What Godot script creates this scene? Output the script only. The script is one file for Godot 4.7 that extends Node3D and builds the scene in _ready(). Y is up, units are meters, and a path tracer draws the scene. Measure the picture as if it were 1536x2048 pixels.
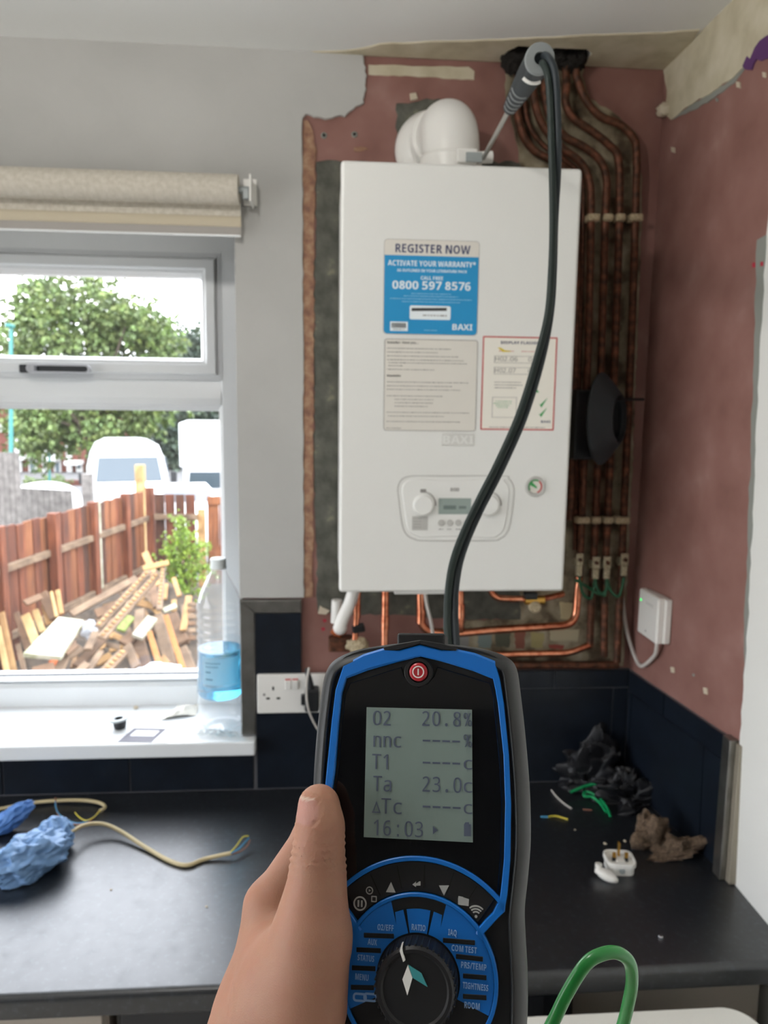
extends Node3D
# A half stripped kitchen corner: a wall hung boiler beside a window, a worktop, and a hand that holds a flue gas analyser.
# World: back wall face at z = 0, floor at y = 0, the eye stands 1.585 m from the back wall at a height of 1.73 m.

const F := 1528.42           # focal length in pixels of the 1536 x 2048 picture
const EYE := Vector3(0, 1.73, 1.585)
var cb: Basis                # turn of the eye
var M := {}                  # materials
var used := {}               # how often a name has been taken

# ---------------------------------------------------------------- measuring
func ray(px: float, py: float) -> Vector3:
	return cb * Vector3((px - 768.0) / F, (1024.0 - py) / F, -1.0)

func onz(px: float, py: float, z: float) -> Vector3:
	var d := ray(px, py)
	return EYE + d * ((z - EYE.z) / d.z)

func ony(px: float, py: float, y: float) -> Vector3:
	var d := ray(px, py)
	return EYE + d * ((y - EYE.y) / d.y)

func onx(px: float, py: float, x: float) -> Vector3:
	var d := ray(px, py)
	return EYE + d * ((x - EYE.x) / d.x)

func ond(px: float, py: float, depth: float) -> Vector3:
	return EYE + ray(px, py) * depth

func wall_x(y: float, z: float) -> float:   # the right wall is out of square, more so lower down
	return 0.675 + z * 0.115 * clampf((2.4045 - y) / 1.3, 0.0, 1.3)

func onr(px: float, py: float) -> Vector3:
	var x := 0.69
	var p := Vector3.ZERO
	for i in 12:
		p = onx(px, py, x)
		x = wall_x(p.y, p.z)
	return Vector3(x, p.y, p.z)

# ---------------------------------------------------------------- meshes
class MB:
	var v := PackedVector3Array()
	var n := PackedVector3Array()
	var u := PackedVector2Array()
	var c := PackedColorArray()
	var col := Color(1, 1, 1)
	var tint := false

	func tri(a: Vector3, b: Vector3, d: Vector3, na: Vector3, nb: Vector3, nd: Vector3) -> void:
		var g := (b - a).cross(d - a)
		if g.dot(na + nb + nd) > 0.0:
			v.append(a); v.append(d); v.append(b)
			n.append(na); n.append(nd); n.append(nb)
		else:
			v.append(a); v.append(b); v.append(d)
			n.append(na); n.append(nb); n.append(nd)
		u.append(Vector2.ZERO); u.append(Vector2.ZERO); u.append(Vector2.ZERO)
		if tint:
			c.append(col); c.append(col); c.append(col)

	func flat(a: Vector3, b: Vector3, d: Vector3, out: Vector3) -> void:
		var g := (b - a).cross(d - a)
		if g.length_squared() < 1e-20:
			return
		g = g.normalized()
		if g.dot(out) < 0.0:
			g = -g
		tri(a, b, d, g, g, g)

	func quad(a: Vector3, b: Vector3, d: Vector3, e: Vector3, out: Vector3) -> void:
		flat(a, b, d, out)
		flat(a, d, e, out)

	# a box with rounded edges
	func rbox(at: Vector3, size: Vector3, r := 0.0, turn := Basis.IDENTITY) -> void:
		var h := size / 2.0
		r = minf(r, minf(h.x, minf(h.y, h.z)) * 0.999)
		for axis in 3:
			for s in [-1.0, 1.0]:
				var a1 := (axis + 1) % 3
				var a2 := (axis + 2) % 3
				var l1 := [-h[a1], h[a1]] if r <= 0.0 else [-h[a1], -h[a1] + r * 0.42, -h[a1] + r, h[a1] - r, h[a1] - r * 0.42, h[a1]]
				var l2 := [-h[a2], h[a2]] if r <= 0.0 else [-h[a2], -h[a2] + r * 0.42, -h[a2] + r, h[a2] - r, h[a2] - r * 0.42, h[a2]]
				var ps := []
				var ns := []
				for x in l1:
					for y in l2:
						var p := Vector3.ZERO
						p[axis] = s * h[axis]
						p[a1] = x
						p[a2] = y
						var nn := Vector3.ZERO
						nn[axis] = s
						if r > 0.0:
							var inner := p.clamp(-(h - Vector3.ONE * r), h - Vector3.ONE * r)
							nn = (p - inner).normalized()
							p = inner + nn * r
						ps.append(at + turn * p)
						ns.append(turn * nn)
				var w := l2.size()
				for i in l1.size() - 1:
					for j in w - 1:
						var q := i * w + j
						tri(ps[q], ps[q + 1], ps[q + w], ns[q], ns[q + 1], ns[q + w])
						tri(ps[q + 1], ps[q + w + 1], ps[q + w], ns[q + 1], ns[q + w + 1], ns[q + w])

	# a net of points; rows of the same length
	func net(rows: Array, wrap := false, flip := false, cols: Array = []) -> void:
		var h := rows.size()
		var w: int = rows[0].size()
		var ns := []
		for i in h:
			var line := []
			for j in w:
				var j0 := (j + w - 1) % w if wrap else maxi(j - 1, 0)
				var j1 := (j + 1) % w if wrap else mini(j + 1, w - 1)
				var di: Vector3 = rows[mini(i + 1, h - 1)][j] - rows[maxi(i - 1, 0)][j]
				var dj: Vector3 = rows[i][j1] - rows[i][j0]
				if dj.length_squared() < 1e-16:
					var k := clampi(i, 1, h - 2)
					dj = rows[k][j1] - rows[k][j0]
				var g := di.cross(dj)
				g = g.normalized() if g.length_squared() > 1e-24 else Vector3.UP
				line.append(-g if flip else g)
			ns.append(line)
		for i in h - 1:
			for j in (w if wrap else w - 1):
				var k := (j + 1) % w
				var a: Vector3 = rows[i][j]
				var b: Vector3 = rows[i][k]
				var d: Vector3 = rows[i + 1][k]
				var e: Vector3 = rows[i + 1][j]
				if cols.size():
					col = cols[i][j]
				if (a - b).length_squared() > 1e-14:
					tri(a, b, d, ns[i][j], ns[i][k], ns[i + 1][k])
				if (d - e).length_squared() > 1e-14:
					tri(a, d, e, ns[i][j], ns[i + 1][k], ns[i + 1][j])

	func ring_cap(ring: Array, out: Vector3) -> void:
		var m := Vector3.ZERO
		for p in ring:
			m += p
		m /= ring.size()
		for j in ring.size():
			tri(m, ring[j], ring[(j + 1) % ring.size()], out, out, out)

	func tube(path: Array, radius, seg := 10, caps := true, squash := 1.0, side := Vector3.ZERO) -> void:
		var rows := []
		var t: Vector3 = (path[1] - path[0]).normalized()
		var x := t.cross(Vector3.UP if absf(t.y) < 0.9 else Vector3.RIGHT).normalized()
		if side != Vector3.ZERO:
			x = (side - t * side.dot(t)).normalized()
		for i in path.size():
			var nt: Vector3 = (path[mini(i + 1, path.size() - 1)] - path[maxi(i - 1, 0)]).normalized()
			x = (x - nt * x.dot(nt)).normalized()
			var y := nt.cross(x)
			var r: float = radius[i] if radius is Array else radius
			var line := []
			for k in seg:
				var a := TAU * k / seg
				line.append(path[i] + x * (cos(a) * r) + y * (sin(a) * r * squash))
			rows.append(line)
		net(rows, true)
		if caps:
			ring_cap(rows[0], (path[0] - path[1]).normalized())
			ring_cap(rows[-1], (path[-1] - path[-2]).normalized())

	# turned round the line from `at` along `axis`; profile holds (radius, height); sharp keeps the edges between bands hard
	func lathe(profile: Array, seg := 24, at := Vector3.ZERO, turn := Basis.IDENTITY, sharp := true) -> void:
		var rows := []
		for p in profile:
			var line := []
			for k in seg:
				var a := TAU * k / seg
				line.append(at + turn * Vector3(p.x * cos(a), p.y, p.x * sin(a)))
			rows.append(line)
		if not sharp:
			net(rows, true, true)
			return
		for i in rows.size() - 1:
			var d: Vector2 = (profile[i + 1] - profile[i]).normalized()
			for k in seg:
				var k1 := (k + 1) % seg
				var a0 := TAU * k / seg
				var a1 := TAU * (k + 1) / seg
				var n0 := turn * Vector3(d.y * cos(a0), -d.x, d.y * sin(a0))
				var n1 := turn * Vector3(d.y * cos(a1), -d.x, d.y * sin(a1))
				if profile[i].x > 1e-7:
					tri(rows[i][k], rows[i][k1], rows[i + 1][k1], n0, n1, n1)
				if profile[i + 1].x > 1e-7:
					tri(rows[i][k], rows[i + 1][k1], rows[i + 1][k], n0, n1, n0)

	# a flat outline in x and y, from z0 to z1, its front edge chamfered
	func prism(poly: PackedVector2Array, z0: float, z1: float, bevel := 0.0, back := true) -> void:
		var area := 0.0
		for i in poly.size():
			area += poly[i].cross(poly[(i + 1) % poly.size()])
		if area < 0.0:
			poly = poly.duplicate()
			poly.reverse()
		var k := poly.size()
		var inner := PackedVector2Array()
		for i in k:
			var e0 := (poly[i] - poly[(i + k - 1) % k]).normalized()
			var e1 := (poly[(i + 1) % k] - poly[i]).normalized()
			var m := (e0 + e1)
			m = m.normalized() if m.length() > 1e-6 else e0
			var nn := Vector2(-m.y, m.x)
			inner.append(poly[i] + nn * (bevel / maxf(0.35, absf(nn.dot(Vector2(-e0.y, e0.x))))))
		var zs := z1 - bevel
		for i in k:
			var j := (i + 1) % k
			var e := poly[j] - poly[i]
			var out := Vector3(e.y, -e.x, 0).normalized()
			quad(Vector3(poly[i].x, poly[i].y, z0), Vector3(poly[j].x, poly[j].y, z0), Vector3(poly[j].x, poly[j].y, zs), Vector3(poly[i].x, poly[i].y, zs), out)
			if bevel > 0.0:
				quad(Vector3(poly[i].x, poly[i].y, zs), Vector3(poly[j].x, poly[j].y, zs), Vector3(inner[j].x, inner[j].y, z1), Vector3(inner[i].x, inner[i].y, z1), out + Vector3(0, 0, 1))
		var face := inner if bevel > 0.0 else poly
		var f := Geometry2D.triangulate_polygon(face)
		if f.is_empty():
			f = Geometry2D.triangulate_polygon(poly)
		for i in f.size() / 3:
			var a := face[f[i * 3]]
			var b := face[f[i * 3 + 1]]
			var d := face[f[i * 3 + 2]]
			flat(Vector3(a.x, a.y, z1), Vector3(b.x, b.y, z1), Vector3(d.x, d.y, z1), Vector3(0, 0, 1))
			if back:
				a = poly[f[i * 3]]
				b = poly[f[i * 3 + 1]]
				d = poly[f[i * 3 + 2]]
				flat(Vector3(a.x, a.y, z0), Vector3(b.x, b.y, z0), Vector3(d.x, d.y, z0), Vector3(0, 0, -1))

	# a closed band between an outer and an inner outline of equal length
	func band(outer: PackedVector2Array, inner: PackedVector2Array, z0: float, z1: float, closed := true, bevel := 0.0) -> void:
		var k := outer.size()
		for i in (k if closed else k - 1):
			var j := (i + 1) % k
			var oi := outer[i].lerp(inner[i], bevel)
			var oj := outer[j].lerp(inner[j], bevel)
			var ii := inner[i].lerp(outer[i], bevel)
			var ij := inner[j].lerp(outer[j], bevel)
			var drop := bevel * outer[i].distance_to(inner[i])
			var away := (outer[i] + outer[j] - inner[i] - inner[j]).normalized()
			var out := Vector3(away.x, away.y, 0)
			quad(Vector3(oi.x, oi.y, z1), Vector3(oj.x, oj.y, z1), Vector3(ij.x, ij.y, z1), Vector3(ii.x, ii.y, z1), Vector3(0, 0, 1))
			quad(Vector3(outer[i].x, outer[i].y, z0), Vector3(outer[j].x, outer[j].y, z0), Vector3(inner[j].x, inner[j].y, z0), Vector3(inner[i].x, inner[i].y, z0), Vector3(0, 0, -1))
			quad(Vector3(outer[i].x, outer[i].y, z0), Vector3(outer[j].x, outer[j].y, z0), Vector3(outer[j].x, outer[j].y, z1 - drop), Vector3(outer[i].x, outer[i].y, z1 - drop), out)
			quad(Vector3(inner[i].x, inner[i].y, z0), Vector3(inner[j].x, inner[j].y, z0), Vector3(inner[j].x, inner[j].y, z1 - drop), Vector3(inner[i].x, inner[i].y, z1 - drop), -out)
			if bevel > 0.0:
				quad(Vector3(outer[i].x, outer[i].y, z1 - drop), Vector3(outer[j].x, outer[j].y, z1 - drop), Vector3(oj.x, oj.y, z1), Vector3(oi.x, oi.y, z1), out + Vector3(0, 0, 1))
				quad(Vector3(inner[i].x, inner[i].y, z1 - drop), Vector3(inner[j].x, inner[j].y, z1 - drop), Vector3(ij.x, ij.y, z1), Vector3(ii.x, ii.y, z1), -out + Vector3(0, 0, 1))

	# a mitred rectangular frame; profile holds (inset, z)
	func frame(x0: float, x1: float, y0: float, y1: float, profile: Array) -> void:
		for i in profile.size():
			var p: Vector2 = profile[i]
			var q: Vector2 = profile[(i + 1) % profile.size()]
			var a := [Vector3(x0 + p.x, y0 + p.x, p.y), Vector3(x1 - p.x, y0 + p.x, p.y), Vector3(x1 - p.x, y1 - p.x, p.y), Vector3(x0 + p.x, y1 - p.x, p.y)]
			var b := [Vector3(x0 + q.x, y0 + q.x, q.y), Vector3(x1 - q.x, y0 + q.x, q.y), Vector3(x1 - q.x, y1 - q.x, q.y), Vector3(x0 + q.x, y1 - q.x, q.y)]
			var d := q - p
			for k in 4:
				var l := (k + 1) % 4
				var inward: Vector3 = [Vector3.UP, Vector3.LEFT, Vector3.DOWN, Vector3.RIGHT][k]
				quad(a[k], a[l], b[l], b[k], Vector3(0, 0, d.x) - inward * d.y)

	# a slab whose face has four (or more) corners anywhere
	func slab(face: Array, thick: float) -> void:
		var nn: Vector3 = (face[1] - face[0]).cross(face[2] - face[0]).normalized()
		var m := Vector3.ZERO
		for p in face:
			m += p / face.size()
		for i in face.size():
			var a: Vector3 = face[i]
			var b: Vector3 = face[(i + 1) % face.size()]
			flat(m, a, b, nn)
			flat(m - nn * thick, a - nn * thick, b - nn * thick, -nn)
			quad(a, b, b - nn * thick, a - nn * thick, (a + b) / 2.0 - m)

	# a lump: a ball squeezed to size and pushed in and out by noise
	func lump(at: Vector3, size: Vector3, noise: FastNoiseLite, depth: float, turn := Basis.IDENTITY, w := 40, h := 26, flat_below := -9.0) -> void:
		var rows := []
		for i in h + 1:
			var line := []
			var el := PI * i / h
			for j in w:
				var az := TAU * j / w
				var d := Vector3(sin(el) * cos(az), cos(el), sin(el) * sin(az))
				var p := turn * (d * size * (1.0 + depth * noise.get_noise_3dv(d * 100.0)))
				p.y = maxf(p.y, flat_below)
				line.append(at + p)
			rows.append(line)
		net(rows, true, false)

	func made() -> ArrayMesh:
		var a := []
		a.resize(Mesh.ARRAY_MAX)
		a[Mesh.ARRAY_VERTEX] = v
		a[Mesh.ARRAY_NORMAL] = n
		a[Mesh.ARRAY_TEX_UV] = u
		if tint:
			a[Mesh.ARRAY_COLOR] = c
		var m := ArrayMesh.new()
		m.add_surface_from_arrays(Mesh.PRIMITIVE_TRIANGLES, a)
		return m

func P2(list: Array) -> PackedVector2Array:
	var out := PackedVector2Array()
	for p in list:
		out.append(Vector2(p[0], p[1]) if p is Array else Vector2(p.x, p.y))
	return out

func curve(pts: Array, each := 8) -> Array:      # a smooth line through the points
	var out := []
	for i in pts.size() - 1:
		var p0 = pts[maxi(i - 1, 0)]
		var p1 = pts[i]
		var p2 = pts[i + 1]
		var p3 = pts[mini(i + 2, pts.size() - 1)]
		for k in each:
			var t := float(k) / each
			out.append(0.5 * ((2.0 * p1) + (p2 - p0) * t + (2.0 * p0 - 5.0 * p1 + 4.0 * p2 - p3) * t * t + (3.0 * p1 - p0 - 3.0 * p2 + p3) * t * t * t))
	out.append(pts[-1])
	return out

func bent(pts: Array, r: float, each := 6) -> Array:   # straight runs with rounded corners, as a bent pipe
	var out := [pts[0]]
	for i in range(1, pts.size() - 1):
		var a: Vector3 = (pts[i - 1] - pts[i])
		var b: Vector3 = (pts[i + 1] - pts[i])
		var q := minf(r, minf(a.length(), b.length()) * 0.48)
		var s: Vector3 = pts[i] + a.normalized() * q
		var e: Vector3 = pts[i] + b.normalized() * q
		for k in each + 1:
			var t := float(k) / each
			out.append(s.lerp(pts[i], t).lerp(pts[i].lerp(e, t), t))
	out.append(pts[-1])
	return out

func rrect(x0: float, y0: float, x1: float, y1: float, r: float, each := 4) -> PackedVector2Array:
	var out := PackedVector2Array()
	for q in [[x1 - r, y1 - r, 0.0], [x0 + r, y1 - r, 90.0], [x0 + r, y0 + r, 180.0], [x1 - r, y0 + r, 270.0]]:
		for k in each + 1:
			var a := deg_to_rad(q[2] + 90.0 * k / each)
			out.append(Vector2(q[0] + r * cos(a), q[1] + r * sin(a)))
	return out

func disc(x: float, y: float, r: float, seg := 24) -> PackedVector2Array:
	var out := PackedVector2Array()
	for k in seg:
		out.append(Vector2(x + r * cos(TAU * k / seg), y + r * sin(TAU * k / seg)))
	return out

func jag(pts: Array, step: float, amount: float, seed_ := 1) -> Array:   # a torn edge
	var rng := RandomNumberGenerator.new()
	rng.seed = seed_
	var out := []
	for i in pts.size():
		var a: Vector2 = pts[i]
		out.append(a)
		if i == pts.size() - 1:
			break
		var b: Vector2 = pts[i + 1]
		var k := int(a.distance_to(b) / step)
		var nn := (b - a).normalized().orthogonal()
		for q in range(1, k):
			out.append(a.lerp(b, float(q) / k) + nn * rng.randf_range(-amount, amount))
	return out

# ---------------------------------------------------------------- nodes
func numbered(called: String) -> String:
	used[called] = used.get(called, -1) + 1
	return called if used[called] == 0 else "%s_%03d" % [called, used[called]]

func tag(o: Node, label: String, category: String, group := "", kind := "") -> Node:
	o.set_meta("label", label)
	o.set_meta("category", category)
	if group:
		o.set_meta("group", group)
	if kind:
		o.set_meta("kind", kind)
	return o

func thing(called: String, label: String, category: String, at := Vector3.ZERO, group := "", kind := "") -> Node3D:
	var o := Node3D.new()
	o.name = numbered(called)
	add_child(o)
	o.position = at
	return tag(o, label, category, group, kind)

func put(parent: Node3D, called: String, mesh: Mesh, m: Material, at := Vector3.ZERO) -> MeshInstance3D:
	var o := MeshInstance3D.new()
	o.name = numbered(called) if parent == self else called
	o.mesh = mesh
	o.material_override = null
	for s in mesh.get_surface_count():
		o.set_surface_override_material(s, m)
	o.position = at
	parent.add_child(o, true)
	return o

func part(parent: Node3D, called: String, b: MB, m: Material, at := Vector3.ZERO) -> MeshInstance3D:
	return put(parent, called, b.made(), m, at)

func solo(called: String, b: MB, m: Material, label: String, category: String, group := "", kind := "", at := Vector3.ZERO) -> MeshInstance3D:
	var o := part(self, called, b, m, at)
	tag(o, label, category, group, kind)
	return o

func box(parent: Node3D, called: String, at: Vector3, size: Vector3, m: Material, r := 0.0) -> MeshInstance3D:
	var b := MB.new()
	b.rbox(at, size, r)
	return part(parent, called, b, m)

func span(parent: Node3D, called: String, lo: Vector3, hi: Vector3, m: Material, r := 0.0) -> MeshInstance3D:
	return box(parent, called, (lo + hi) / 2.0, (hi - lo).abs(), m, r)

var fonts := {}
func font(bold := true, mono := false) -> SystemFont:
	var key := "%s%s" % [bold, mono]
	if not fonts.has(key):
		var f := SystemFont.new()
		f.font_names = PackedStringArray(["Droid Sans Mono" if mono else "Droid Sans"])
		f.font_weight = 700 if bold else 400
		fonts[key] = f
	return fonts[key]

# lettering with a cap height and, if given, stretched to a width; lies in x and y of its parent, centred (or from the left) at `at`
func words(parent: Node3D, text: String, at: Vector3, cap: float, m: Material, width := 0.0, left := false, bold := true, mono := false, turn := 0.0, called := "lettering") -> MeshInstance3D:
	var t := TextMesh.new()
	t.text = text
	t.font = font(bold, mono)
	t.font_size = 32
	t.pixel_size = cap / 0.72 / 32.0
	t.depth = 0.0003
	t.curve_step = 1.5
	t.horizontal_alignment = HORIZONTAL_ALIGNMENT_CENTER
	var o := put(parent, called, t, m, at)
	var box_ := t.get_aabb()
	var sx := 1.0
	if width > 0.0 and box_.size.x > 0.0:
		sx = width / box_.size.x
	o.transform = Transform3D(Basis(Vector3(0, 0, 1), turn) * Basis.from_scale(Vector3(sx, 1, 1)), at)
	if left:
		o.position.x += sx * box_.size.x / 2.0
	return o

# ---------------------------------------------------------------- materials
func noise(seed_: int, freq: float, kind := FastNoiseLite.TYPE_SIMPLEX_SMOOTH, fractal := FastNoiseLite.FRACTAL_FBM, octaves := 4) -> FastNoiseLite:
	var f := FastNoiseLite.new()
	f.seed = seed_
	f.frequency = freq
	f.noise_type = kind
	f.fractal_type = fractal
	f.fractal_octaves = octaves
	return f

func ramp(stops: Array) -> Gradient:
	var g := Gradient.new()
	var o := PackedFloat32Array()
	var c := PackedColorArray()
	for s in stops:
		o.append(s[0])
		c.append(Color(s[1]))
	g.offsets = o
	g.colors = c
	return g

func ntex(f: FastNoiseLite, stops: Array = [], size := 256, normal := false) -> NoiseTexture2D:
	var t := NoiseTexture2D.new()
	t.width = size
	t.height = size
	t.seamless = true
	t.noise = f
	t.normalize = true
	t.generate_mipmaps = false
	if stops.size():
		t.color_ramp = ramp(stops)
	if normal:
		t.as_normal_map = true
		t.bump_strength = 4.0
	return t

func mat(called: String, color, rough := 0.6, metal := 0.0, spec := 0.5) -> StandardMaterial3D:
	var m := StandardMaterial3D.new()
	m.resource_name = called
	m.albedo_color = Color(color)
	m.roughness = rough
	m.metallic = metal
	m.metallic_specular = spec
	M[called] = m
	return m

func worn(m: StandardMaterial3D, tex: Texture2D, scale: float, world := true) -> StandardMaterial3D:   # colour from a texture laid on all sides
	m.albedo_color = Color.WHITE
	m.albedo_texture = tex
	m.uv1_triplanar = true
	m.uv1_world_triplanar = world
	m.uv1_scale = Vector3.ONE * scale
	return m

func relief(m: StandardMaterial3D, tex: Texture2D, cm: float) -> StandardMaterial3D:
	m.heightmap_enabled = true
	m.heightmap_texture = tex
	m.heightmap_scale = cm
	return m

func tinted(m: StandardMaterial3D) -> StandardMaterial3D:
	m.vertex_color_use_as_albedo = true
	return m

# ================================================================ the scene
func _ready() -> void:
	cb = Basis(Vector3.UP, -0.07711) * Basis(Vector3.RIGHT, -0.13791) * Basis(Vector3.BACK, 0.01249)
	set_camera()
	set_light()
	materials()
	lamp()
	room()
	window()
	worktop()
	boiler()
	pipes()
	wall_things()
	counter_things()
	sill_things()
	analyser()
	probe()
	hand()
	garden()
	street()

func set_camera() -> void:
	var c := Camera3D.new()
	c.name = "camera"
	var a := CameraAttributesPhysical.new()
	a.frustum_focal_length = 17.911
	a.frustum_focus_distance = 0.36
	a.frustum_near = 0.02
	a.frustum_far = 400.0
	a.exposure_aperture = 11.0
	c.attributes = a
	c.fov = rad_to_deg(2.0 * atan(1024.0 / F))
	c.near = 0.02
	c.far = 400.0
	c.transform = Transform3D(cb, EYE)
	add_child(c)
	c.current = true

func set_light() -> void:
	var w := WorldEnvironment.new()
	w.name = "surroundings"
	var e := Environment.new()
	var s := ProceduralSkyMaterial.new()      # a bright, evenly overcast sky
	s.sky_top_color = Color(0.935, 0.96, 1.0)
	s.sky_horizon_color = Color(0.97, 0.98, 1.0)
	s.sky_curve = 0.3
	s.ground_bottom_color = Color(0.3, 0.3, 0.29)
	s.ground_horizon_color = Color(0.45, 0.45, 0.44)
	var sky := Sky.new()
	sky.sky_material = s
	e.background_mode = Environment.BG_SKY
	e.sky = sky
	e.background_energy_multiplier = 6.6
	e.tonemap_mode = Environment.TONE_MAPPER_LINEAR
	e.tonemap_exposure = 1.45
	e.sdfgi_enabled = true
	e.ssao_enabled = true
	e.ssil_enabled = true
	w.environment = e
	add_child(w)

func materials() -> void:
	worn(mat("white_paint", "c9c6be", 0.75), ntex(noise(3, 0.01), [[0.0, "aeada9"], [0.5, "b4b3af"], [1.0, "bab9b5"]]), 0.9)
	mat("bright_paint", "e6e6e1", 0.7)
	mat("dark_reflection_paint", "5c5c5b", 0.8)  # tone picked dark for what the analyser screen mirrors
	mat("ceiling_paint", "e8e8e5", 0.8)
	worn(mat("beige_plaster", "c9bfa8", 0.85), ntex(noise(5, 0.02), [[0.0, "b4aa90"], [0.5, "c6bda4"], [1.0, "d2c9b4"]]), 2.5)
	relief(worn(mat("pink_plaster", "a0736a", 0.8), ntex(noise(11, 0.008), [[0.0, "7f584f"], [0.35, "8b635a"], [0.6, "90685f"], [0.8, "966f66"], [1.0, "a27e74"]], 512), 1.7), ntex(noise(12, 0.05), [], 256), 0.03)
	relief(worn(mat("cement", "5c5b54", 0.9), ntex(noise(21, 0.02), [[0.0, "47473f"], [0.5, "5a5a52"], [0.8, "66655b"], [1.0, "8a8672"]]), 4.0), ntex(noise(22, 0.08), [], 256), 0.05)
	relief(worn(mat("bare_wall", "807660", 0.9), ntex(noise(31, 0.012, FastNoiseLite.TYPE_PERLIN), [[0.0, "40352b"], [0.3, "665845"], [0.5, "8b8069"], [0.75, "a39881"], [1.0, "b5ac95"]], 512), 3.2), ntex(noise(32, 0.05), [], 256), 0.08)
	worn(mat("torn_edge", "b98a6c", 0.9), ntex(noise(41, 0.03), [[0.0, "76564a"], [0.5, "967059"], [1.0, "b4987c"]]), 5.0)
	mat("grey_primer", "8b8d86", 0.8)
	mat("purple_paint", "5c3568", 0.8)
	mat("red_mark", "b03040", 0.8)
	mat("filler", "cbbfa9", 0.9)
	mat("hole", "17130f", 0.95)
	var tile := mat("tile", "12161c", 0.3, 0.0, 0.42)
	worn(tile, ntex(noise(51, 0.02), [[0.0, "12171f"], [1.0, "1a212b"]]), 3.0)
	mat("grout", "66666a", 0.9)
	worn(mat("brushed_steel", "8c8a86", 0.35, 0.9), ntex(noise(53, 0.02), [[0.0, "7b7975"], [1.0, "989692"]]), 3.0)
	mat("dull_trim", "a29a8b", 0.5, 0.5)
	mat("upvc", "e6e9ea", 0.28)
	mat("gasket", "2b2c2e", 0.7)
	mat("seal_grey", "d3d6d8", 0.4)
	mat("chrome", "cfd0d4", 0.12, 1.0)
	mat("satin_metal", "d2d4d9", 0.3, 0.35)
	mat("dark_gap", "2a2c30", 0.5)
	var gl := mat("glass", "ffffff", 0.02)
	gl.transparency = BaseMaterial3D.TRANSPARENCY_ALPHA
	gl.albedo_color.a = 0.015
	var dg := mat("door_glass", "ffffff", 0.02)
	dg.transparency = BaseMaterial3D.TRANSPARENCY_ALPHA
	dg.albedo_color.a = 0.02
	worn(mat("blind_cloth", "c8c1b4", 0.9), ntex(noise(61, 0.05), [[0.0, "b9b2a3"], [0.5, "c6bfb1"], [1.0, "d3cdc1"]]), 6.0)
	mat("blind_hem", "c4b9a2", 0.9)
	mat("blind_back", "a5a09a", 0.9)
	mat("white_plastic", "e8e6e0", 0.35)
	mat("grey_plastic", "9fa6a6", 0.4)
	# worktop: black laminate with pale flecks and scuffs
	var top := worn(mat("laminate", "22262b", 0.3, 0.0, 0.60), ntex(noise(71, 0.03, FastNoiseLite.TYPE_SIMPLEX_SMOOTH, FastNoiseLite.FRACTAL_FBM, 5), [[0.0, "0f1216"], [0.5, "171a1f"], [0.72, "1c2025"], [0.80, "34393f"], [0.86, "1f2328"], [1.0, "4a5056"]], 512), 4.0)
	top.clearcoat_enabled = true
	top.clearcoat = 0.55
	top.clearcoat_roughness = 0.36
	top.roughness = 1.0
	top.roughness_texture = ntex(noise(72, 0.012), [[0.0, "585858"], [0.6, "5e5e5e"], [0.8, "646464"], [1.0, "707070"]], 512)
	top.roughness_texture_channel = BaseMaterial3D.TEXTURE_CHANNEL_RED
	mat("cabinet_black", "202226", 0.3)
	mat("cabinet_beige", "9c9388", 0.5)
	mat("enamel", "e4e2da", 0.25)
	mat("floor_vinyl", "c2bbb0", 0.45)
	# boiler
	mat("boiler_white", "e2e2de", 0.3)
	mat("flue_white", "e9e7e2", 0.35)
	mat("sticker_white", "dad6cd", 0.6)
	mat("sticker_blue", "1f8fc6", 0.5)
	mat("print_navy", "3a3f63", 0.6)
	mat("print_white", "e6eef2", 0.6)
	mat("print_grey", "8d8a86", 0.6)
	mat("print_dark", "3c3c3c", 0.6)
	mat("print_pale", "9fcbe4", 0.6)
	mat("print_red", "c04a4a", 0.6)
	mat("print_green", "3f9a55", 0.6)
	mat("print_yellow", "d8c24a", 0.6)
	mat("emboss", "d3d2cd", 0.35)
	mat("seam", "b9b8b3", 0.5)
	mat("lcd_grey", "93a09a", 0.3)
	mat("lcd_dark", "6f7d78", 0.4)
	# copper
	worn(mat("copper_new", "d98a68", 0.25, 1.0), ntex(noise(81, 0.02), [[0.0, "a85a40"], [0.45, "dc8d6c"], [1.0, "f0ab8a"]]), 9.0)
	worn(mat("copper_old", "6a3f2c", 0.55, 0.5), ntex(noise(82, 0.02), [[0.0, "2c1f18"], [0.45, "553726"], [0.75, "734735"], [1.0, "935c45"]]), 8.0)
	var opal := mat("lamp_opal", "f2efe6", 0.4)  # glow of the lamp added for more light
	opal.emission_enabled = true
	opal.emission = Color(1.0, 0.985, 0.965)
	opal.emission_energy_multiplier = 1.0
	worn(mat("clip_cream", "b8a98a", 0.7), ntex(noise(84, 0.05), [[0.0, "7d6c50"], [0.4, "b2a283"], [1.0, "cfc3a6"]]), 12.0)
	worn(mat("clamp_metal", "b9b094", 0.45, 0.5), ntex(noise(85, 0.05), [[0.0, "8d8267"], [1.0, "d2cab0"]]), 14.0)
	mat("green_wire", "1f5a3a", 0.5)
	mat("bright_green_wire", "12a060", 0.5)
	mat("brass", "c79b4c", 0.3, 0.9)
	mat("black_plastic", "1a1d20", 0.5)
	mat("black_rubber", "2b3135", 0.75)
	mat("lead_white", "d0cbc4", 0.5)
	var led := mat("led_green", "30e070", 0.4)
	led.emission_enabled = true
	led.emission = Color(0.2, 1.0, 0.45)
	led.emission_energy_multiplier = 1.2
	mat("cable_tan", "c4b48c", 0.5)
	mat("wire_yellow", "d2c347", 0.5)
	mat("wire_blue", "4f9cc8", 0.5)
	mat("wire_brown", "9a6a58", 0.5)
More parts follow.
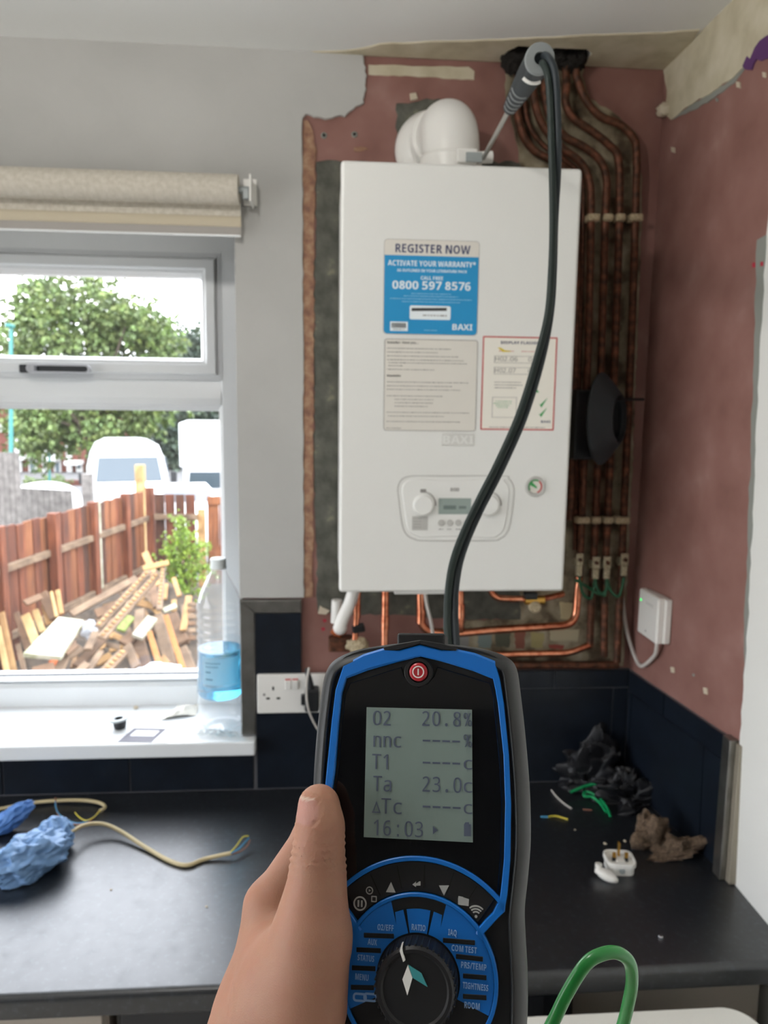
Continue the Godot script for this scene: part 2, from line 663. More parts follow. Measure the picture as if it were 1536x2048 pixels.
	var gv := mat("nitrile", "6f94c0", 0.5)
	gv.rim_enabled = true
	gv.rim = 0.3
	mat("nitrile_deep", "5583c4", 0.5)
	mat("bin_bag", "121318", 0.5)
	worn(mat("brown_rag", "6b5847", 0.95), ntex(noise(91, 0.05), [[0.0, "463a2f"], [0.6, "6e5b4a"], [1.0, "86725e"]]), 12.0)
	var cl := mat("clear_plastic", "f4fbfc", 0.06)
	cl.transparency = BaseMaterial3D.TRANSPARENCY_ALPHA
	cl.albedo_color.a = 0.24
	var film := mat("clear_film", "eef6f5", 0.1)
	film.transparency = BaseMaterial3D.TRANSPARENCY_ALPHA
	film.albedo_color.a = 0.22
	var lq := mat("blue_liquid", "5ccaf2", 0.03)
	lq.refraction_enabled = true
	lq.refraction_scale = 0.033
	lq.albedo_color.a = 0.12
	var lb := mat("blue_label", "c4e9f8", 0.5)
	lb.backlight_enabled = true
	lb.backlight = Color(1.0, 1.0, 1.0)
	mat("label_print", "5a8296", 0.6)
	mat("bottle_cap", "e6eded", 0.4)
	mat("card_grey", "5f5d67", 0.6)
	mat("card_white", "f0f0ee", 0.5)
	mat("paper", "e9e5da", 0.7)
	# analyser
	relief(mat("boot_rubber", "232526", 0.5), ntex(noise(95, 0.2), [], 256), 0.005)
	M["boot_rubber"].uv1_triplanar = true
	M["boot_rubber"].uv1_scale = Vector3.ONE * 60.0
	mat("bezel_black", "0c0d0f", 0.5)
	mat("screen_glass", "08090c", 0.07)
	mat("blue_case", "0c6cc2", 0.4)
	mat("lcd", "7c8b85", 0.3)
	mat("lcd_ink", "525a6c", 0.4)
	mat("power_red", "b3252e", 0.35)
	mat("print_cream", "e4e2dc", 0.5)
	mat("icon_grey", "a9a9a6", 0.5)
	mat("dial_print", "8fb4e0", 0.5)
	mat("teal_print", "3f8f92", 0.4)
	mat("knob_black", "131315", 0.45)
	mat("steel_rod", "b5b3ae", 0.3, 0.9)
	mat("handle_grey", "272d31", 0.6, 0.0, 0.4)
	mat("cap_grey", "838787", 0.45)
	mat("hose_grey", "2a3034", 0.5, 0.0, 0.35)
	mat("hose_dark_green", "212b28", 0.5, 0.0, 0.35)
	var hg := mat("hose_green", "1f8a3a", 0.25)
	hg.clearcoat_enabled = true
	hg.clearcoat = 0.5
	var sk := tinted(mat("skin", "ffffff", 0.55, 0.0, 0.42))
	sk.subsurf_scatter_enabled = true
	sk.subsurf_scatter_strength = 0.12
	relief(sk, ntex(noise(97, 0.09, FastNoiseLite.TYPE_CELLULAR), [], 256), 0.012)
	sk.uv1_triplanar = true
	sk.uv1_scale = Vector3.ONE * 55.0
	# outside
	for i in 4:
		var base: Array = [["3a1f12", "562c19", "6f4026"], ["472514", "64341c", "80492b"], ["2f1a10", "452616", "593520"], ["4e2e1a", "6f4124", "8a5836"]][i]
		var wood := worn(mat("fence_red_%d" % i, "8a4a38", 0.85), ntex(noise(101 + i, 0.02), [[0.0, base[0]], [0.5, base[1]], [1.0, base[2]]], 128), 1.0)
		wood.uv1_scale = Vector3(7, 0.8, 7)
	for i in 5:
		var base2: Array = [["5a442f", "7b5f42", "937653"], ["6a4f31", "8f6e46", "ab8a5c"], ["4c3d2f", "6b5744", "84705a"], ["7d6442", "a28759", "bda379"], ["443327", "614a36", "7a5e48"]][i]
		worn(mat("timber_%d" % i, "9a7a55", 0.9), ntex(noise(111 + i, 0.02), [[0.0, base2[0]], [0.5, base2[1]], [1.0, base2[2]]], 128), 2.2)
	worn(mat("painted_board", "c9c7b0", 0.8), ntex(noise(121, 0.015), [[0.0, "646844"], [0.25, "85866a"], [0.5, "a09e8b"], [1.0, "b2b0a2"]]), 1.6)
	worn(mat("mossy_board", "7b8a45", 0.95), ntex(noise(122, 0.03), [[0.0, "5b6a30"], [1.0, "94a05c"]]), 3.0)
	mat("orange_timber", "885a2a", 0.85)
	worn(mat("grey_timber", "8d8884", 0.9), ntex(noise(123, 0.02), [[0.0, "514d4a"], [0.5, "686460"], [1.0, "7d7874"]]), 1.5)
	worn(mat("earth", "4c4238", 1.0), ntex(noise(124, 0.03), [[0.0, "2e2822"], [0.5, "4a4036"], [1.0, "6a5c4c"]]), 1.2)
	mat("tarmac", "5a5958", 0.9)
	mat("paving", "b5b0a6", 0.85)
	worn(mat("lawn", "6f8f2e", 0.95), ntex(noise(125, 0.05), [[0.0, "466018"], [1.0, "708c2e"]]), 0.8)
	worn(mat("brick_red", "7c4a3c", 0.9), ntex(noise(126, 0.08), [[0.0, "4f2b22"], [1.0, "6d4034"]]), 0.6)
	mat("roof_tile", "5a4a44", 0.9)
	mat("house_white", "b9b9b6", 0.6)
	mat("window_dark", "59656b", 0.15)
	mat("van_white", "cfd0d0", 0.3)
	mat("windscreen", "3c464d", 0.1)
	mat("tyre", "1c1c1d", 0.8)
	mat("lamp_glass", "d5dadb", 0.1)
	mat("post_teal", "1f6d68", 0.4)
	mat("bark", "4d4238", 0.95)
	mat("plastic_sack", "a2a6aa", 0.5)
	mat("rust", "a0542c", 0.9)
	for i in 3:
		var leaf := tinted(mat("leaf_%d" % i, ["607240", "6a8324", "39483c"][i], 0.6))
		leaf.backlight_enabled = true
		leaf.backlight = Color(0.36, 0.44, 0.16)
		leaf.cull_mode = BaseMaterial3D.CULL_DISABLED

# ---------------------------------------------------------------- walls, floor, ceiling
const TOP := 2.4045
func zp(list: Array, z := 0.0) -> Array:          # picture points on the back wall, as x and y
	var out := []
	for p in list:
		var q := onz(p[0], p[1], z)
		out.append(Vector2(q.x, q.y))
	return out

func wall_patch(parent: Node3D, called: String, list: Array, z0: float, z1: float, m: Material, step := 0.012, amount := 0.002, seed_ := 1, bevel := 0.0006) -> MeshInstance3D:
	var pts := zp(list)
	pts.append(pts[0])
	var j := jag(pts, step, amount, seed_)
	j.pop_back()
	var b := MB.new()
	b.prism(P2(j), z0, z1, bevel, false)
	return part(parent, called, b, m)

func right_patch(parent: Node3D, called: String, list: Array, proud: float, m: Material, step := 0.012, amount := 0.002, seed_ := 1) -> MeshInstance3D:
	# an outline on the right wall; measured along z and y, then laid on the twisted face
	var pts := []
	for p in list:
		var q := onr(p[0], p[1])
		pts.append(Vector2(q.z, q.y))
	pts.append(pts[0])
	var j := jag(pts, step, amount, seed_)
	j.pop_back()
	return right_poly(parent, called, j, proud, m)

func right_poly(parent: Node3D, called: String, j: Array, proud: float, m: Material, base := -0.004) -> MeshInstance3D:
	var poly := P2(j)
	var f := Geometry2D.triangulate_polygon(poly)
	var b := MB.new()
	for i in f.size() / 3:
		var q := []
		for k in 3:
			var s := poly[f[i * 3 + k]]
			q.append(Vector3(wall_x(s.y, s.x) - proud, s.y, s.x))
		b.flat(q[0], q[1], q[2], Vector3.LEFT)
	var mid := Vector2.ZERO
	for s in poly:
		mid += s / poly.size()
	for i in poly.size():
		var a := poly[i]
		var e := poly[(i + 1) % poly.size()]
		var pa := Vector3(wall_x(a.y, a.x), a.y, a.x)
		var pe := Vector3(wall_x(e.y, e.x), e.y, e.x)
		var out := Vector3(0, (a.y + e.y) / 2.0 - mid.y, (a.x + e.x) / 2.0 - mid.x)
		b.quad(pa - Vector3(proud, 0, 0), pe - Vector3(proud, 0, 0), pe - Vector3(base, 0, 0), pa - Vector3(base, 0, 0), out)
	return part(parent, called, b, m)

func room() -> void:
	# back wall with the window opening
	var w := thing("wall_back", "kitchen wall with painted skim coat torn back to pink plaster round the boiler", "wall", Vector3.ZERO, "", "structure")
	var b := MB.new()
	for q in [[-0.18, 0.0, 0.75, TOP], [-2.3, 0.0, -1.06, TOP], [-1.06, 0.0, -0.18, 1.0], [-1.06, 2.105, -0.18, TOP]]:
		b.rbox(Vector3((q[0] + q[2]) / 2.0, (q[1] + q[3]) / 2.0, -0.156), Vector3(q[2] - q[0], q[3] - q[1], 0.3))
	part(w, "pink_plaster", b, M.pink_plaster)
	b = MB.new()
	var right: Array = jag(zp([[722, 100], [727, 112], [734, 150], [728, 205], [712, 212], [700, 222], [690, 233], [672, 232], [650, 238], [628, 234], [612, 228], [605, 236]]), 0.006, 0.0022, 5)
	right.append_array(jag(zp([[605, 236], [606, 500], [607, 900], [608, 1196]]), 0.015, 0.0012, 6))
	right.append_array([Vector2(-0.18, right[-1].y), Vector2(-0.18, 2.1), Vector2(-1.06, 2.1), Vector2(-1.06, 0.9), Vector2(-2.3, 0.9), Vector2(-2.3, TOP + 0.002), Vector2(right[0].x, TOP + 0.002)])
	b.prism(P2(right), -0.006, 0.0, 0.0012)
	for q in [[-1.06, 0.985, -0.18, 1.0]]:
		b.rbox(Vector3((q[0] + q[2]) / 2.0, (q[1] + q[3]) / 2.0, -0.003), Vector3(q[2] - q[0], q[3] - q[1], 0.006))
	b.rbox(Vector3(-0.177, 1.55, -0.12), Vector3(0.006, 1.1, 0.235))     # reveals
	b.rbox(Vector3(-1.063, 1.55, -0.12), Vector3(0.006, 1.1, 0.235))
	b.rbox(Vector3(-0.62, 2.103, -0.12), Vector3(0.89, 0.006, 0.235))
	part(w, "skim_coat", b, M.white_paint)
	wall_patch(w, "torn_edge", [[606, 240], [616, 240], [626, 262], [634, 300], [630, 345], [627, 700], [626, 1195], [608, 1197], [607, 900], [605, 500]], -0.006, -0.0025, M.torn_edge, 0.01, 0.0022, 7)
	wall_patch(w, "cement_patch", [[632, 322], [656, 318], [700, 322], [1048, 322], [1048, 1242], [960, 1240], [880, 1238], [800, 1231], [690, 1232], [636, 1226], [628, 1000], [628, 600]], -0.006, -0.0048, M.cement, 0.012, 0.003, 8)
	wall_patch(w, "bare_patch", [[1012, 112], [1172, 118], [1166, 150], [1182, 196], [1232, 226], [1272, 262], [1284, 320], [1285, 450], [1268, 900], [1248, 1334], [890, 1334], [878, 1260], [905, 1242], [1042, 1240], [1042, 330], [1030, 262], [1012, 190]], -0.006, -0.0040, M.bare_wall, 0.01, 0.002, 9)
	wall_patch(w, "flue_cutout", [[793, 205], [840, 200], [880, 195], [900, 240], [880, 310], [796, 312]], -0.006, -0.0035, M.cement, 0.01, 0.003, 10)
	wall_patch(w, "filler_strip", [[737, 127], [850, 130], [938, 131], [950, 140], [949, 158], [850, 152], [737, 147]], -0.006, -0.0042, M.beige_plaster, 0.012, 0.0012, 11)
	wall_patch(w, "filler_dab", [[708, 293], [722, 291], [738, 295], [722, 301], [708, 301]], -0.006, -0.0045, M.torn_edge, 0.006, 0.001, 12)
	wall_patch(w, "filler_dab", [[820, 186], [832, 184], [836, 196], [822, 199]], -0.006, -0.0015, M.filler, 0.006, 0.001, 13)
	wall_patch(w, "filler_dab", [[640, 1212], [660, 1222], [652, 1230], [636, 1228]], -0.006, -0.0015, M.filler, 0.006, 0.001, 14)
	for q in [[648, 271, 6.0], [709, 269, 5.0]]:
		var at := onz(q[0], q[1], -0.006)
		var pl := MB.new()
		pl.lathe([Vector2(0.0, 0.0005), Vector2(0.0022, 0.0008), Vector2(0.0045, 0.0022), Vector2(0.0062, 0.0)], 14, at, Basis(Vector3.RIGHT, PI / 2))
		var o := part(w, "wall_plug", pl, M.grey_primer)
		var hb := MB.new()
		hb.lathe([Vector2(0.0, 0.003), Vector2(0.0024, 0.003), Vector2(0.0024, 0.0)], 10, at, Basis(Vector3.RIGHT, PI / 2))
		part(o, "plug_hole", hb, M.hole)
	for q in [[649, 1243], [646, 1260]]:
		wall_patch(w, "red_mark", [[q[0] - 4, q[1] - 3], [q[0] + 3, q[1] - 4], [q[0] + 5, q[1] + 2], [q[0] - 2, q[1] + 4]], -0.006, -0.0056, M.red_mark, 0.004, 0.0006, 15)
	# leftovers of old wallpaper and paint under the boiler
	var scraps := [["8c8b87", 905, 1262, 940, 1300], ["8d5a4a", 1030, 1262, 1052, 1300], ["a79c6c", 1062, 1266, 1090, 1298], ["b3a98d", 1100, 1258, 1160, 1284], ["7d8a86", 955, 1268, 985, 1298], ["9c4f44", 1098, 1290, 1130, 1300], ["c4b68e", 1120, 1205, 1150, 1240], ["5a5b4c", 990, 1262, 1022, 1296]]
	for s in scraps:
		var sm := mat("scrap_" + s[0], s[0], 0.9)
		wall_patch(w, "wallpaper_scrap", [[s[1], s[2]], [s[3], s[2] + 2], [s[3] - 3, s[4]], [s[1] + 2, s[4] - 2]], -0.006, -0.0034, sm, 0.006, 0.0016, s[1])
	# tiles on the back wall
	var lo := 0.902
	for s in [[0.636, 0.671], [0.373, 0.636], [0.110, 0.373], [-0.148, 0.110]]:
		tile_back(w, s[0], s[1], lo, 1.119)
	for s in [[0.503, 0.671], [0.240, 0.503], [-0.023, 0.240]]:
		tile_back(w, s[0], s[1], 1.119, 1.161)
	tile_back(w, -0.148, -0.05, 1.119, 1.295)
	for s in [[-0.416, -0.153], [-0.679, -0.416], [-0.942, -0.679], [-1.205, -0.942], [-1.468, -1.205], [-1.731, -1.468]]:
		tile_back(w, s[0], s[1], lo, 0.984)
	span(w, "grout_bed", Vector3(-1.8, 0.9, -0.004), Vector3(-0.15, 0.986, 0.0045), M.grout)
	span(w, "grout_bed", Vector3(-0.15, 0.9, -0.004), Vector3(0.672, 1.160, 0.0045), M.grout)
	span(w, "grout_bed", Vector3(-0.15, 1.15, -0.004), Vector3(-0.051, 1.296, 0.0045), M.grout)
	# steel edging of the tiles, mitred at its corner
	b = MB.new()
	b.prism(P2([[-0.179, 1.026], [-0.148, 1.026], [-0.148, 1.295], [-0.179, 1.323]]), -0.003, 0.010, 0.002)
	var trim := thing("trim_1", "brushed steel edging strip with mitred corner round the black tiles by the window", "trim", Vector3.ZERO, "", "structure")
	part(trim, "upright_strip", b, M.brushed_steel)
	b = MB.new()
	b.prism(P2([[-0.148, 1.295], [-0.05, 1.295], [-0.05, 1.323], [-0.179, 1.323]]), -0.003, 0.010, 0.002)
	part(trim, "top_strip", b, M.brushed_steel)

	# right wall, slightly twisted, with thickness
	var wr := thing("wall_right", "stripped pink plaster side wall with grey and beige paint remains and white skim", "wall", Vector3.ZERO, "", "structure")
	b = MB.new()
	var rows := []
	for i in 15:
		var y := TOP * i / 14.0
		var line := []
		for k in 20:
			var z := -0.006 + 3.6 * k / 19.0
			line.append(Vector3(wall_x(y, minf(z, 0.7)), y, z))
		rows.append(line)
	b.net(rows, false, true)
	b.rbox(Vector3(0.92, TOP / 2.0, 1.65), Vector3(0.2, TOP, 3.9))
	part(wr, "pink_plaster", b, M.pink_plaster)
	var skim: Array = []
	for p in [[1536, 520], [1524, 700], [1512, 1000], [1500, 1250], [1490, 1400], [1484, 1470], [1476, 1640], [1470, 1785]]:
		var q := onr(p[0], p[1])
		skim.append(Vector2(q.z, q.y))
	skim.insert(0, Vector2(skim[0].x + 0.005, TOP))
	skim = jag(skim, 0.02, 0.0025, 21)
	skim.append_array([Vector2(skim[-1].x, 0.0), Vector2(3.59, 0.0), Vector2(3.59, TOP)])
	right_poly(wr, "skim_coat", skim, 0.004, M.bright_paint)
	right_patch(wr, "primer_band", [[1534, 470], [1516, 480], [1510, 700], [1500, 1000], [1492, 1200], [1490, 1380], [1496, 1400], [1512, 1100], [1526, 760], [1540, 520]], 0.002, M.grey_primer, 0.02, 0.003, 22)
	right_patch(wr, "paint_remains", [[1327, 128], [1366, 96], [1404, 62], [1470, -4], [1600, -140], [1600, 60], [1536, 78], [1510, 108], [1493, 132], [1466, 158], [1430, 182], [1380, 212], [1344, 240], [1332, 226], [1336, 180]], 0.0025, M.beige_plaster, 0.012, 0.0025, 23)
	right_patch(wr, "primer_band", [[1344, 240], [1380, 212], [1430, 182], [1466, 158], [1493, 132], [1488, 142], [1470, 166], [1430, 196], [1390, 220], [1372, 228]], 0.0015, M.grey_primer, 0.012, 0.0015, 24)
	right_patch(wr, "purple_paint", [[1488, 132], [1497, 112], [1503, 118], [1512, 96], [1522, 82], [1545, 68], [1545, 110], [1524, 122], [1516, 118], [1506, 140], [1492, 138]], 0.003, M.purple_paint, 0.008, 0.0025, 25)
	for q in [[1435, 200, 4], [1478, 170, 7], [1530, 150, 6], [1347, 300, 6], [1346, 1340, 6], [1388, 1350, 3], [1412, 1382, 7], [1516, 35, 3]]:
		var s: float = q[2]
		right_patch(wr, "filler_dab", [[q[0] - s * 0.6, q[1] - s], [q[0] + s * 0.5, q[1] - s * 0.8], [q[0] + s * 0.6, q[1] + s], [q[0] - s * 0.4, q[1] + s * 0.7]], 0.002, M.filler if s > 4 else M.grey_primer, 0.006, 0.001, int(q[0]))
	for q in [[1510, 530], [1526, 528]]:
		right_patch(wr, "red_mark", [[q[0] - 3, q[1] - 4], [q[0] + 3, q[1] - 5], [q[0] + 3, q[1] + 4], [q[0] - 3, q[1] + 5]], 0.0022, M.red_mark, 0.006, 0.0005, int(q[0]))
	# lump of filler in the corner
	b = MB.new()
	b.lump(onr(1334, 222) + Vector3(-0.006, 0, 0.004), Vector3(0.016, 0.013, 0.014), noise(26, 0.02), 0.5, Basis.IDENTITY, 16, 10)
	part(wr, "filler_lump", b, M.filler)
	# tiles on the right wall
	for s in [[0.012, 0.027], [0.027, 0.290], [0.290, 0.352]]:
		tile_right(wr, s[0], s[1], lo, 1.112)
	for s in [[0.012, 0.152], [0.152, 0.352]]:
		tile_right(wr, s[0], s[1], 1.112, 1.160)
	right_poly(wr, "grout_bed", [Vector2(0.0, 0.9), Vector2(0.354, 0.9), Vector2(0.354, 1.159), Vector2(0.0, 1.159)], 0.0045, M.grout)
	b = MB.new()
	b.rbox(Vector3(wall_x(1.03, 0.365) - 0.008, 1.032, 0.365), Vector3(0.024, 0.262, 0.026), 0.002)
	var t2 := thing("trim_2", "upright metal end strip of the black tiles on the side wall", "trim", Vector3.ZERO, "", "structure")
	part(t2, "steel_strip", b, M.brushed_steel)
	b = MB.new()
	b.rbox(Vector3(wall_x(1.03, 0.385) - 0.004, 1.030, 0.385), Vector3(0.016, 0.258, 0.014), 0.002)
	part(t2, "backing_strip", b, M.dull_trim)

	# ceiling with a ragged hole where the pipes go up
	var c := thing("ceiling", "white painted ceiling with a beige unpainted margin by the boiler wall", "ceiling", Vector3.ZERO, "", "structure")
	b = MB.new()
	for q in [[-2.4, -0.3, 0.345, 3.7], [0.345, 0.062, 0.505, 3.7], [0.505, -0.3, 1.0, 3.7], [0.345, -0.3, 0.505, -0.02]]:
		b.rbox(Vector3((q[0] + q[2]) / 2.0, TOP + 0.06, (q[1] + q[3]) / 2.0), Vector3(q[2] - q[0], 0.12, q[3] - q[1]))
	part(c, "plasterboard", b, M.ceiling_paint)
	b = MB.new()
	b.rbox(Vector3(0.425, TOP + 0.32, 0.02), Vector3(0.6, 0.1, 0.5))
	for q in [[0.17, 0.02, 0.1, 0.5], [0.68, 0.02, 0.1, 0.5], [0.425, -0.25, 0.6, 0.1], [0.425, 0.29, 0.6, 0.1]]:
		b.rbox(Vector3(q[0], TOP + 0.21, q[1]), Vector3(q[2], 0.2, q[3]))
	part(c, "void_above", b, M.hole)
	for q in [[1030, 122, 0.026, 0.022, 41], [1052, 116, 0.018, 0.02, 42], [1140, 122, 0.022, 0.02, 43], [1155, 118, 0.016, 0.022, 44], [1118, 116, 0.02, 0.016, 45]]:
		b = MB.new()
		b.lump(onz(q[0], q[1], 0.02), Vector3(q[2], q[3], 0.022), noise(q[4], 0.02), 0.6, Basis.IDENTITY, 22, 14)
		part(c, "black_lump", b, M.hole)  # near-black lumps round the rim of the ceiling hole
	# bare margin
	var line2 := []
	for p in [[690, 100], [720, 96], [760, 86], [850, 82], [1000, 78], [1150, 70], [1240, 66], [1330, 64], [1400, 58]]:
		var q := ony(p[0], p[1], TOP)
		line2.append(Vector2(q.x, -q.z))
	line2 = jag(line2, 0.02, 0.002, 31)
	line2.append_array([Vector2(0.69, 0.004), Vector2(0.508, 0.004), Vector2(0.506, -0.05), Vector2(0.49, -0.066), Vector2(0.42, -0.064), Vector2(0.36, -0.066), Vector2(0.343, -0.04), Vector2(0.342, 0.004), Vector2(-0.05, 0.004)])
	b = MB.new()
	b.prism(P2(line2), -0.002, 0.0025, 0.001, false)
	var strip := part(c, "bare_margin", b, M.beige_plaster)
	strip.transform = Transform3D(Basis(Vector3.RIGHT, PI / 2), Vector3(0, TOP, 0)) 
	strip.transform = Transform3D(Basis(Vector3(1, 0, 0), Vector3(0, 0, -1), Vector3(0, -1, 0)), Vector3(0, TOP, 0))

	# the rest of the room, behind the eye: it closes the space and lets daylight in through a garden door
	span(self, "floor", Vector3(-2.4, -0.15, -0.3), Vector3(1.0, 0.0, 3.7), M.floor_vinyl)
	tag($floor, "grey vinyl kitchen floor", "floor", "", "structure")
	span(self, "wall_front", Vector3(-2.45, 0, 3.6), Vector3(1.0, TOP, 3.75), M.dark_reflection_paint)  # unseen wall, coloured dark so the glossy screen reflects little
	tag($wall_front, "unseen kitchen wall opposite the boiler, darkened for the screen reflection", "wall", "", "structure")
	b = MB.new()
	for q in [[-0.3, 0.0, 0.45, TOP], [2.55, 0.0, 3.62, TOP], [0.45, 2.25, 2.55, TOP]]:
		b.rbox(Vector3(-2.375, (q[1] + q[3]) / 2.0, (q[0] + q[2]) / 2.0), Vector3(0.15, q[3] - q[1], q[2] - q[0]))
	solo("wall_left", b, M.bright_paint, "white wall round the glazed garden doors", "wall", "", "structure")
	var d := thing("door_1", "wide white framed glazed garden doors", "door", Vector3.ZERO, "", "structure")
	for i in 3:
		var x0 := -2.55 + 0.7 * i
		b = MB.new()
		b.frame(x0, x0 + 0.7, 0.0, 2.25, [Vector2(0, -0.06), Vector2(0, 0.0), Vector2(0.05, 0.0), Vector2(0.06, -0.01), Vector2(0.06, -0.06)])
		var df := part(d, "door_frame", b, M.upvc)
		b = MB.new()
		b.rbox(Vector3(x0 + 0.35, 1.125, -0.03), Vector3(0.58, 2.13, 0.004))
		var dp := part(d, "pane", b, M.door_glass)
		for o in [df, dp]:
			o.transform = Transform3D(Basis(Vector3(0, 0, -1), Vector3(0, 1, 0), Vector3(1, 0, 0)), Vector3(-2.34, 0, 0))

# added ceiling lamp, out of view, put in to brighten the boiler and upper wall
func lamp() -> void:
	var at := Vector3(-0.35, TOP, 1.02)
	var t := thing("added_ceiling_lamp", "added out of view round opal lamp brightening the boiler wall", "lamp", at)
	var b := MB.new()
	b.lathe([Vector2(0, -0.105), Vector2(0.05, -0.100), Vector2(0.10, -0.080), Vector2(0.135, -0.045), Vector2(0.142, -0.016), Vector2(0, -0.016)], 36, Vector3.ZERO, Basis.IDENTITY, false)
	part(t, "lamp_globe", b, M.lamp_opal)
	b = MB.new()
	b.lathe([Vector2(0, -0.018), Vector2(0.150, -0.018), Vector2(0.150, -0.001), Vector2(0, -0.001)], 36)
	part(t, "base_plate", b, M.white_plastic)
	var l := OmniLight3D.new()
	l.name = "added_bulb"
	l.light_color = Color(1.0, 0.985, 0.965)
	l.light_energy = 0.18
	l.light_size = 0.045
	l.omni_range = 12.0
	l.omni_attenuation = 2.0
	l.shadow_enabled = true
	l.position = Vector3(0, -0.055, 0)
	t.add_child(l)

func tile_back(w: Node3D, x0: float, x1: float, y0: float, y1: float) -> void:
	span(w, "tile", Vector3(x0 + 0.0012, y0 + 0.0012, 0.0), Vector3(x1 - 0.0012, y1 - 0.0012, 0.008), M.tile, 0.0012)

func tile_right(w: Node3D, z0: float, z1: float, y0: float, y1: float) -> void:
	var b := MB.new()
	var f := func(y: float, z: float, p: float) -> Vector3: return Vector3(wall_x(y, z) - p, y, z)
	var e := 0.0012
	var p := 0.008
	var a := [f.call(y0 + e, z0 + e, p), f.call(y0 + e, z1 - e, p), f.call(y1 - e, z1 - e, p), f.call(y1 - e, z0 + e, p)]
	b.slab([a[0], a[1], a[2], a[3]], 0.006)
	part(w, "tile", b, M.tile)

# ---------------------------------------------------------------- window, blind
func window() -> void:
	var w := thing("window_1", "white plastic window with a top hung vent above a fixed pane", "window", Vector3.ZERO, "", "structure")
	var zf := -0.18
	var x0 := -1.06
	var x1 := -0.186
	var b := MB.new()
	b.frame(x0, x1, 1.022, 2.10, [Vector2(0, zf - 0.07), Vector2(0, zf), Vector2(0.046, zf), Vector2(0.054, zf - 0.007), Vector2(0.057, zf - 0.02), Vector2(0.057, zf - 0.07)])
	part(w, "outer_frame", b, M.upvc)
	b = MB.new()     # transom with sloping faces
	b.prism(P2([[-0.022, 1.715], [-0.018, 1.713], [0.0, 1.728], [0.001, 1.742], [-0.006, 1.784], [-0.007, 1.795], [-0.07, 1.795], [-0.07, 1.715]]), x0 + 0.05, x1 - 0.05)
	var tr := part(w, "transom", b, M.upvc)
	tr.transform = Transform3D(Basis(Vector3(0, 0, 1), Vector3(0, 1, 0), Vector3(1, 0, 0)), Vector3(0, 0, zf))
	b = MB.new()     # the opening vent
	b.frame(x0 + 0.056, x1 - 0.056, 1.793, 2.046, [Vector2(0, zf - 0.055), Vector2(0, zf + 0.004), Vector2(0.004, zf + 0.008), Vector2(0.022, zf + 0.008), Vector2(0.026, zf + 0.003), Vector2(0.031, zf + 0.001), Vector2(0.035, zf - 0.012), Vector2(0.038, zf - 0.02), Vector2(0.038, zf - 0.055)])
	part(w, "vent_sash", b, M.upvc)
	b = MB.new()
	b.frame(x0 + 0.045, x1 - 0.045, 1.782, 2.057, [Vector2(0, zf - 0.05), Vector2(0, zf + 0.001), Vector2(0.0125, zf + 0.0016), Vector2(0.0125, zf - 0.05)])
	part(w, "vent_seal", b, M.seal_grey)
	b = MB.new()     # beads of the fixed pane
	b.frame(x0 + 0.05, x1 - 0.044, 1.082, 1.726, [Vector2(0, zf - 0.05), Vector2(0, zf - 0.004), Vector2(0.003, zf - 0.004), Vector2(0.009, zf - 0.018), Vector2(0.011, zf - 0.05)])
	part(w, "glazing_bead", b, M.upvc)
	b = MB.new()
	b.frame(x0 + 0.058, x1 - 0.053, 1.089, 1.718, [Vector2(0, zf - 0.03), Vector2(0, zf - 0.0185), Vector2(0.0035, zf - 0.019), Vector2(0.0035, zf - 0.03)])
	part(w, "glazing_seal", b, M.gasket)
	span(w, "pane", Vector3(x0 + 0.05, 1.085, zf - 0.030), Vector3(x1 - 0.05, 1.72, zf - 0.026), M.glass)
	span(w, "pane", Vector3(x0 + 0.085, 1.825, zf - 0.030), Vector3(x1 - 0.085, 2.015, zf - 0.026), M.glass)
	# lever handle
	var zz := zf + 0.008
	var h0 := onz(40, 737, zz)
	var h1 := onz(186, 737, zz)
	b = MB.new()
	b.rbox(Vector3(h0.x + 0.032, h0.y, zz + 0.005), Vector3(0.062, 0.018, 0.010), 0.003)
	var hb := part(w, "handle_base", b, M.dark_gap)
	b = MB.new()
	b.lathe([Vector2(0, 0.0), Vector2(0.010, 0.0), Vector2(0.010, 0.012), Vector2(0.008, 0.015), Vector2(0, 0.015)], 20, Vector3(h0.x + 0.030, h0.y, zz + 0.008), Basis(Vector3.RIGHT, PI / 2))
	part(hb, "pivot", b, M.satin_metal)
	b = MB.new()
	var ly := h0.y
	b.band(rrect(h0.x + 0.022, ly - 0.0095, h1.x, ly + 0.0095, 0.009, 6), rrect(h0.x + 0.026, ly - 0.0060, h1.x - 0.0045, ly + 0.0060, 0.0055, 6), zz + 0.014, zz + 0.026, true, 0.2)
	part(w, "lever", b, M.satin_metal)
	b = MB.new()
	b.prism(rrect(h0.x + 0.048, ly - 0.0062, h1.x - 0.0043, ly + 0.0062, 0.0055, 6), zz + 0.015, zz + 0.021)
	part(w, "lever_inlay", b, M.dark_gap)
	# sill board
	b = MB.new()
	b.rbox(Vector3(-0.625, 1.006, -0.075), Vector3(0.954, 0.032, 0.216), 0.004)
	solo("window_sill", b, M.upvc, "glossy white window sill board above the black tiles", "sill", "", "structure")
	# roller blind
	var y := 2.134
	var bl := thing("roller_blind", "rolled up cream fabric roller blind above the window", "blind")
	b = MB.new()
	b.tube([Vector3(-1.2, y, 0.042), Vector3(-0.166, y, 0.042)], 0.0275, 32)
	part(bl, "fabric_roll", b, M.blind_cloth)
	b = MB.new()
	b.rbox(Vector3(-0.682, 2.093, 0.022), Vector3(1.034, 0.075, 0.0016))
	part(bl, "hanging_cloth", b, M.blind_cloth)
	b = MB.new()
	b.tube([Vector3(-1.199, 2.080, 0.0225), Vector3(-0.1645, 2.080, 0.0225)], 0.010, 20, true, 0.34, Vector3.UP)
	part(bl, "hem_bar", b, M.blind_hem)
	b = MB.new()
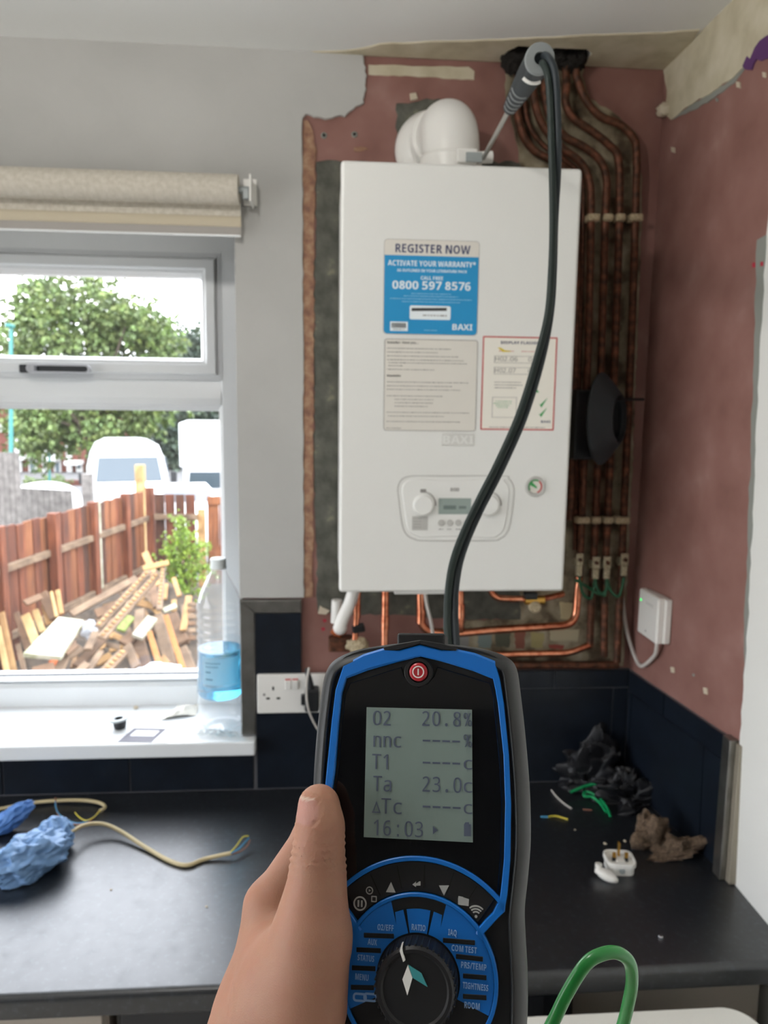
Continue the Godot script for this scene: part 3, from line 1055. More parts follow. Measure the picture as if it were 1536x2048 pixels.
	b.rbox(Vector3(-0.682, 2.0625, 0.022), Vector3(1.034, 0.016, 0.0024), 0.001)
	part(bl, "hem_flap", b, M.blind_back)
	b = MB.new()
	b.rbox(Vector3(-0.682, 2.0535, 0.0225), Vector3(1.034, 0.004, 0.005), 0.0015)
	part(bl, "bottom_rail", b, M.upvc)
	for s in [-0.150, -1.215]:
		var br := MB.new()
		br.rbox(Vector3(s + 0.007, 2.135, 0.030), Vector3(0.004, 0.050, 0.058), 0.0015)
		br.rbox(Vector3(s + 0.002, 2.140, 0.003), Vector3(0.026, 0.050, 0.006), 0.0015)
		var o := part(bl, "bracket", br, M.white_plastic)
		var pn := MB.new()
		pn.tube([Vector3(s - 0.018, y, 0.042), Vector3(s + 0.006, y, 0.042)], 0.007, 12)
		pn.rbox(Vector3(s - 0.002, y - 0.008, 0.046), Vector3(0.012, 0.020, 0.014), 0.002)
		part(o, "end_pin", pn, M.grey_plastic)

# ---------------------------------------------------------------- worktop and cupboards
func worktop() -> void:
	var b := MB.new()
	var zf := 0.580
	var y1 := 0.90
	var y0 := 0.862
	var prof := [Vector2(0.0, y0), Vector2(0.0, y1)]       # z, y
	for k in 7:
		var a := PI / 2 * k / 6.0
		prof.append(Vector2(zf - 0.010 + 0.010 * sin(a), y1 - 0.010 + 0.010 * cos(a)))
	prof.append(Vector2(zf, y0 + 0.004))
	prof.append(Vector2(zf - 0.004, y0))
	for i in prof.size():
		var p: Vector2 = prof[i]
		var q: Vector2 = prof[(i + 1) % prof.size()]
		var out := Vector3(0, (p.y + q.y) / 2.0 - 0.88, (p.x + q.x) / 2.0 - 0.29)
		if i == 1:
			out = Vector3.UP
		var e := func(s: Vector2) -> Vector3: return Vector3(wall_x(s.y, s.x) + 0.002, s.y, s.x)
		b.quad(Vector3(-1.9, p.y, p.x), e.call(p), e.call(q), Vector3(-1.9, q.y, q.x), out)
	b.prism(P2(prof), 0, 0.0001)
	var o := MB.new()
	o.v = b.v.slice(0, prof.size() * 6)
	o.n = b.n.slice(0, prof.size() * 6)
	o.u = b.u.slice(0, prof.size() * 6)
	solo("worktop", o, M.laminate, "black speckled laminate kitchen worktop with scuffs and dust", "worktop")
	# crumbs and scuffs left on the surface
	var rng := RandomNumberGenerator.new()
	rng.seed = 77
	for q in [[413, 1814, 0.002, "beside the hand"], [222, 1780, 0.0018, "beside the blue glove"], [1250, 1683, 0.003, "behind the white plug's earth pin"], [1210, 1688, 0.003, "behind the white plug, apart from the pins"], [1150, 1660, 0.0015, "between the yellow wire and the plug"]]:
		var at := ony(q[0], q[1], y1)
		var c := MB.new()
		c.lump(at + Vector3(0, q[2] * 0.4, 0), Vector3(q[2], q[2] * 0.5, q[2] * 1.4), noise(int(q[0]), 0.03), 0.5, Basis(Vector3.UP, rng.randf() * 3.0), 8, 6)
		solo("plaster_crumb", c, M.filler, "small plaster crumb on the worktop " + q[3], "crumb", "plaster crumbs on the worktop")
	var cab := thing("base_cabinet", "plain cupboard under the left end of the black worktop", "cabinet")
	span(cab, "body", Vector3(-1.9, 0.1, 0.02), Vector3(-0.32, y0, 0.535), M.cabinet_beige)
	span(cab, "plinth", Vector3(-1.9, 0.0, 0.03), Vector3(-0.32, 0.1, 0.48), M.cabinet_black)
	for i in 3:
		var d := span(cab, "door", Vector3(-1.9 + 0.527 * i, 0.12, 0.536), Vector3(-1.9 + 0.527 * i + 0.522, 0.855, 0.555), M.cabinet_beige, 0.002)
		span(d, "handle", Vector3(-1.5 + 0.527 * i, 0.78, 0.556), Vector3(-1.5 + 0.527 * i + 0.1, 0.79, 0.575), M.chrome, 0.003)
	var oven := thing("built_in_oven", "black glass fronted appliance built in under the worktop", "oven")
	span(oven, "body", Vector3(-0.31, 0.1, 0.02), Vector3(0.385, y0, 0.53), M.cabinet_black)
	span(oven, "control_panel", Vector3(-0.30, 0.745, 0.53), Vector3(0.38, 0.852, 0.548), M.cabinet_black, 0.003)
	span(oven, "door", Vector3(-0.30, 0.13, 0.53), Vector3(0.38, 0.735, 0.55), M.screen_glass, 0.003)
	span(oven, "trim_bar", Vector3(0.23, 0.79, 0.5475), Vector3(0.335, 0.835, 0.5490), M.dark_gap, 0.0005)
	span(oven, "handle", Vector3(-0.22, 0.70, 0.56), Vector3(0.30, 0.715, 0.575), M.brushed_steel, 0.004)
	var pan := thing("end_panel", "plain beige panel closing the space under the worktop corner", "panel")
	span(pan, "board", Vector3(0.392, 0.0, 0.50), Vector3(0.70, y0, 0.518), M.cabinet_beige)
	# white appliance pulled out in front
	var wm := thing("washing_machine", "white appliance with rounded top corners standing in front of the worktop", "appliance")
	var lid := MB.new()
	lid.prism(rrect(0.04, -1.185, 0.632, -0.602, 0.055, 8), 0.815, 0.861, 0.012)
	var lo := part(wm, "lid", lid, M.enamel)
	lo.transform = Transform3D(Basis(Vector3(1, 0, 0), Vector3(0, 0, -1), Vector3(0, 1, 0)), Vector3.ZERO)
	span(wm, "cabinet_body", Vector3(0.045, 0.02, 0.615), Vector3(0.627, 0.815, 1.175), M.enamel, 0.02)
	b = MB.new()
	b.lathe([Vector2(0.0, 0.02), Vector2(0.13, 0.02), Vector2(0.15, 0.012), Vector2(0.18, 0.012), Vector2(0.19, 0.0)], 32, Vector3(0.336, 0.42, 1.175), Basis(Vector3.RIGHT, PI / 2))
	part(wm, "door", b, M.dark_gap)
	span(wm, "control_panel", Vector3(0.06, 0.70, 1.17), Vector3(0.61, 0.80, 1.185), M.white_plastic, 0.004)

# ---------------------------------------------------------------- boiler and flue
const BZ := 0.282
func bp(px: float, py: float, out := 0.0) -> Vector3:
	return onz(px, py, BZ + out)

func boiler() -> void:
	var b := MB.new()
	var x0 := 0.0238
	var x1 := 0.4238
	var y0 := 1.4064
	var y1 := 2.1234
	var t := thing("wall_hung_boiler", "white wall hung boiler with stickers and a small control panel", "boiler")
	b.rbox(Vector3((x0 + x1) / 2.0, (y0 + y1) / 2.0, 0.13), Vector3(x1 - x0 - 0.004, y1 - y0 - 0.004, 0.255), 0.004)
	part(t, "casing", b, M.boiler_white)
	b = MB.new()
	b.rbox(Vector3((x0 + x1) / 2.0, (y0 + y1) / 2.0, BZ - 0.014), Vector3(x1 - x0, y1 - y0, 0.028), 0.006)
	part(t, "front_panel", b, M.boiler_white)
	b = MB.new()
	var u0 := bp(790, 1184)
	var u1 := bp(900, 1184)
	b.rbox(Vector3((u0.x + u1.x) / 2.0, y0 - 0.003, 0.22), Vector3(u1.x - u0.x, 0.008, 0.10), 0.002)
	part(t, "drip_tray", b, M.boiler_white)
	# --- warranty sticker
	var a := bp(769, 478)
	var e := bp(953.5, 671)
	var w := e.x - a.x
	var h := a.y - e.y
	var st := MB.new()
	st.prism(rrect(0, -h, w, 0, 0.006), 0.0, 0.0004)
	var s1 := part(t, "warranty_sticker", st, M.sticker_white, Vector3(a.x, a.y, BZ))
	st = MB.new()
	st.band(rrect(-0.0006, -h - 0.0006, w + 0.0006, 0.0006, 0.0065), rrect(0, -h, w, 0, 0.006), 0.0, 0.0003)
	part(s1, "border", st, M.print_grey)
	st = MB.new()
	var hb := h * 0.165
	var bluep := PackedVector2Array([Vector2(w - 0.0004, -hb), Vector2(0.0004, -hb)])
	for p in rrect(0.0004, -h + 0.0004, w - 0.0004, -hb, 0.006).slice(10, 20):
		bluep.append(p)
	st.prism(bluep, 0.0, 0.0006)
	part(s1, "blue_field", st, M.sticker_blue)
	var q := 0.0007
	words(s1, "REGISTER NOW", Vector3(w * 0.505, -h * 0.092, q - 0.0002), 0.0135, M.print_navy, w * 0.79)
	words(s1, "ACTIVATE YOUR WARRANTY*", Vector3(w * 0.505, -h * 0.247, q), 0.0085, M.print_white, w * 0.93)
	words(s1, "AS OUTLINED IN YOUR LITERATURE PACK", Vector3(w * 0.505, -h * 0.322, q), 0.0044, M.print_white, w * 0.74)
	words(s1, "CALL FREE", Vector3(w * 0.505, -h * 0.398, q), 0.0058, M.print_white, w * 0.235)
	words(s1, "0800 597 8576", Vector3(w * 0.505, -h * 0.478, q), 0.0132, M.print_white, w * 0.83)
	for l in [[0.565, 0.42], [0.592, 0.58], [0.622, 0.87], [0.652, 0.62], [0.955, 0.14]]:
		scribble(s1, Vector3(w * 0.5, -h * l[0], q), w * l[1], 0.0016, M.print_pale, int(l[0] * 1000))
	st = MB.new()
	st.prism(rrect(w * 0.275, -h * 0.840, w * 0.712, -h * 0.692, 0.003), 0.0, 0.0007)
	var sub := part(s1, "serial_label", st, M.print_white)
	st = MB.new()
	st.prism(P2([[w * 0.295, -h * 0.752], [w * 0.670, -h * 0.742], [w * 0.670, -h * 0.710], [w * 0.295, -h * 0.720]]), 0.0, 0.0009)
	part(s1, "bar_print", st, M.print_dark)
	scribble(s1, Vector3(w * 0.545, -h * 0.795, 0.0009), w * 0.26, 0.0032, M.print_grey, 41)
	st = MB.new()
	st.prism(rrect(w * 0.07, -h * 0.968, w * 0.258, -h * 0.868, 0.0006), 0.0, 0.0007)
	part(s1, "barcode_label", st, M.print_white)
	st = MB.new()
	for k in 22:
		var bx := w * (0.085 + 0.0072 * k)
		st.rbox(Vector3(bx, -h * 0.908, 0.0008), Vector3(w * (0.0025 + 0.003 * float((k * 7) % 3) / 2.0), h * 0.052, 0.0003))
	part(s1, "barcode", st, M.print_dark)
	scribble(s1, Vector3(w * 0.164, -h * 0.950, 0.0009), w * 0.12, 0.0014, M.print_dark, 43)
	words(s1, "BAXI", Vector3(w * 0.84, -h * 0.915, q), 0.0098, M.print_white, w * 0.215)
	# --- checklist sticker
	a = bp(769, 677)
	e = bp(951, 863)
	w = e.x - a.x
	h = a.y - e.y
	st = MB.new()
	st.prism(rrect(0, -h, w, 0, 0.005), 0.0, 0.0004)
	var s2 := part(t, "checklist_sticker", st, M.sticker_white, Vector3(a.x, a.y, BZ))
	st = MB.new()
	st.band(rrect(0, -h, w, 0, 0.005), rrect(0.0009, -h + 0.0009, w - 0.0009, -0.0009, 0.0042), 0.0, 0.0006)
	part(s2, "border", st, M.print_grey)
	words(s2, "Installer - Have you...", Vector3(w * 0.03, -h * 0.040, q - 0.0002), 0.0038, M.print_dark, w * 0.33, true)
	words(s2, "Householder", Vector3(w * 0.03, -h * 0.398, q - 0.0002), 0.0035, M.print_dark, w * 0.15, true)
	for l in [[0.103, 0.03, 0.68], [0.143, 0.03, 0.54], [0.185, 0.03, 0.76], [0.226, 0.03, 0.82], [0.258, 0.045, 0.84], [0.290, 0.045, 0.15], [0.330, 0.03, 0.51], [0.466, 0.03, 0.88], [0.508, 0.03, 0.70], [0.547, 0.03, 0.79], [0.617, 0.03, 0.60], [0.655, 0.115, 0.42], [0.692, 0.115, 0.41], [0.730, 0.115, 0.36], [0.797, 0.03, 0.90], [0.838, 0.045, 0.61], [0.898, 0.03, 0.80], [0.972, 0.03, 0.16]]:
		scribble(s2, Vector3(w * (l[1] + l[2] / 2.0), -h * l[0], q - 0.0002), w * l[2], 0.0021, M.print_grey, int(l[0] * 1000) + 7)
	# --- fault code sheet with red border
	a = bp(966, 672)
	e = bp(1107, 861)
	w = e.x - a.x
	h = a.y - e.y
	st = MB.new()
	st.prism(rrect(0, -h, w, 0, 0.0012), 0.0, 0.0004)
	var s3 := part(t, "fault_code_sheet", st, M.paper, Vector3(a.x, a.y, BZ))
	st = MB.new()
	st.band(rrect(0, -h, w, 0, 0.0012), rrect(0.0022, -h + 0.0022, w - 0.0022, -0.0022, 0.0006), 0.0, 0.0006)
	part(s3, "red_border", st, M.print_red)
	words(s3, "DISPLAY FLASHING?", Vector3(w * 0.54, -h * 0.065, q - 0.0002), 0.0046, M.print_navy, w * 0.60)
	words(s3, "H02.06", Vector3(w * 0.32, -h * 0.240, q - 0.0002), 0.0072, M.print_grey, w * 0.30, false, false)
	words(s3, "H02.07", Vector3(w * 0.31, -h * 0.362, q - 0.0002), 0.0072, M.print_grey, w * 0.28, false, false)
	words(s3, "0", Vector3(w * 0.64, -h * 0.240, q - 0.0002), 0.0072, M.print_grey, w * 0.045, false, false)
	words(s3, "0", Vector3(w * 0.64, -h * 0.362, q - 0.0002), 0.0072, M.print_grey, w * 0.045, false, false)
	for l in [[0.155, 0.22, 0.20], [0.155, 0.52, 0.26]]:
		scribble(s3, Vector3(w * (l[1] + l[2] / 2.0), -h * l[0], q - 0.0002), w * l[2], 0.0016, M.print_red, 61)
	for l in [[0.485, 0.17, 0.36], [0.515, 0.17, 0.38], [0.545, 0.17, 0.30], [0.970, 0.12, 0.76]]:
		scribble(s3, Vector3(w * (l[1] + l[2] / 2.0), -h * l[0], q - 0.0002), w * l[2], 0.0021, M.print_grey, int(l[0] * 1000))
	for l in [[0.690, 0.19, 0.22], [0.712, 0.17, 0.24], [0.734, 0.20, 0.18], [0.755, 0.22, 0.14]]:
		scribble(s3, Vector3(w * (l[1] + l[2] / 2.0), -h * l[0], q - 0.0002), w * l[2], 0.0016, M.print_green, int(l[0] * 1000))
	for l in [[0.15, 0.865, 0.48, 0.645], [0.16, 0.280, 0.75, 0.205], [0.16, 0.400, 0.75, 0.325]]:
		st = MB.new()
		st.band(rrect(w * l[0], -h * l[1], w * l[2], -h * l[3], 0.0004), rrect(w * (l[0] + 0.006), -h * (l[1] - 0.004), w * (l[2] - 0.006), -h * (l[3] + 0.004), 0.0003), 0.0, 0.0006)
		part(s3, "printed_box", st, M.print_grey)
	st = MB.new()
	st.prism(P2([[w * 0.20, -h * 0.120], [w * 0.24, -h * 0.118], [w * 0.30, -h * 0.145], [w * 0.38, -h * 0.150], [w * 0.37, -h * 0.162], [w * 0.27, -h * 0.165]]), 0.0, 0.0006)
	part(s3, "yellow_picture", st, M.print_yellow)
	for k in 2:
		var cy := -h * (0.715 + 0.105 * k)
		st = MB.new()
		st.prism(P2([[w * 0.78, cy + 0.002], [w * 0.80, cy - 0.001], [w * 0.815, cy + 0.0005], [w * 0.90, cy + 0.011], [w * 0.82, cy - 0.006]]), 0.0, 0.0006)
		part(s3, "tick_mark", st, M.print_green)
	st = MB.new()
	st.prism(P2([[w * 0.72, -h * 0.59], [w * 0.78, -h * 0.59], [w * 0.75, -h * 0.555]]), 0.0, 0.0006)
	part(s3, "green_arrow", st, M.print_green)
	words(s3, "BAXI", Vector3(w * 0.885, -h * 0.905, q - 0.0002), 0.0040, M.print_navy, w * 0.13)
	# --- maker's badge pressed into the panel
	a = bp(883, 867)
	e = bp(948, 892)
	st = MB.new()
	st.prism(rrect(0, e.y - a.y, e.x - a.x, 0, 0.002), 0.0, 0.0012, 0.0006)
	var bd := part(t, "badge", st, M.emboss, Vector3(a.x, a.y, BZ))
	words(bd, "BAXI", Vector3((e.x - a.x) / 2.0, (e.y - a.y) / 2.0, 0.0015), 0.0140, M.boiler_white, (e.x - a.x) * 0.92)
	# --- control panel, set into a shallow tray
	var pts := []
	for p in [[826, 951], [1000, 951], [1018, 957], [1027, 972], [1028, 990], [1022, 1040], [1014, 1066], [1000, 1078], [980, 1082], [850, 1082], [828, 1079], [812, 1070], [803, 1050], [796, 1000], [794, 978], [799, 962], [810, 954]]:
		var r := bp(p[0], p[1])
		pts.append(Vector2(r.x, r.y))
	var rim := PackedVector2Array()
	for p in curve(pts + [pts[0]], 4).slice(0, -1):
		rim.append(p)
	var mid := Vector2.ZERO
	for p in rim:
		mid += p / rim.size()
	var in1 := PackedVector2Array()
	var in2 := PackedVector2Array()
	for p in rim:
		in1.append(p + (mid - p).normalized() * 0.0022)
		in2.append(p + (mid - p).normalized() * 0.0085)
	st = MB.new()
	st.band(rim, in1, BZ - 0.001, BZ + 0.0013, true, 0.25)
	var cp := part(t, "control_panel", st, M.seam)
	st = MB.new()
	st.prism(in1, BZ - 0.001, BZ + 0.0006, 0.0)
	part(cp, "panel_tray", st, M.boiler_white)
	st = MB.new()
	st.prism(in2, BZ - 0.001, BZ + 0.0024, 0.0016)
	part(cp, "panel_face", st, M.boiler_white)
	var fz := BZ + 0.0024
	for k in [[846, 1010], [977, 1010]]:
		var c := bp(k[0], k[1], 0.003)
		st = MB.new()
		st.lathe([Vector2(0.0, 0.009), Vector2(0.0155, 0.009), Vector2(0.0172, 0.0075), Vector2(0.018, 0.0)], 36, Vector3(c.x, c.y, fz), Basis(Vector3.RIGHT, PI / 2))
		part(cp, "knob", st, M.boiler_white)
		st = MB.new()
		var o1 := PackedVector2Array()
		var o2 := PackedVector2Array()
		for i in 15:
			var an := deg_to_rad(85.0 - 88.0 * i / 14.0)
			o1.append(Vector2(c.x, c.y) + Vector2(cos(an), sin(an)) * 0.0235)
			o2.append(Vector2(c.x, c.y) + Vector2(cos(an), sin(an)) * (0.0205 + 0.0022 * (1.0 - i / 14.0)))
		st.band(o1, o2, fz, fz + 0.0003, false)
		part(cp, "dial_mark", st, M.print_grey)
		st = MB.new()
		st.rbox(Vector3(c.x, c.y + 0.0245, fz), Vector3(0.010, 0.006, 0.0006))
		part(cp, "dial_symbol", st, M.print_grey)
	a = bp(877, 996)
	e = bp(941, 1028)
	st = MB.new()
	st.prism(rrect(a.x, e.y, e.x, a.y, 0.001), fz, fz + 0.0006, 0.0)
	part(cp, "display", st, M.lcd_grey)
	scribble(cp, Vector3((a.x + e.x) / 2.0, (a.y + e.y) / 2.0 - 0.002, fz + 0.0007), 0.040, 0.011, M.lcd_dark, 33)
	var n8 := bp(909, 979)
	words(cp, "800", Vector3(n8.x, n8.y, fz + 0.0002), 0.0062, M.print_grey, 0.0155)
	for x in [882, 899, 916, 933]:
		var c := bp(x, 1045)
		st = MB.new()
		st.lathe([Vector2(0.0, 0.002), Vector2(0.005, 0.002), Vector2(0.006, 0.0012), Vector2(0.006, 0.0)], 18, Vector3(c.x, c.y, fz), Basis(Vector3.RIGHT, PI / 2))
		part(cp, "push_button", st, M.seam)
		scribble(cp, Vector3(c.x, bp(x, 1058).y, fz + 0.0002), 0.008, 0.003, M.print_grey, x)
	a = bp(824, 1032)
	e = bp(855, 1060)
	st = MB.new()
	st.prism(rrect(a.x, e.y, e.x, a.y, 0.001), fz, fz + 0.0003, 0.0)
	part(cp, "data_label", st, M.seam)
	for k in 4:
		scribble(cp, Vector3(a.x + 0.009, a.y - 0.004 - 0.005 * k, fz + 0.0004), 0.014, 0.0016, M.print_grey, 90 + k)
	# --- pressure gauge
	var g := bp(1070, 973)
	st = MB.new()
	st.lathe([Vector2(0.0125, 0.002), Vector2(0.0135, 0.0035), Vector2(0.0165, 0.0035), Vector2(0.018, 0.0)], 36, Vector3(g.x, g.y, BZ), Basis(Vector3.RIGHT, PI / 2))
	var gg := part(t, "pressure_gauge", st, M.seam)
	st = MB.new()
	st.lathe([Vector2(0.0, 0.0012), Vector2(0.0130, 0.0012), Vector2(0.0130, 0.0)], 30, Vector3(g.x, g.y, BZ), Basis(Vector3.RIGHT, PI / 2))
	part(gg, "gauge_face", st, M.sticker_white)
	for r in [[60.0, 215.0, M.print_green], [-70.0, 55.0, M.print_red], [215.0, 285.0, M.print_grey]]:
		st = MB.new()
		var o3 := PackedVector2Array()
		var o4 := PackedVector2Array()
		for i in 11:
			var an := deg_to_rad(lerpf(r[0], r[1], i / 10.0))
			o3.append(Vector2(g.x, g.y) + Vector2(cos(an), sin(an)) * 0.0125)
			o4.append(Vector2(g.x, g.y) + Vector2(cos(an), sin(an)) * (0.0098 if r[2] != M.print_grey else 0.0118))
		st.band(o3, o4, BZ + 0.0012, BZ + 0.0015, false)
		part(gg, "scale_band", st, r[2])
	st = MB.new()
	st.prism(P2([[g.x - 0.010, g.y + 0.003], [g.x + 0.002, g.y - 0.0035], [g.x + 0.0035, g.y - 0.001], [g.x - 0.006, g.y + 0.008]]), BZ + 0.0016, BZ + 0.0020)
	part(gg, "needle", st, M.print_green)

	# --- flue: elbow on top of the boiler, back into the wall
	var fl := thing("flue_elbow", "white plastic flue elbow rising from the boiler top into the wall", "flue")
	var fx := 0.223
	var ty := y1
	var r0 := 0.051
	st = MB.new()
	var path := [Vector3(fx, ty, 0.150), Vector3(fx, ty + 0.030, 0.150), Vector3(fx, ty + 0.064, 0.150)]
	for i in 15:
		var an := PI / 2 * i / 14.0
		path.append(Vector3(fx - 0.002 * sin(an), ty + 0.065 + 0.044 * sin(an), 0.106 + 0.044 * cos(an)))
	path.append(Vector3(fx - 0.005, ty + 0.109, 0.075))
	path.append(Vector3(fx - 0.009, ty + 0.109, 0.030))
	st.tube(path, r0, 44)
	part(fl, "elbow", st, M.flue_white)
	st = MB.new()
	st.lathe([Vector2(0.0, 0.0), Vector2(r0 + 0.005, 0.0), Vector2(r0 + 0.005, 0.044), Vector2(r0 + 0.002, 0.050), Vector2(r0 - 0.004, 0.050)], 44, Vector3(fx, ty, 0.150))
	part(fl, "collar", st, M.flue_white)
	st = MB.new()
	st.lathe([Vector2(r0 - 0.004, 0.0), Vector2(r0 + 0.003, 0.0), Vector2(r0 + 0.005, 0.006), Vector2(r0 + 0.005, 0.022), Vector2(r0 - 0.004, 0.024)], 44, Vector3(fx - 0.007, ty + 0.109, 0.052), Basis(Vector3.RIGHT, PI / 2))
	part(fl, "joint_ring", st, M.flue_white)
	st = MB.new()
	st.lathe([Vector2(0.045, 0.034), Vector2(0.058, 0.034), Vector2(0.070, 0.020), Vector2(0.076, 0.006), Vector2(0.077, 0.0), Vector2(0.040, 0.0)], 52, Vector3(0.212, ty + 0.109, -0.005), Basis(Vector3.RIGHT, PI / 2), false)
	part(fl, "wall_collar", st, M.flue_white)
	st = MB.new()
	st.rbox(Vector3(0.243, ty + 0.036, 0.200), Vector3(0.036, 0.024, 0.022), 0.003)
	st.tube([Vector3(0.262, ty + 0.036, 0.200), Vector3(0.288, ty + 0.038, 0.200)], 0.010, 18)
	part(fl, "sampling_port", st, M.flue_white)
	st = MB.new()
	st.rbox(Vector3(0.254, ty + 0.033, 0.212), Vector3(0.028, 0.016, 0.004), 0.001)
	part(fl, "port_cap", st, M.grey_plastic)

# short strokes that stand for a line of print too small to read
func scribble(parent: Node3D, at: Vector3, width: float, height: float, m: Material, seed_: int) -> void:
	var rng := RandomNumberGenerator.new()
	rng.seed = seed_
	var b := MB.new()
	var x := -width / 2.0
	while x < width / 2.0:
		var l := minf(rng.randf_range(0.6, 2.4) * height, width / 2.0 - x)
		b.rbox(Vector3(x + l / 2.0, 0, 0), Vector3(maxf(l, 0.0003), height * rng.randf_range(0.42, 0.72), 0.0002))
		x += l + height * 0.45
	part(parent, "print_line", b, m, at)

# ---------------------------------------------------------------- copper pipes
func pipe(path: Array, r: float, m: Material, label: String, group := "", called := "copper_pipe") -> Node3D:
	var b := MB.new()
	b.tube(path, r, 14)
	return solo(called, b, m, label, "pipe", group)

func wallpath(list: Array, z: float) -> Array:
	var out := []
	for p in list:
		out.append(onz(p[0], p[1], p[2] if p.size() > 2 else z))
	return out

func pipes() -> void:
	var r := 0.0078
	var z := 0.022
	var up := 2.55
	var lines := {
		"a": [[1066, 150], [1068, 197], [1084, 248], [1117, 290], [1157, 321], [1178, 359], [1182, 425], [1176, 700], [1161, 1110], [1158, 1160]],
		"b": [[1090, 140], [1090, 190], [1102, 238], [1128, 272], [1168, 294], [1200, 321], [1213, 359], [1211, 425], [1203, 700], [1188, 1110], [1183, 1190]],
		"c": [[1132, 130], [1133, 166], [1131, 204], [1145, 235], [1179, 259], [1218, 290], [1237, 321], [1239, 425], [1230, 700], [1212, 1110], [1208, 1312]],
		"d": [[1152, 128], [1157, 164], [1173, 202], [1201, 233], [1241, 250], [1265, 275], [1273, 305], [1271, 425], [1262, 700], [1244, 1110], [1234, 1324]],
		"e": [[1036, 130], [1034, 215], [1045, 268], [1068, 301], [1104, 321], [1140, 348], [1152, 400], [1151, 700], [1140, 1040]],
		"f": [[1052, 140], [1050, 210], [1060, 255], [1088, 292], [1130, 320], [1160, 352], [1166, 420], [1160, 700], [1150, 1100]]}
	var mats := {"a": M.copper_old, "b": M.copper_old, "c": M.copper_old, "d": M.copper_old, "e": M.copper_old, "f": M.copper_old}
	var say := {"a": "tarnished copper pipe running closest to the boiler side, down to the bright bend", "b": "tarnished copper pipe that is second from the boiler side",
		"c": "tarnished brown copper pipe with an earth clamp, third from the boiler", "d": "outermost tarnished copper pipe, next to the corner of the room",
		"e": "tarnished copper pipe that swings in behind the boiler top corner", "f": "thin copper pipe squeezed behind the others beside the boiler"}
	for k in lines:
		var zz: float = {"e": 0.012, "f": 0.006}.get(k, z)
		var p := wallpath(lines[k], zz)
		p.insert(0, Vector3(p[0].x - 0.004, up, zz + 0.004))
		if k == "b":      # runs into the lower horizontal pipe
			p.append_array(wallpath([[1180, 1292]], zz))
		pipe(curve(p, 6), r if k != "f" else 0.005, mats[k], say[k], "old copper pipes beside the boiler")
	# bright pipes under the boiler
	pipe(bent(wallpath([[840, 1150, 0.09], [842, 1262, 0.09], [900, 1268, 0.085], [1010, 1258, 0.06], [1150, 1250, 0.035], [1158, 1155, 0.024]], 0.08), 0.03), 0.0085, M.copper_new, "bright new copper pipe bending from the boiler to the right", "")
	pipe(wallpath([[771, 1150, 0.10], [770, 1230, 0.10], [769, 1300, 0.10]], 0.1), 0.0075, M.copper_new, "straight bright copper pipe dropping from the boiler, second from its left side", "")
	pipe(wallpath([[718, 1150, 0.07], [714, 1225, 0.07], [708, 1300, 0.07]], 0.07), 0.0065, M.copper_new, "bright copper pipe with a soldered joint behind the white plastic pipe", "")
	pipe(wallpath([[921, 1150, 0.10], [922, 1240, 0.10], [922, 1262, 0.09]], 0.1), 0.0065, M.copper_new, "bright copper pipe dropping beside the analyser cable", "")
	pipe(bent(wallpath([[975, 1150, 0.11], [985, 1196, 0.11], [1030, 1198, 0.11], [1085, 1198, 0.10], [1125, 1188, 0.06]], 0.1), 0.02), 0.0065, M.copper_new, "short bent copper pipe leading to the brass valve", "")
	pipe(bent(wallpath([[760, 1312, 0.03], [1000, 1309, 0.03], [1140, 1306, 0.03], [1180, 1290, 0.022]], 0.03), 0.02), 0.0075, M.copper_new, "lower horizontal copper pipe just above the tiles", "")
	pipe(bent(wallpath([[760, 1330, 0.014], [1040, 1330, 0.014], [1236, 1330, 0.016]], 0.014), 0.02), 0.0085, M.copper_old, "lowest dull brown copper pipe resting on the tile edge", "")
	# fittings
	for q in [[714, 1222, 0.07, 0.0078, "behind the white plastic pipe"], [842, 1232, 0.09, 0.0098, "above the big bright bend"], [770, 1246, 0.10, 0.0088, "on the second pipe from the boiler left side"], [922, 1222, 0.1, 0.0078, "next to the analyser cable"]]:
		var c := onz(q[0], q[1], q[2])
		var b := MB.new()
		b.tube([c + Vector3(0, 0.014, 0), c - Vector3(0, 0.014, 0)], q[3], 14)
		solo("pipe_coupling", b, M.copper_new, "soldered copper coupling under the boiler, " + q[4], "fitting", "pipe couplings under the boiler")
	var v := onz(1068, 1212, 0.11)
	var t := thing("isolating_valve", "small brass valve with a cream plastic cap under the boiler", "valve")
	var b1 := MB.new()
	b1.tube([v + Vector3(-0.02, 0.012, 0), v + Vector3(0.02, 0.012, 0)], 0.009, 14)
	part(t, "valve_body", b1, M.brass)
	b1 = MB.new()
	b1.lathe([Vector2(0, 0.012), Vector2(0.010, 0.012), Vector2(0.012, 0.009), Vector2(0.012, 0.0)], 20, v, Basis(Vector3.RIGHT, PI / 2))
	part(t, "valve_cap", b1, M.clip_cream)
	b1 = MB.new()
	b1.rbox(v + Vector3(-0.008, 0.022, 0.0), Vector3(0.026, 0.014, 0.02), 0.003)
	part(t, "lever_head", b1, M.black_plastic)
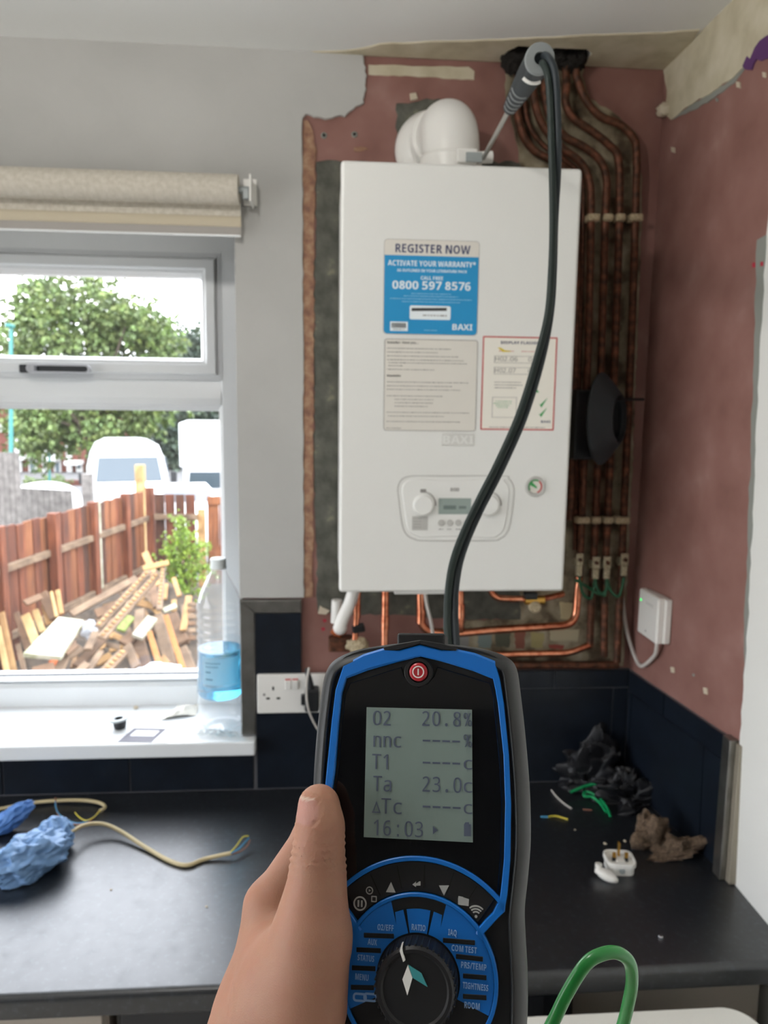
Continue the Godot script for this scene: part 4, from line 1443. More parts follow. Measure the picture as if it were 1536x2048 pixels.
	# cream pipe clips in two rows
	for row in [[436, ["a", "b", "c", "d"], [1186, 1215, 1240, 1271], [22, 17, 17, 24]], [1040, ["a", "b", "c", "d"], [1165, 1191, 1215, 1244], [25, 18, 18, 28]]]:
		for i in 4:
			var c := onz(row[2][i], row[0], z + 0.004)
			var w: float = row[3][i] / F * 1.6 / 2.0 * 1.1
			var b := MB.new()
			b.rbox(c + Vector3(0, 0, -0.004), Vector3(w * 2.0, 0.015, 0.026), 0.004)
			var cl := solo("pipe_clip", b, M.clip_cream, "paint stained cream clip on the %s pipe from the boiler, %s row" % [["first", "second", "third", "outermost"][i], "upper" if row[0] < 700 else "lower"], "clip", "cream pipe clips, " + ("upper row" if row[0] < 700 else "lower row"))
			b = MB.new()
			b.rbox(c + Vector3(0, 0, 0.0095), Vector3(w * 0.9, 0.011, 0.004), 0.0015)
			part(cl, "clip_lip", b, M.clip_cream)
	# earth clamps with green wire
	for q in [[1158, 1128, "first"], [1191, 1134, "second"], [1213, 1134, "third"], [1248, 1128, "outermost"]]:
		var c := onz(q[0], q[1], z + 0.012)
		var e := thing("earth_clamp", "metal earth bonding clamp on the %s old pipe from the boiler" % q[2], "clamp", c, "earth clamps on the pipes")
		var b := MB.new()
		b.rbox(Vector3(0, 0.010, 0.002), Vector3(0.016, 0.026, 0.006), 0.0015)
		part(e, "clamp_plate", b, M.clamp_metal)
		b = MB.new()
		b.tube([Vector3(0, 0.010, 0.004), Vector3(0, 0.010, 0.009)], 0.0042, 10)
		part(e, "screw", b, M.copper_old)
		b = MB.new()
		b.rbox(Vector3(0, -0.014, 0.001), Vector3(0.013, 0.022, 0.010), 0.002)
		part(e, "terminal", b, M.clamp_metal)
		b = MB.new()
		b.tube([Vector3(-0.009, 0.004, -0.012), Vector3(0.009, 0.004, -0.012)], 0.010, 12)
		part(e, "strap", b, M.clamp_metal)
	var wn := 0
	for q in [[[1158, 1150], [1165, 1185], [1182, 1196], [1190, 1160]], [[1190, 1156], [1196, 1180], [1210, 1190], [1213, 1158]], [[1214, 1158], [1222, 1182], [1238, 1192], [1248, 1155]], [[1150, 1160], [1172, 1172], [1200, 1188], [1216, 1176]]]:
		wn += 1
		var b := MB.new()
		b.tube(curve(wallpath(q, z + 0.014), 8), 0.0032, 8)
		solo("earth_wire", b, M.green_wire, "dark green earth wire " + ["", "between the first and second clamp", "between the second and third clamp", "between the third and outermost clamp", "running across under three of the clamps"][wn], "wire", "green earth wires")
	# white plastic condensate pipe and a white lead
	var cpn := thing("condensate_pipe", "white plastic pipe with rounded end hanging under the boiler left corner", "pipe")
	var b2 := MB.new()
	var cp := wallpath([[712, 1165, 0.10], [700, 1205, 0.10], [686, 1236, 0.105], [680, 1254, 0.11]], 0.1)
	b2.tube(curve(cp, 6), 0.0125, 20)
	b2.lump(cp[3] + Vector3(0, -0.002, 0), Vector3(0.0138, 0.0138, 0.0138), noise(1, 0.001), 0.0, Basis.IDENTITY, 20, 12)
	part(cpn, "pipe_bend", b2, M.flue_white)
	b2 = MB.new()
	b2.tube(wallpath([[674, 1200, 0.06], [672, 1245, 0.06]], 0.06), 0.011, 16)
	part(cpn, "rear_outlet", b2, M.flue_white)
	b2 = MB.new()
	b2.tube(curve(wallpath([[848, 1165, 0.12], [853, 1205, 0.125], [863, 1250, 0.12], [870, 1310, 0.1]], 0.12), 6), 0.0034, 10)
	solo("white_lead", b2, M.lead_white, "thin white lead hanging down beside the bright bent pipe", "cable")
	# rusty valve left behind at the lower left
	var ov := thing("old_stop_valve", "dirty old valve with black head and yellow foam beside the analyser", "valve")
	var o := onz(700, 1290, 0.04)
	b2 = MB.new()
	b2.rbox(o + Vector3(-0.02, 0.004, 0), Vector3(0.05, 0.03, 0.03), 0.004)
	part(ov, "valve_body", b2, M.copper_old)
	b2 = MB.new()
	b2.rbox(o + Vector3(0.016, 0.045, 0.03), Vector3(0.026, 0.016, 0.02), 0.004, Basis(Vector3.BACK, 0.2))
	part(ov, "valve_head", b2, M.black_plastic)
	b2 = MB.new()
	b2.lump(o + Vector3(0.015, 0.008, 0.03), Vector3(0.022, 0.017, 0.012), noise(55, 0.02), 0.5, Basis.IDENTITY, 20, 12)
	part(ov, "foam", b2, M.clip_cream)
	b2 = MB.new()
	b2.lump(o + Vector3(-0.025, 0.03, 0.0), Vector3(0.014, 0.011, 0.01), noise(56, 0.02), 0.8, Basis.IDENTITY, 20, 12)
	part(ov, "rust_lump", b2, M.rust)

# ---------------------------------------------------------------- things on the walls
func wall_things() -> void:
	# black rubber flue seal hung beside the boiler
	var g := thing("flue_wall_seal", "black rubber flue wall seal ring hung beside the boiler in front of the pipes", "seal")
	var c := onz(1203, 838, 0.085)
	var ax := Vector3(0.80, 0.03, 0.60).normalized()
	var sx := ax.cross(Vector3.UP).normalized()
	var turn := Basis(sx, ax, sx.cross(ax))
	var b := MB.new()
	b.lathe([Vector2(0.042, 0.030), Vector2(0.046, 0.036), Vector2(0.051, 0.036), Vector2(0.090, 0.004), Vector2(0.092, 0.0), Vector2(0.088, -0.003), Vector2(0.050, 0.024), Vector2(0.042, 0.024), Vector2(0.042, 0.030)], 56, c, turn, false)
	part(g, "cone_ring", b, M.black_rubber)
	b = MB.new()
	b.lathe([Vector2(0.043, 0.036), Vector2(0.043, 0.0), Vector2(0.040, -0.012), Vector2(0.047, -0.012), Vector2(0.048, 0.03)], 48, c, turn, false)
	part(g, "inner_sleeve", b, M.black_plastic)
	b = MB.new()
	b.lathe([Vector2(0.0, 0.0005), Vector2(0.003, 0.0005), Vector2(0.003, 0.0)], 12, onz(1192, 852, 0.128) , turn)
	part(g, "paint_fleck", b, M.filler)
	var q0 := onz(1143, 780, 0.05)
	var q1 := onz(1180, 918, 0.05)
	b = MB.new()
	b.rbox(Vector3((q0.x + q1.x) / 2.0, (q0.y + q1.y) / 2.0, 0.055), Vector3(q1.x - q0.x, q0.y - q1.y, 0.05), 0.006)
	solo("black_plastic_box", b, M.black_plastic, "small black plastic box between the boiler side and the rubber seal", "box")
	b = MB.new()
	b.tube([onz(1228, 799, 0.10), onz(1287, 799, 0.045)], 0.0028, 10)
	solo("hanging_bar", b, M.black_plastic, "thin black bar sticking out through the rubber seal ring", "bar")
	# white receiver on the right wall
	var r := thing("wireless_receiver", "white wireless receiver box with green light on the pink side wall", "receiver")
	var y0 := 1.262
	var y1 := 1.357
	var z0 := 0.056
	var z1 := 0.150
	var xw := wall_x(1.31, 0.15)
	b = MB.new()
	b.rbox(Vector3(xw - 0.008, (y0 + y1) / 2.0, (z0 + z1) / 2.0 + 0.003), Vector3(0.014, y1 - y0 - 0.004, z1 - z0 + 0.002), 0.003)
	part(r, "back_plate", b, M.white_plastic)
	b = MB.new()
	b.rbox(Vector3((0.660 + xw - 0.012) / 2.0, (y0 + y1) / 2.0, (z0 + z1) / 2.0), Vector3(xw - 0.012 - 0.660, y1 - y0, z1 - z0), 0.005)
	part(r, "cover", b, M.white_plastic)
	b = MB.new()
	b.rbox(Vector3(0.6600, 1.3345, 0.068), Vector3(0.0012, 0.004, 0.006), 0.0004)
	part(r, "led_light", b, M.led_green)
	b = MB.new()
	b.tube([Vector3(0.6606, 1.2765, 0.10), Vector3(0.6592, 1.2765, 0.10)], 0.002, 10)
	part(r, "cover_screw", b, M.print_grey)
	b = MB.new()
	for k in 6:
		b.rbox(Vector3(0.6602, 1.335, 0.096 + 0.006 * k), Vector3(0.0006, 0.006, 0.002))
	part(r, "raised_mark", b, M.seam)
	var lead := [Vector3(0.672, y0 + 0.006, 0.130), Vector3(0.672, y0 - 0.012, 0.130), onr(1318, 1312) + Vector3(-0.010, 0, 0), onr(1292, 1332) + Vector3(-0.008, 0, 0), onz(1272, 1318, 0.022), onz(1257, 1275, 0.014), onz(1249, 1236, 0.012), onz(1244, 1190, 0.008)]
	b = MB.new()
	b.tube(curve(lead, 8), 0.0042, 12)
	solo("receiver_cable", b, M.lead_white, "white cable looping from the wireless receiver to the pipes", "cable")
	# double socket
	var s := thing("double_socket", "white double wall socket on the black tiles by the window", "socket")
	b = MB.new()
	b.rbox(Vector3(-0.071, 1.1205, 0.0125), Vector3(0.146, 0.086, 0.011), 0.003)
	part(s, "face_plate", b, M.white_plastic)
	var zf := 0.018
	for k in 2:
		var cx: float = [-0.110, -0.030][k]
		var h := 0.0
		for q in [[0.0, 0.013, 0.004, 0.008], [-0.011, -0.009, 0.0075, 0.0042], [0.011, -0.009, 0.0075, 0.0042]]:
			b = MB.new()
			b.rbox(Vector3(cx + q[0], 1.1205 + q[1], zf), Vector3(q[2], q[3], 0.0008))
			part(s, "pin_hole", b, M.hole)
	for k in 2:
		b = MB.new()
		b.rbox(Vector3(-0.0785 + 0.015 * k, 1.1415, zf + 0.001), Vector3(0.0135, 0.020, 0.006), 0.002, Basis(Vector3.RIGHT, 0.12))
		var sw := part(s, "switch", b, M.white_plastic)
		b = MB.new()
		b.rbox(Vector3(-0.0785 + 0.015 * k, 1.1530, zf + 0.0005), Vector3(0.012, 0.003, 0.0008))
		part(sw, "red_marking", b, M.print_red)
	b = MB.new()
	b.tube([Vector3(-0.129, 1.120, zf - 0.001), Vector3(-0.129, 1.120, zf + 0.0006)], 0.0028, 12)
	part(s, "plate_screw", b, M.print_grey)
	# black plug with its upright lead
	var p := thing("black_plug", "black mains plug pushed into the right half of the double socket", "plug")
	b = MB.new()
	b.rbox(Vector3(-0.028, 1.1165, 0.036), Vector3(0.030, 0.048, 0.034), 0.005)
	part(p, "plug_body", b, M.black_plastic)
	b = MB.new()
	b.rbox(Vector3(-0.047, 1.110, 0.024), Vector3(0.008, 0.022, 0.012), 0.002)
	part(p, "side_grip", b, M.black_plastic)
	b = MB.new()
	b.tube(curve([Vector3(-0.030, 1.138, 0.040), Vector3(-0.033, 1.160, 0.040), Vector3(-0.038, 1.178, 0.038), Vector3(-0.040, 1.184, 0.036)], 6), [0.008, 0.0078, 0.0076, 0.0073, 0.007, 0.0067, 0.0064, 0.0061, 0.0058, 0.0055, 0.0052, 0.0049, 0.0046, 0.0043, 0.004, 0.0037, 0.0034, 0.0031, 0.003], 12)
	part(p, "lead_grip", b, M.black_plastic)
	b = MB.new()
	var wl := [onz(618, 1335, 0.05), onz(613, 1370, 0.06), onz(615, 1410, 0.06), onz(625, 1440, 0.055), onz(645, 1470, 0.05), onz(690, 1510, 0.045), onz(730, 1560, 0.04)]
	b.tube(curve(wl, 8), 0.0022, 8)
	solo("thin_white_cable", b, M.lead_white, "thin white cable hanging in front of the black plug", "cable")

# ---------------------------------------------------------------- things on the worktop
func counter_things() -> void:
	var y := 0.90
	# tan cables with bared cores
	var p := []
	for q in [[60, 1712, 0.03], [100, 1690, 0.03], [142, 1664, 0.030], [170, 1650, 0.026], [205, 1648, 0.022], [240, 1662, 0.014], [290, 1694, 0.006], [340, 1722, 0.0042], [375, 1730, 0.0042], [410, 1718, 0.0042], [462, 1706, 0.010]]:
		p.append(ony(q[0], q[1], y + q[2]))
	var t := thing("cut_cable", "tan three core cable end curving out from under the blue glove", "cable")
	var b := MB.new()
	b.tube(curve(p, 8), 0.0038, 12)
	part(t, "sheath", b, M.cable_tan)
	for q in [["wire_yellow", [[460, 1706, 0.011], [474, 1690, 0.018], [486, 1674, 0.022], [497, 1672, 0.020]]], ["wire_blue", [[462, 1707, 0.010], [478, 1697, 0.014], [490, 1684, 0.016], [498, 1676, 0.016]]], ["wire_brown", [[462, 1708, 0.009], [480, 1703, 0.008], [494, 1692, 0.009], [500, 1680, 0.012]]]]:
		var w := []
		for s in q[1]:
			w.append(ony(s[0], s[1], y + s[2]))
		b = MB.new()
		b.tube(curve(w, 6), 0.0013, 8)
		part(t, "core", b, M[q[0]])
	p = []
	for q in [[-120, 1640, 0.006], [0, 1618, 0.008], [60, 1606, 0.008], [120, 1601, 0.008], [170, 1601, 0.008], [200, 1606, 0.008], [210, 1614, 0.008], [200, 1622, 0.007]]:
		p.append(ony(q[0], q[1], y + q[2]))
	t = thing("second_cut_cable", "tan cable bent back on itself with coloured cores by the tiles", "cable")
	b = MB.new()
	b.tube(curve(p, 8), 0.0036, 12)
	part(t, "sheath", b, M.cable_tan)
	for q in [["wire_yellow", [[200, 1621, 0.008], [188, 1634, 0.006], [172, 1641, 0.004], [158, 1634, 0.006], [150, 1625, 0.008]]], ["wire_blue", [[200, 1621, 0.008], [180, 1640, 0.003], [150, 1646, 0.003], [120, 1630, 0.004], [112, 1615, 0.010], [111, 1602, 0.014]]], ["wire_brown", [[198, 1622, 0.008], [178, 1644, 0.002], [148, 1648, 0.002], [118, 1632, 0.003], [112, 1608, 0.012], [111, 1596, 0.016]]]]:
		var w := []
		for s in q[1]:
			w.append(ony(s[0], s[1], y + s[2]))
		b = MB.new()
		b.tube(curve(w, 6), 0.0013, 8)
		part(t, "core", b, M[q[0]])
	# crumpled blue glove
	var gl := thing("nitrile_glove", "crumpled pale blue disposable glove lying on the worktop", "glove")
	var c := ony(52, 1752, y)
	var nz := noise(201, 0.011, FastNoiseLite.TYPE_SIMPLEX_SMOOTH, FastNoiseLite.FRACTAL_RIDGED, 3)
	b = MB.new()
	b.lump(c + Vector3(0.0, 0.028, -0.008), Vector3(0.062, 0.034, 0.040), nz, 0.34, Basis(Vector3.UP, 0.55) * Basis(Vector3.BACK, 0.12), 90, 60, -0.026)
	part(gl, "palm", b, M.nitrile)
	c = ony(108, 1700, y)
	b = MB.new()
	b.lump(c + Vector3(0.0, 0.027, -0.004), Vector3(0.030, 0.027, 0.030), noise(202, 0.012, FastNoiseLite.TYPE_SIMPLEX_SMOOTH, FastNoiseLite.FRACTAL_RIDGED, 3), 0.32, Basis(Vector3.UP, 0.3), 70, 46, -0.026)
	part(gl, "bunched_cuff", b, M.nitrile)
	c = ony(24, 1668, y)
	b = MB.new()
	b.lump(c + Vector3(-0.006, 0.026, -0.006), Vector3(0.042, 0.017, 0.015), noise(203, 0.012, FastNoiseLite.TYPE_SIMPLEX_SMOOTH, FastNoiseLite.FRACTAL_RIDGED, 3), 0.35, Basis(Vector3.UP, 0.5) * Basis(Vector3.BACK, 0.5), 60, 40, -0.024)
	part(gl, "finger", b, M.nitrile_deep)
	# white three pin plug standing on its back
	var pl := thing("white_plug", "white three pin plug standing on its back with brass pins up", "plug")
	var o := ony(1244, 1752, y)
	pl.position = o
	pl.rotation.y = -0.12
	b = MB.new()
	b.prism(rrect(-0.024, -0.022, 0.024, 0.022, 0.012, 6), 0.0, 0.018, 0.002)
	var pb := part(pl, "plug_body", b, M.white_plastic)
	var layd := Basis(Vector3(1, 0, 0), Vector3(0, 0, -1), Vector3(0, 1, 0))
	pb.transform = Transform3D(layd, Vector3(0, 0, -0.022))
	b = MB.new()
	b.band(rrect(-0.0265, -0.0245, 0.0265, 0.0245, 0.013, 6), rrect(-0.0225, -0.0205, 0.0225, 0.0205, 0.011, 6), 0.015, 0.023, true, 0.2)
	var rimo := part(pl, "face_rim", b, M.white_plastic)
	rimo.transform = Transform3D(layd, Vector3(0, 0, -0.022))
	b = MB.new()
	b.prism(rrect(-0.008, -0.016, 0.008, 0.010, 0.003, 4), 0.015, 0.022, 0.001)
	var fh := part(pl, "fuse_holder", b, M.white_plastic)
	fh.transform = Transform3D(layd, Vector3(0, 0, -0.022))
	b = MB.new()
	b.rbox(Vector3(0, 0.032, -0.030), Vector3(0.004, 0.030, 0.008), 0.001)
	part(pl, "earth_pin", b, M.brass)
	for s in [-1, 1]:
		b = MB.new()
		b.rbox(Vector3(0.011 * s, 0.029, -0.018), Vector3(0.0063, 0.010, 0.004), 0.0008)
		var pin := part(pl, "live_pin", b, M.brass)
		b = MB.new()
		b.rbox(Vector3(0.011 * s, 0.020, -0.018), Vector3(0.0066, 0.010, 0.0043), 0.0006)
		part(pin, "sleeve", b, M.black_plastic)
	b = MB.new()
	b.lathe([Vector2(0, 0.0012), Vector2(0.0035, 0.0012), Vector2(0.0045, 0.002), Vector2(0.0055, 0.0)], 18, Vector3(0.0, 0.009, 0.0), Basis(Vector3.RIGHT, PI / 2))
	part(pl, "cord_screw", b, M.grey_plastic)
	# its cap beside it
	var cap := thing("plug_cover", "white plastic plug cover lying against the three pin plug", "plug part")
	o = ony(1210, 1762, y)
	b = MB.new()
	b.lump(o + Vector3(0.004, 0.008, -0.004), Vector3(0.021, 0.008, 0.012), noise(211, 0.004), 0.2, Basis(Vector3.UP, -0.6) * Basis(Vector3.BACK, -0.25), 28, 16, -0.008)
	part(cap, "cover_shell", b, M.white_plastic)
	b = MB.new()
	b.tube([o + Vector3(-0.007, 0.006, -0.016), o + Vector3(-0.006, 0.022, -0.018)], 0.0062, 16)
	var nk := part(cap, "neck", b, M.white_plastic)
	b = MB.new()
	b.tube([o + Vector3(-0.0066, 0.013, -0.0168), o + Vector3(-0.0064, 0.0155, -0.0172)], 0.0067, 16)
	part(nk, "groove_ring", b, M.print_dark)
	# black bag in the corner, brown rag beside it
	var bag := thing("black_bag", "crumpled black plastic bag pushed into the worktop corner", "bag")
	c = ony(1185, 1585, y)
	part(bag, "bag_bulk", crumple(c + Vector3(0.012, 0, -0.03), 0.075, 0.105, 0.048, 221), M.bin_bag)
	c = ony(1262, 1612, y)
	part(bag, "bag_fold", crumple(c + Vector3(0.0, 0, -0.018), 0.062, 0.062, 0.050, 222), M.bin_bag)
	var rag := thing("dusty_rag", "dusty brown crumpled rag lying beside the black bag", "rag")
	c = ony(1308, 1702, y)
	part(rag, "bunched_cloth", crumple(c + Vector3(0.004, 0, -0.022), 0.036, 0.064, 0.030, 235), M.brown_rag)
	c = ony(1352, 1722, y)
	part(rag, "trailing_corner", crumple(c + Vector3(0.0, 0, -0.012), 0.046, 0.036, 0.018, 237, 0.45), M.brown_rag)
	# scraps of wire
	scrap("green_wire_offcut", "green wire offcut lying against the black bag", [[1142, 1584, 0.012], [1158, 1577, 0.016], [1178, 1570, 0.02], [1196, 1568, 0.022]], 0.0030, M.bright_green_wire)
	scrap("green_wire_loop", "doubled over green wire in front of the black bag", [[1220, 1632, 0.004], [1214, 1616, 0.006], [1200, 1598, 0.008], [1184, 1587, 0.010], [1170, 1584, 0.010], [1169, 1592, 0.010], [1184, 1594, 0.009], [1200, 1606, 0.006], [1212, 1624, 0.004]], 0.0028, M.bright_green_wire)
	scrap("white_wire_offcut", "short white wire offcut on the worktop", [[1103, 1580, 0.004], [1112, 1592, 0.003], [1128, 1607, 0.002], [1143, 1617, 0.002]], 0.0016, M.lead_white)
	scrap("yellow_wire_offcut", "short yellow and blue wire offcut on the worktop", [[1096, 1634, 0.002], [1112, 1632, 0.0022], [1136, 1639, 0.0018]], 0.0018, M.wire_yellow)
	scrap("blue_wire_offcut", "tiny blue wire offcut touching the yellow one", [[1081, 1633, 0.0017], [1096, 1634, 0.0017]], 0.0017, M.wire_blue)
	scrap("tiny_wire_offcut", "tiny pink and grey wire offcut near the green loop", [[1166, 1619, 0.0014], [1184, 1620, 0.0014]], 0.0014, M.wire_brown)
	o = ony(1321, 1876, y)
	var sc := thing("bright_screw", "small shiny screw head lying alone on the worktop front", "screw")
	b = MB.new()
	b.lathe([Vector2(0, 0.0042), Vector2(0.0028, 0.0042), Vector2(0.0038, 0.003), Vector2(0.0038, 0.0)], 14, o)
	part(sc, "screw_head", b, M.chrome)
	b = MB.new()
	b.rbox(o + Vector3(0, 0.0042, 0), Vector3(0.005, 0.0006, 0.0009))
	part(sc, "slot", b, M.print_dark)

func scrap(called: String, label: String, list: Array, r: float, m: Material) -> void:
	var w := []
	for s in list:
		w.append(ony(s[0], s[1], 0.90 + s[2]))
	var b := MB.new()
	b.tube(curve(w, 6), r, 10)
	solo(called, b, m, label, "wire")

# ---------------------------------------------------------------- things on the window sill
func sill_things() -> void:
	var y := 1.022
	var bt := thing("plastic_bottle", "clear plastic bottle half full of blue liquid on the window sill", "bottle", Vector3(-0.231, y, -0.058))
	var prof := [Vector2(0.0, 0.004), Vector2(0.030, 0.001), Vector2(0.044, 0.004), Vector2(0.0495, 0.014), Vector2(0.0505, 0.050), Vector2(0.0515, 0.085), Vector2(0.0505, 0.10), Vector2(0.0485, 0.115), Vector2(0.0485, 0.180), Vector2(0.0485, 0.190)]
	for k in 5:
		var yy := 0.192 + 0.0165 * k
		prof.append_array([Vector2(0.0478, yy), Vector2(0.0462, yy + 0.004), Vector2(0.0478, yy + 0.009), Vector2(0.0486, yy + 0.012)])
	prof.append_array([Vector2(0.0480, 0.278), Vector2(0.0455, 0.288), Vector2(0.039, 0.306), Vector2(0.029, 0.326), Vector2(0.019, 0.345), Vector2(0.0150, 0.353), Vector2(0.0145, 0.362)])
	var b := MB.new()
	b.lathe(prof, 48, Vector3.ZERO, Basis.IDENTITY, false)
	part(bt, "bottle_wall", b, M.clear_plastic)
	b = MB.new()
	b.lathe([Vector2(0, 0.072), Vector2(0.046, 0.074), Vector2(0.0500, 0.080), Vector2(0.0500, 0.098), Vector2(0.0480, 0.115), Vector2(0.0480, 0.178), Vector2(0, 0.178)], 48, Vector3.ZERO, Basis.IDENTITY, true)
	part(bt, "blue_liquid", b, M.blue_liquid)
	b = MB.new()
	var rows := []
	for i in 2:
		var line := []
		for k in 19:
			var a := deg_to_rad(28.0 + 100.0 * k / 18.0)
			line.append(Vector3(cos(a) * 0.0492, 0.096 + 0.074 * i, sin(a) * 0.0492))
		rows.append(line)
	b.net(rows, false, true)
	var lab := part(bt, "label", b, M.blue_label)
	b = MB.new()
	for q in [[0.158, 0.032, 0.0032], [0.150, 0.028, 0.003], [0.138, 0.014, 0.005], [0.122, 0.017, 0.005], [0.107, 0.024, 0.0035]]:
		for k in int(q[1] / 0.004):
			var a2 := deg_to_rad(118.0) - k * 0.085
			b.rbox(Vector3(cos(a2) * 0.0494, q[0], sin(a2) * 0.0494), Vector3(0.0032, q[2] * 0.5, 0.0006), 0.0, Basis(Vector3.UP, PI / 2 - a2))
	part(lab, "label_print", b, M.label_print)
	b = MB.new()
	b.lathe([Vector2(0.0, 0.378), Vector2(0.0155, 0.378), Vector2(0.0168, 0.375), Vector2(0.0168, 0.361), Vector2(0.0175, 0.360), Vector2(0.0175, 0.356), Vector2(0.0, 0.356)], 28)
	part(bt, "cap", b, M.bottle_cap)
	# black grommet
	var o := ony(240, 1456, y)
	var g := thing("rubber_grommet", "small black plastic grommet with a grey flange on the sill", "grommet", o)
	g.scale = Vector3.ONE * 1.4
	b = MB.new()
	b.lathe([Vector2(0, 0.0), Vector2(0.0085, 0.0), Vector2(0.0095, 0.003), Vector2(0.0105, 0.014), Vector2(0.0070, 0.015), Vector2(0.006, 0.004), Vector2(0, 0.004)], 24)
	part(g, "plug_body", b, M.black_plastic)
	b = MB.new()
	b.lathe([Vector2(0.007, 0.0155), Vector2(0.015, 0.0140), Vector2(0.0152, 0.0152), Vector2(0.0135, 0.0165), Vector2(0.007, 0.0165)], 28, Vector3.ZERO, Basis(Vector3.BACK, 0.10))
	part(g, "flange", b, M.grey_plastic)
	# card
	var q := [ony(234, 1484, y + 0.001), ony(333, 1485, y + 0.001), ony(362, 1458, y + 0.001), ony(268, 1456, y + 0.001)]
	var cd := thing("leaflet_card", "small grey and white leaflet card on the sill edge", "card")
	b = MB.new()
	b.slab([q[0], q[1], q[2], q[3]], 0.0008)
	part(cd, "card_sheet", b, M.card_white)
	b = MB.new()
	var f := func(u: float, v: float) -> Vector3: return q[0].lerp(q[1], u).lerp(q[3].lerp(q[2], u), v) + Vector3(0, 0.0002, 0)
	b.slab([f.call(0.0, 0.0), f.call(0.70, 0.0), f.call(0.70, 1.0), f.call(0.0, 1.0)], 0.0003)
	part(cd, "grey_half", b, M.card_grey)
	b = MB.new()
	b.slab([f.call(0.11, 0.44) + Vector3(0, 0.0002, 0), f.call(0.60, 0.44) + Vector3(0, 0.0002, 0), f.call(0.60, 0.82) + Vector3(0, 0.0002, 0), f.call(0.11, 0.82) + Vector3(0, 0.0002, 0)], 0.0003)
	part(cd, "white_box", b, M.card_white)
	# torn white paper, a crumb and clear film in front of the bottle
	b = MB.new()
	var nz := noise(241, 2.6)
	rows = []
	for i in 9:
		var line := []
		for k in 15:
			var u := k / 14.0
			var v := i / 8.0
			var p: Vector3 = ony(318, 1442, y).lerp(ony(392, 1432, y), u).lerp(ony(360, 1418, y).lerp(ony(398, 1408, y), u), v)
			line.append(p + Vector3(0, 0.001 + 0.024 * sin(PI * u) * (0.6 + 0.8 * absf(nz.get_noise_2d(k * 0.16, i * 0.22))) * sin(PI * minf(v + 0.12, 1.0)), 0))
		rows.append(line)
	b.net(rows, false, false)
	solo("torn_paper", b, M.paper, "curled scrap of torn white packing beside the bottle", "paper")
	b = MB.new()
	b.lump(ony(272, 1418, y) + Vector3(0, 0.004, 0), Vector3(0.006, 0.004, 0.004), noise(242, 0.02), 0.4, Basis.IDENTITY, 12, 8)
	solo("sill_crumb", b, M.filler, "pale crumb lying on the sill against the window frame", "crumb")
	b = MB.new()
	rows = []
	var n2 := noise(243, 3.0)
	for i in 15:
		var line := []
		for k in 21:
			var p: Vector3 = ony(362, 1474, y).lerp(ony(482, 1478, y), k / 20.0).lerp(ony(380, 1466, y).lerp(ony(474, 1466, y), k / 20.0), i / 14.0)
			line.append(p + Vector3(0, 0.002 + 0.012 * absf(n2.get_noise_2d(k * 0.14, i * 0.14)) * 2.0 * sin(PI * (0.08 + 0.84 * k / 20.0)), 0))
		rows.append(line)
	b.net(rows, false, false)
	solo("clear_film", b, M.clear_film, "crumpled clear plastic film in front of the bottle", "film")

# a crumpled sheet standing on a surface: creased by folded noise, open folds showing
func crumple(at: Vector3, sx: float, top: float, sz: float, seed_: int, lean := 0.0) -> MB:
	var n1 := noise(seed_, 0.9, FastNoiseLite.TYPE_SIMPLEX, FastNoiseLite.FRACTAL_NONE)
	var n2 := noise(seed_ + 1, 1.7, FastNoiseLite.TYPE_SIMPLEX, FastNoiseLite.FRACTAL_NONE)
	var n3 := noise(seed_ + 2, 3.6, FastNoiseLite.TYPE_SIMPLEX, FastNoiseLite.FRACTAL_NONE)
	var rows := []
	var h := 34
	var w := 54
	for i in h + 1:
		var line := []
		var el := PI * 0.5 * i / h
		for j in w:
			var az := TAU * j / w
			var d := Vector3(sin(el) * cos(az), cos(el), sin(el) * sin(az))
			var f := 1.0 + 0.42 * n1.get_noise_3dv(d) - 0.34 * absf(n2.get_noise_3dv(d)) + 0.16 * (0.5 - absf(n3.get_noise_3dv(d))) 
			var p := Vector3(d.x * sx, d.y * top, d.z * sz) * f
			p.x += 0.25 * sx * n2.get_noise_3dv(d * 1.3 + Vector3(4, 0, 0)) + lean * p.y * signf(sx)
			p.y += lean * maxf(0.0, d.x) * top
			line.append(at + Vector3(p.x, maxf(p.y, 0.0004), p.z))
		rows.append(line)
	var b := MB.new()
	b.net(rows, true, false)
	return b

# ---------------------------------------------------------------- flue gas analyser, held up to the eye
var dev: Transform3D
func place_dev() -> void:
	var x := cb * Vector3(0.98906, 0.01455, 0.14681)
	var y := cb * Vector3(0.01852, 0.97572, -0.21824)
	x = x.normalized()
	var z := x.cross(y).normalized()
	y = z.cross(x)
	dev = Transform3D(Basis(x, y, z), EYE + cb * Vector3(0.04489, -0.34133, -1.0) * 0.34)

func dv(px: float, py: float, h := 0.0) -> Vector3:     # a picture point on the analyser's face, h above it; in its own axes
	var inv := dev.affine_inverse()
	var o := inv * EYE
	var d := inv.basis * ray(px, py)
	return o + d * ((h - o.z) / d.z)

func d2(px: float, py: float, h := 0.0) -> Vector2:
	var p := dv(px, py, h)
	return Vector2(p.x, p.y)

func dpoly(list: Array, h := 0.0) -> PackedVector2Array:
	var out := PackedVector2Array()
	for p in list:
		out.append(d2(p[0], p[1], h))
	return out

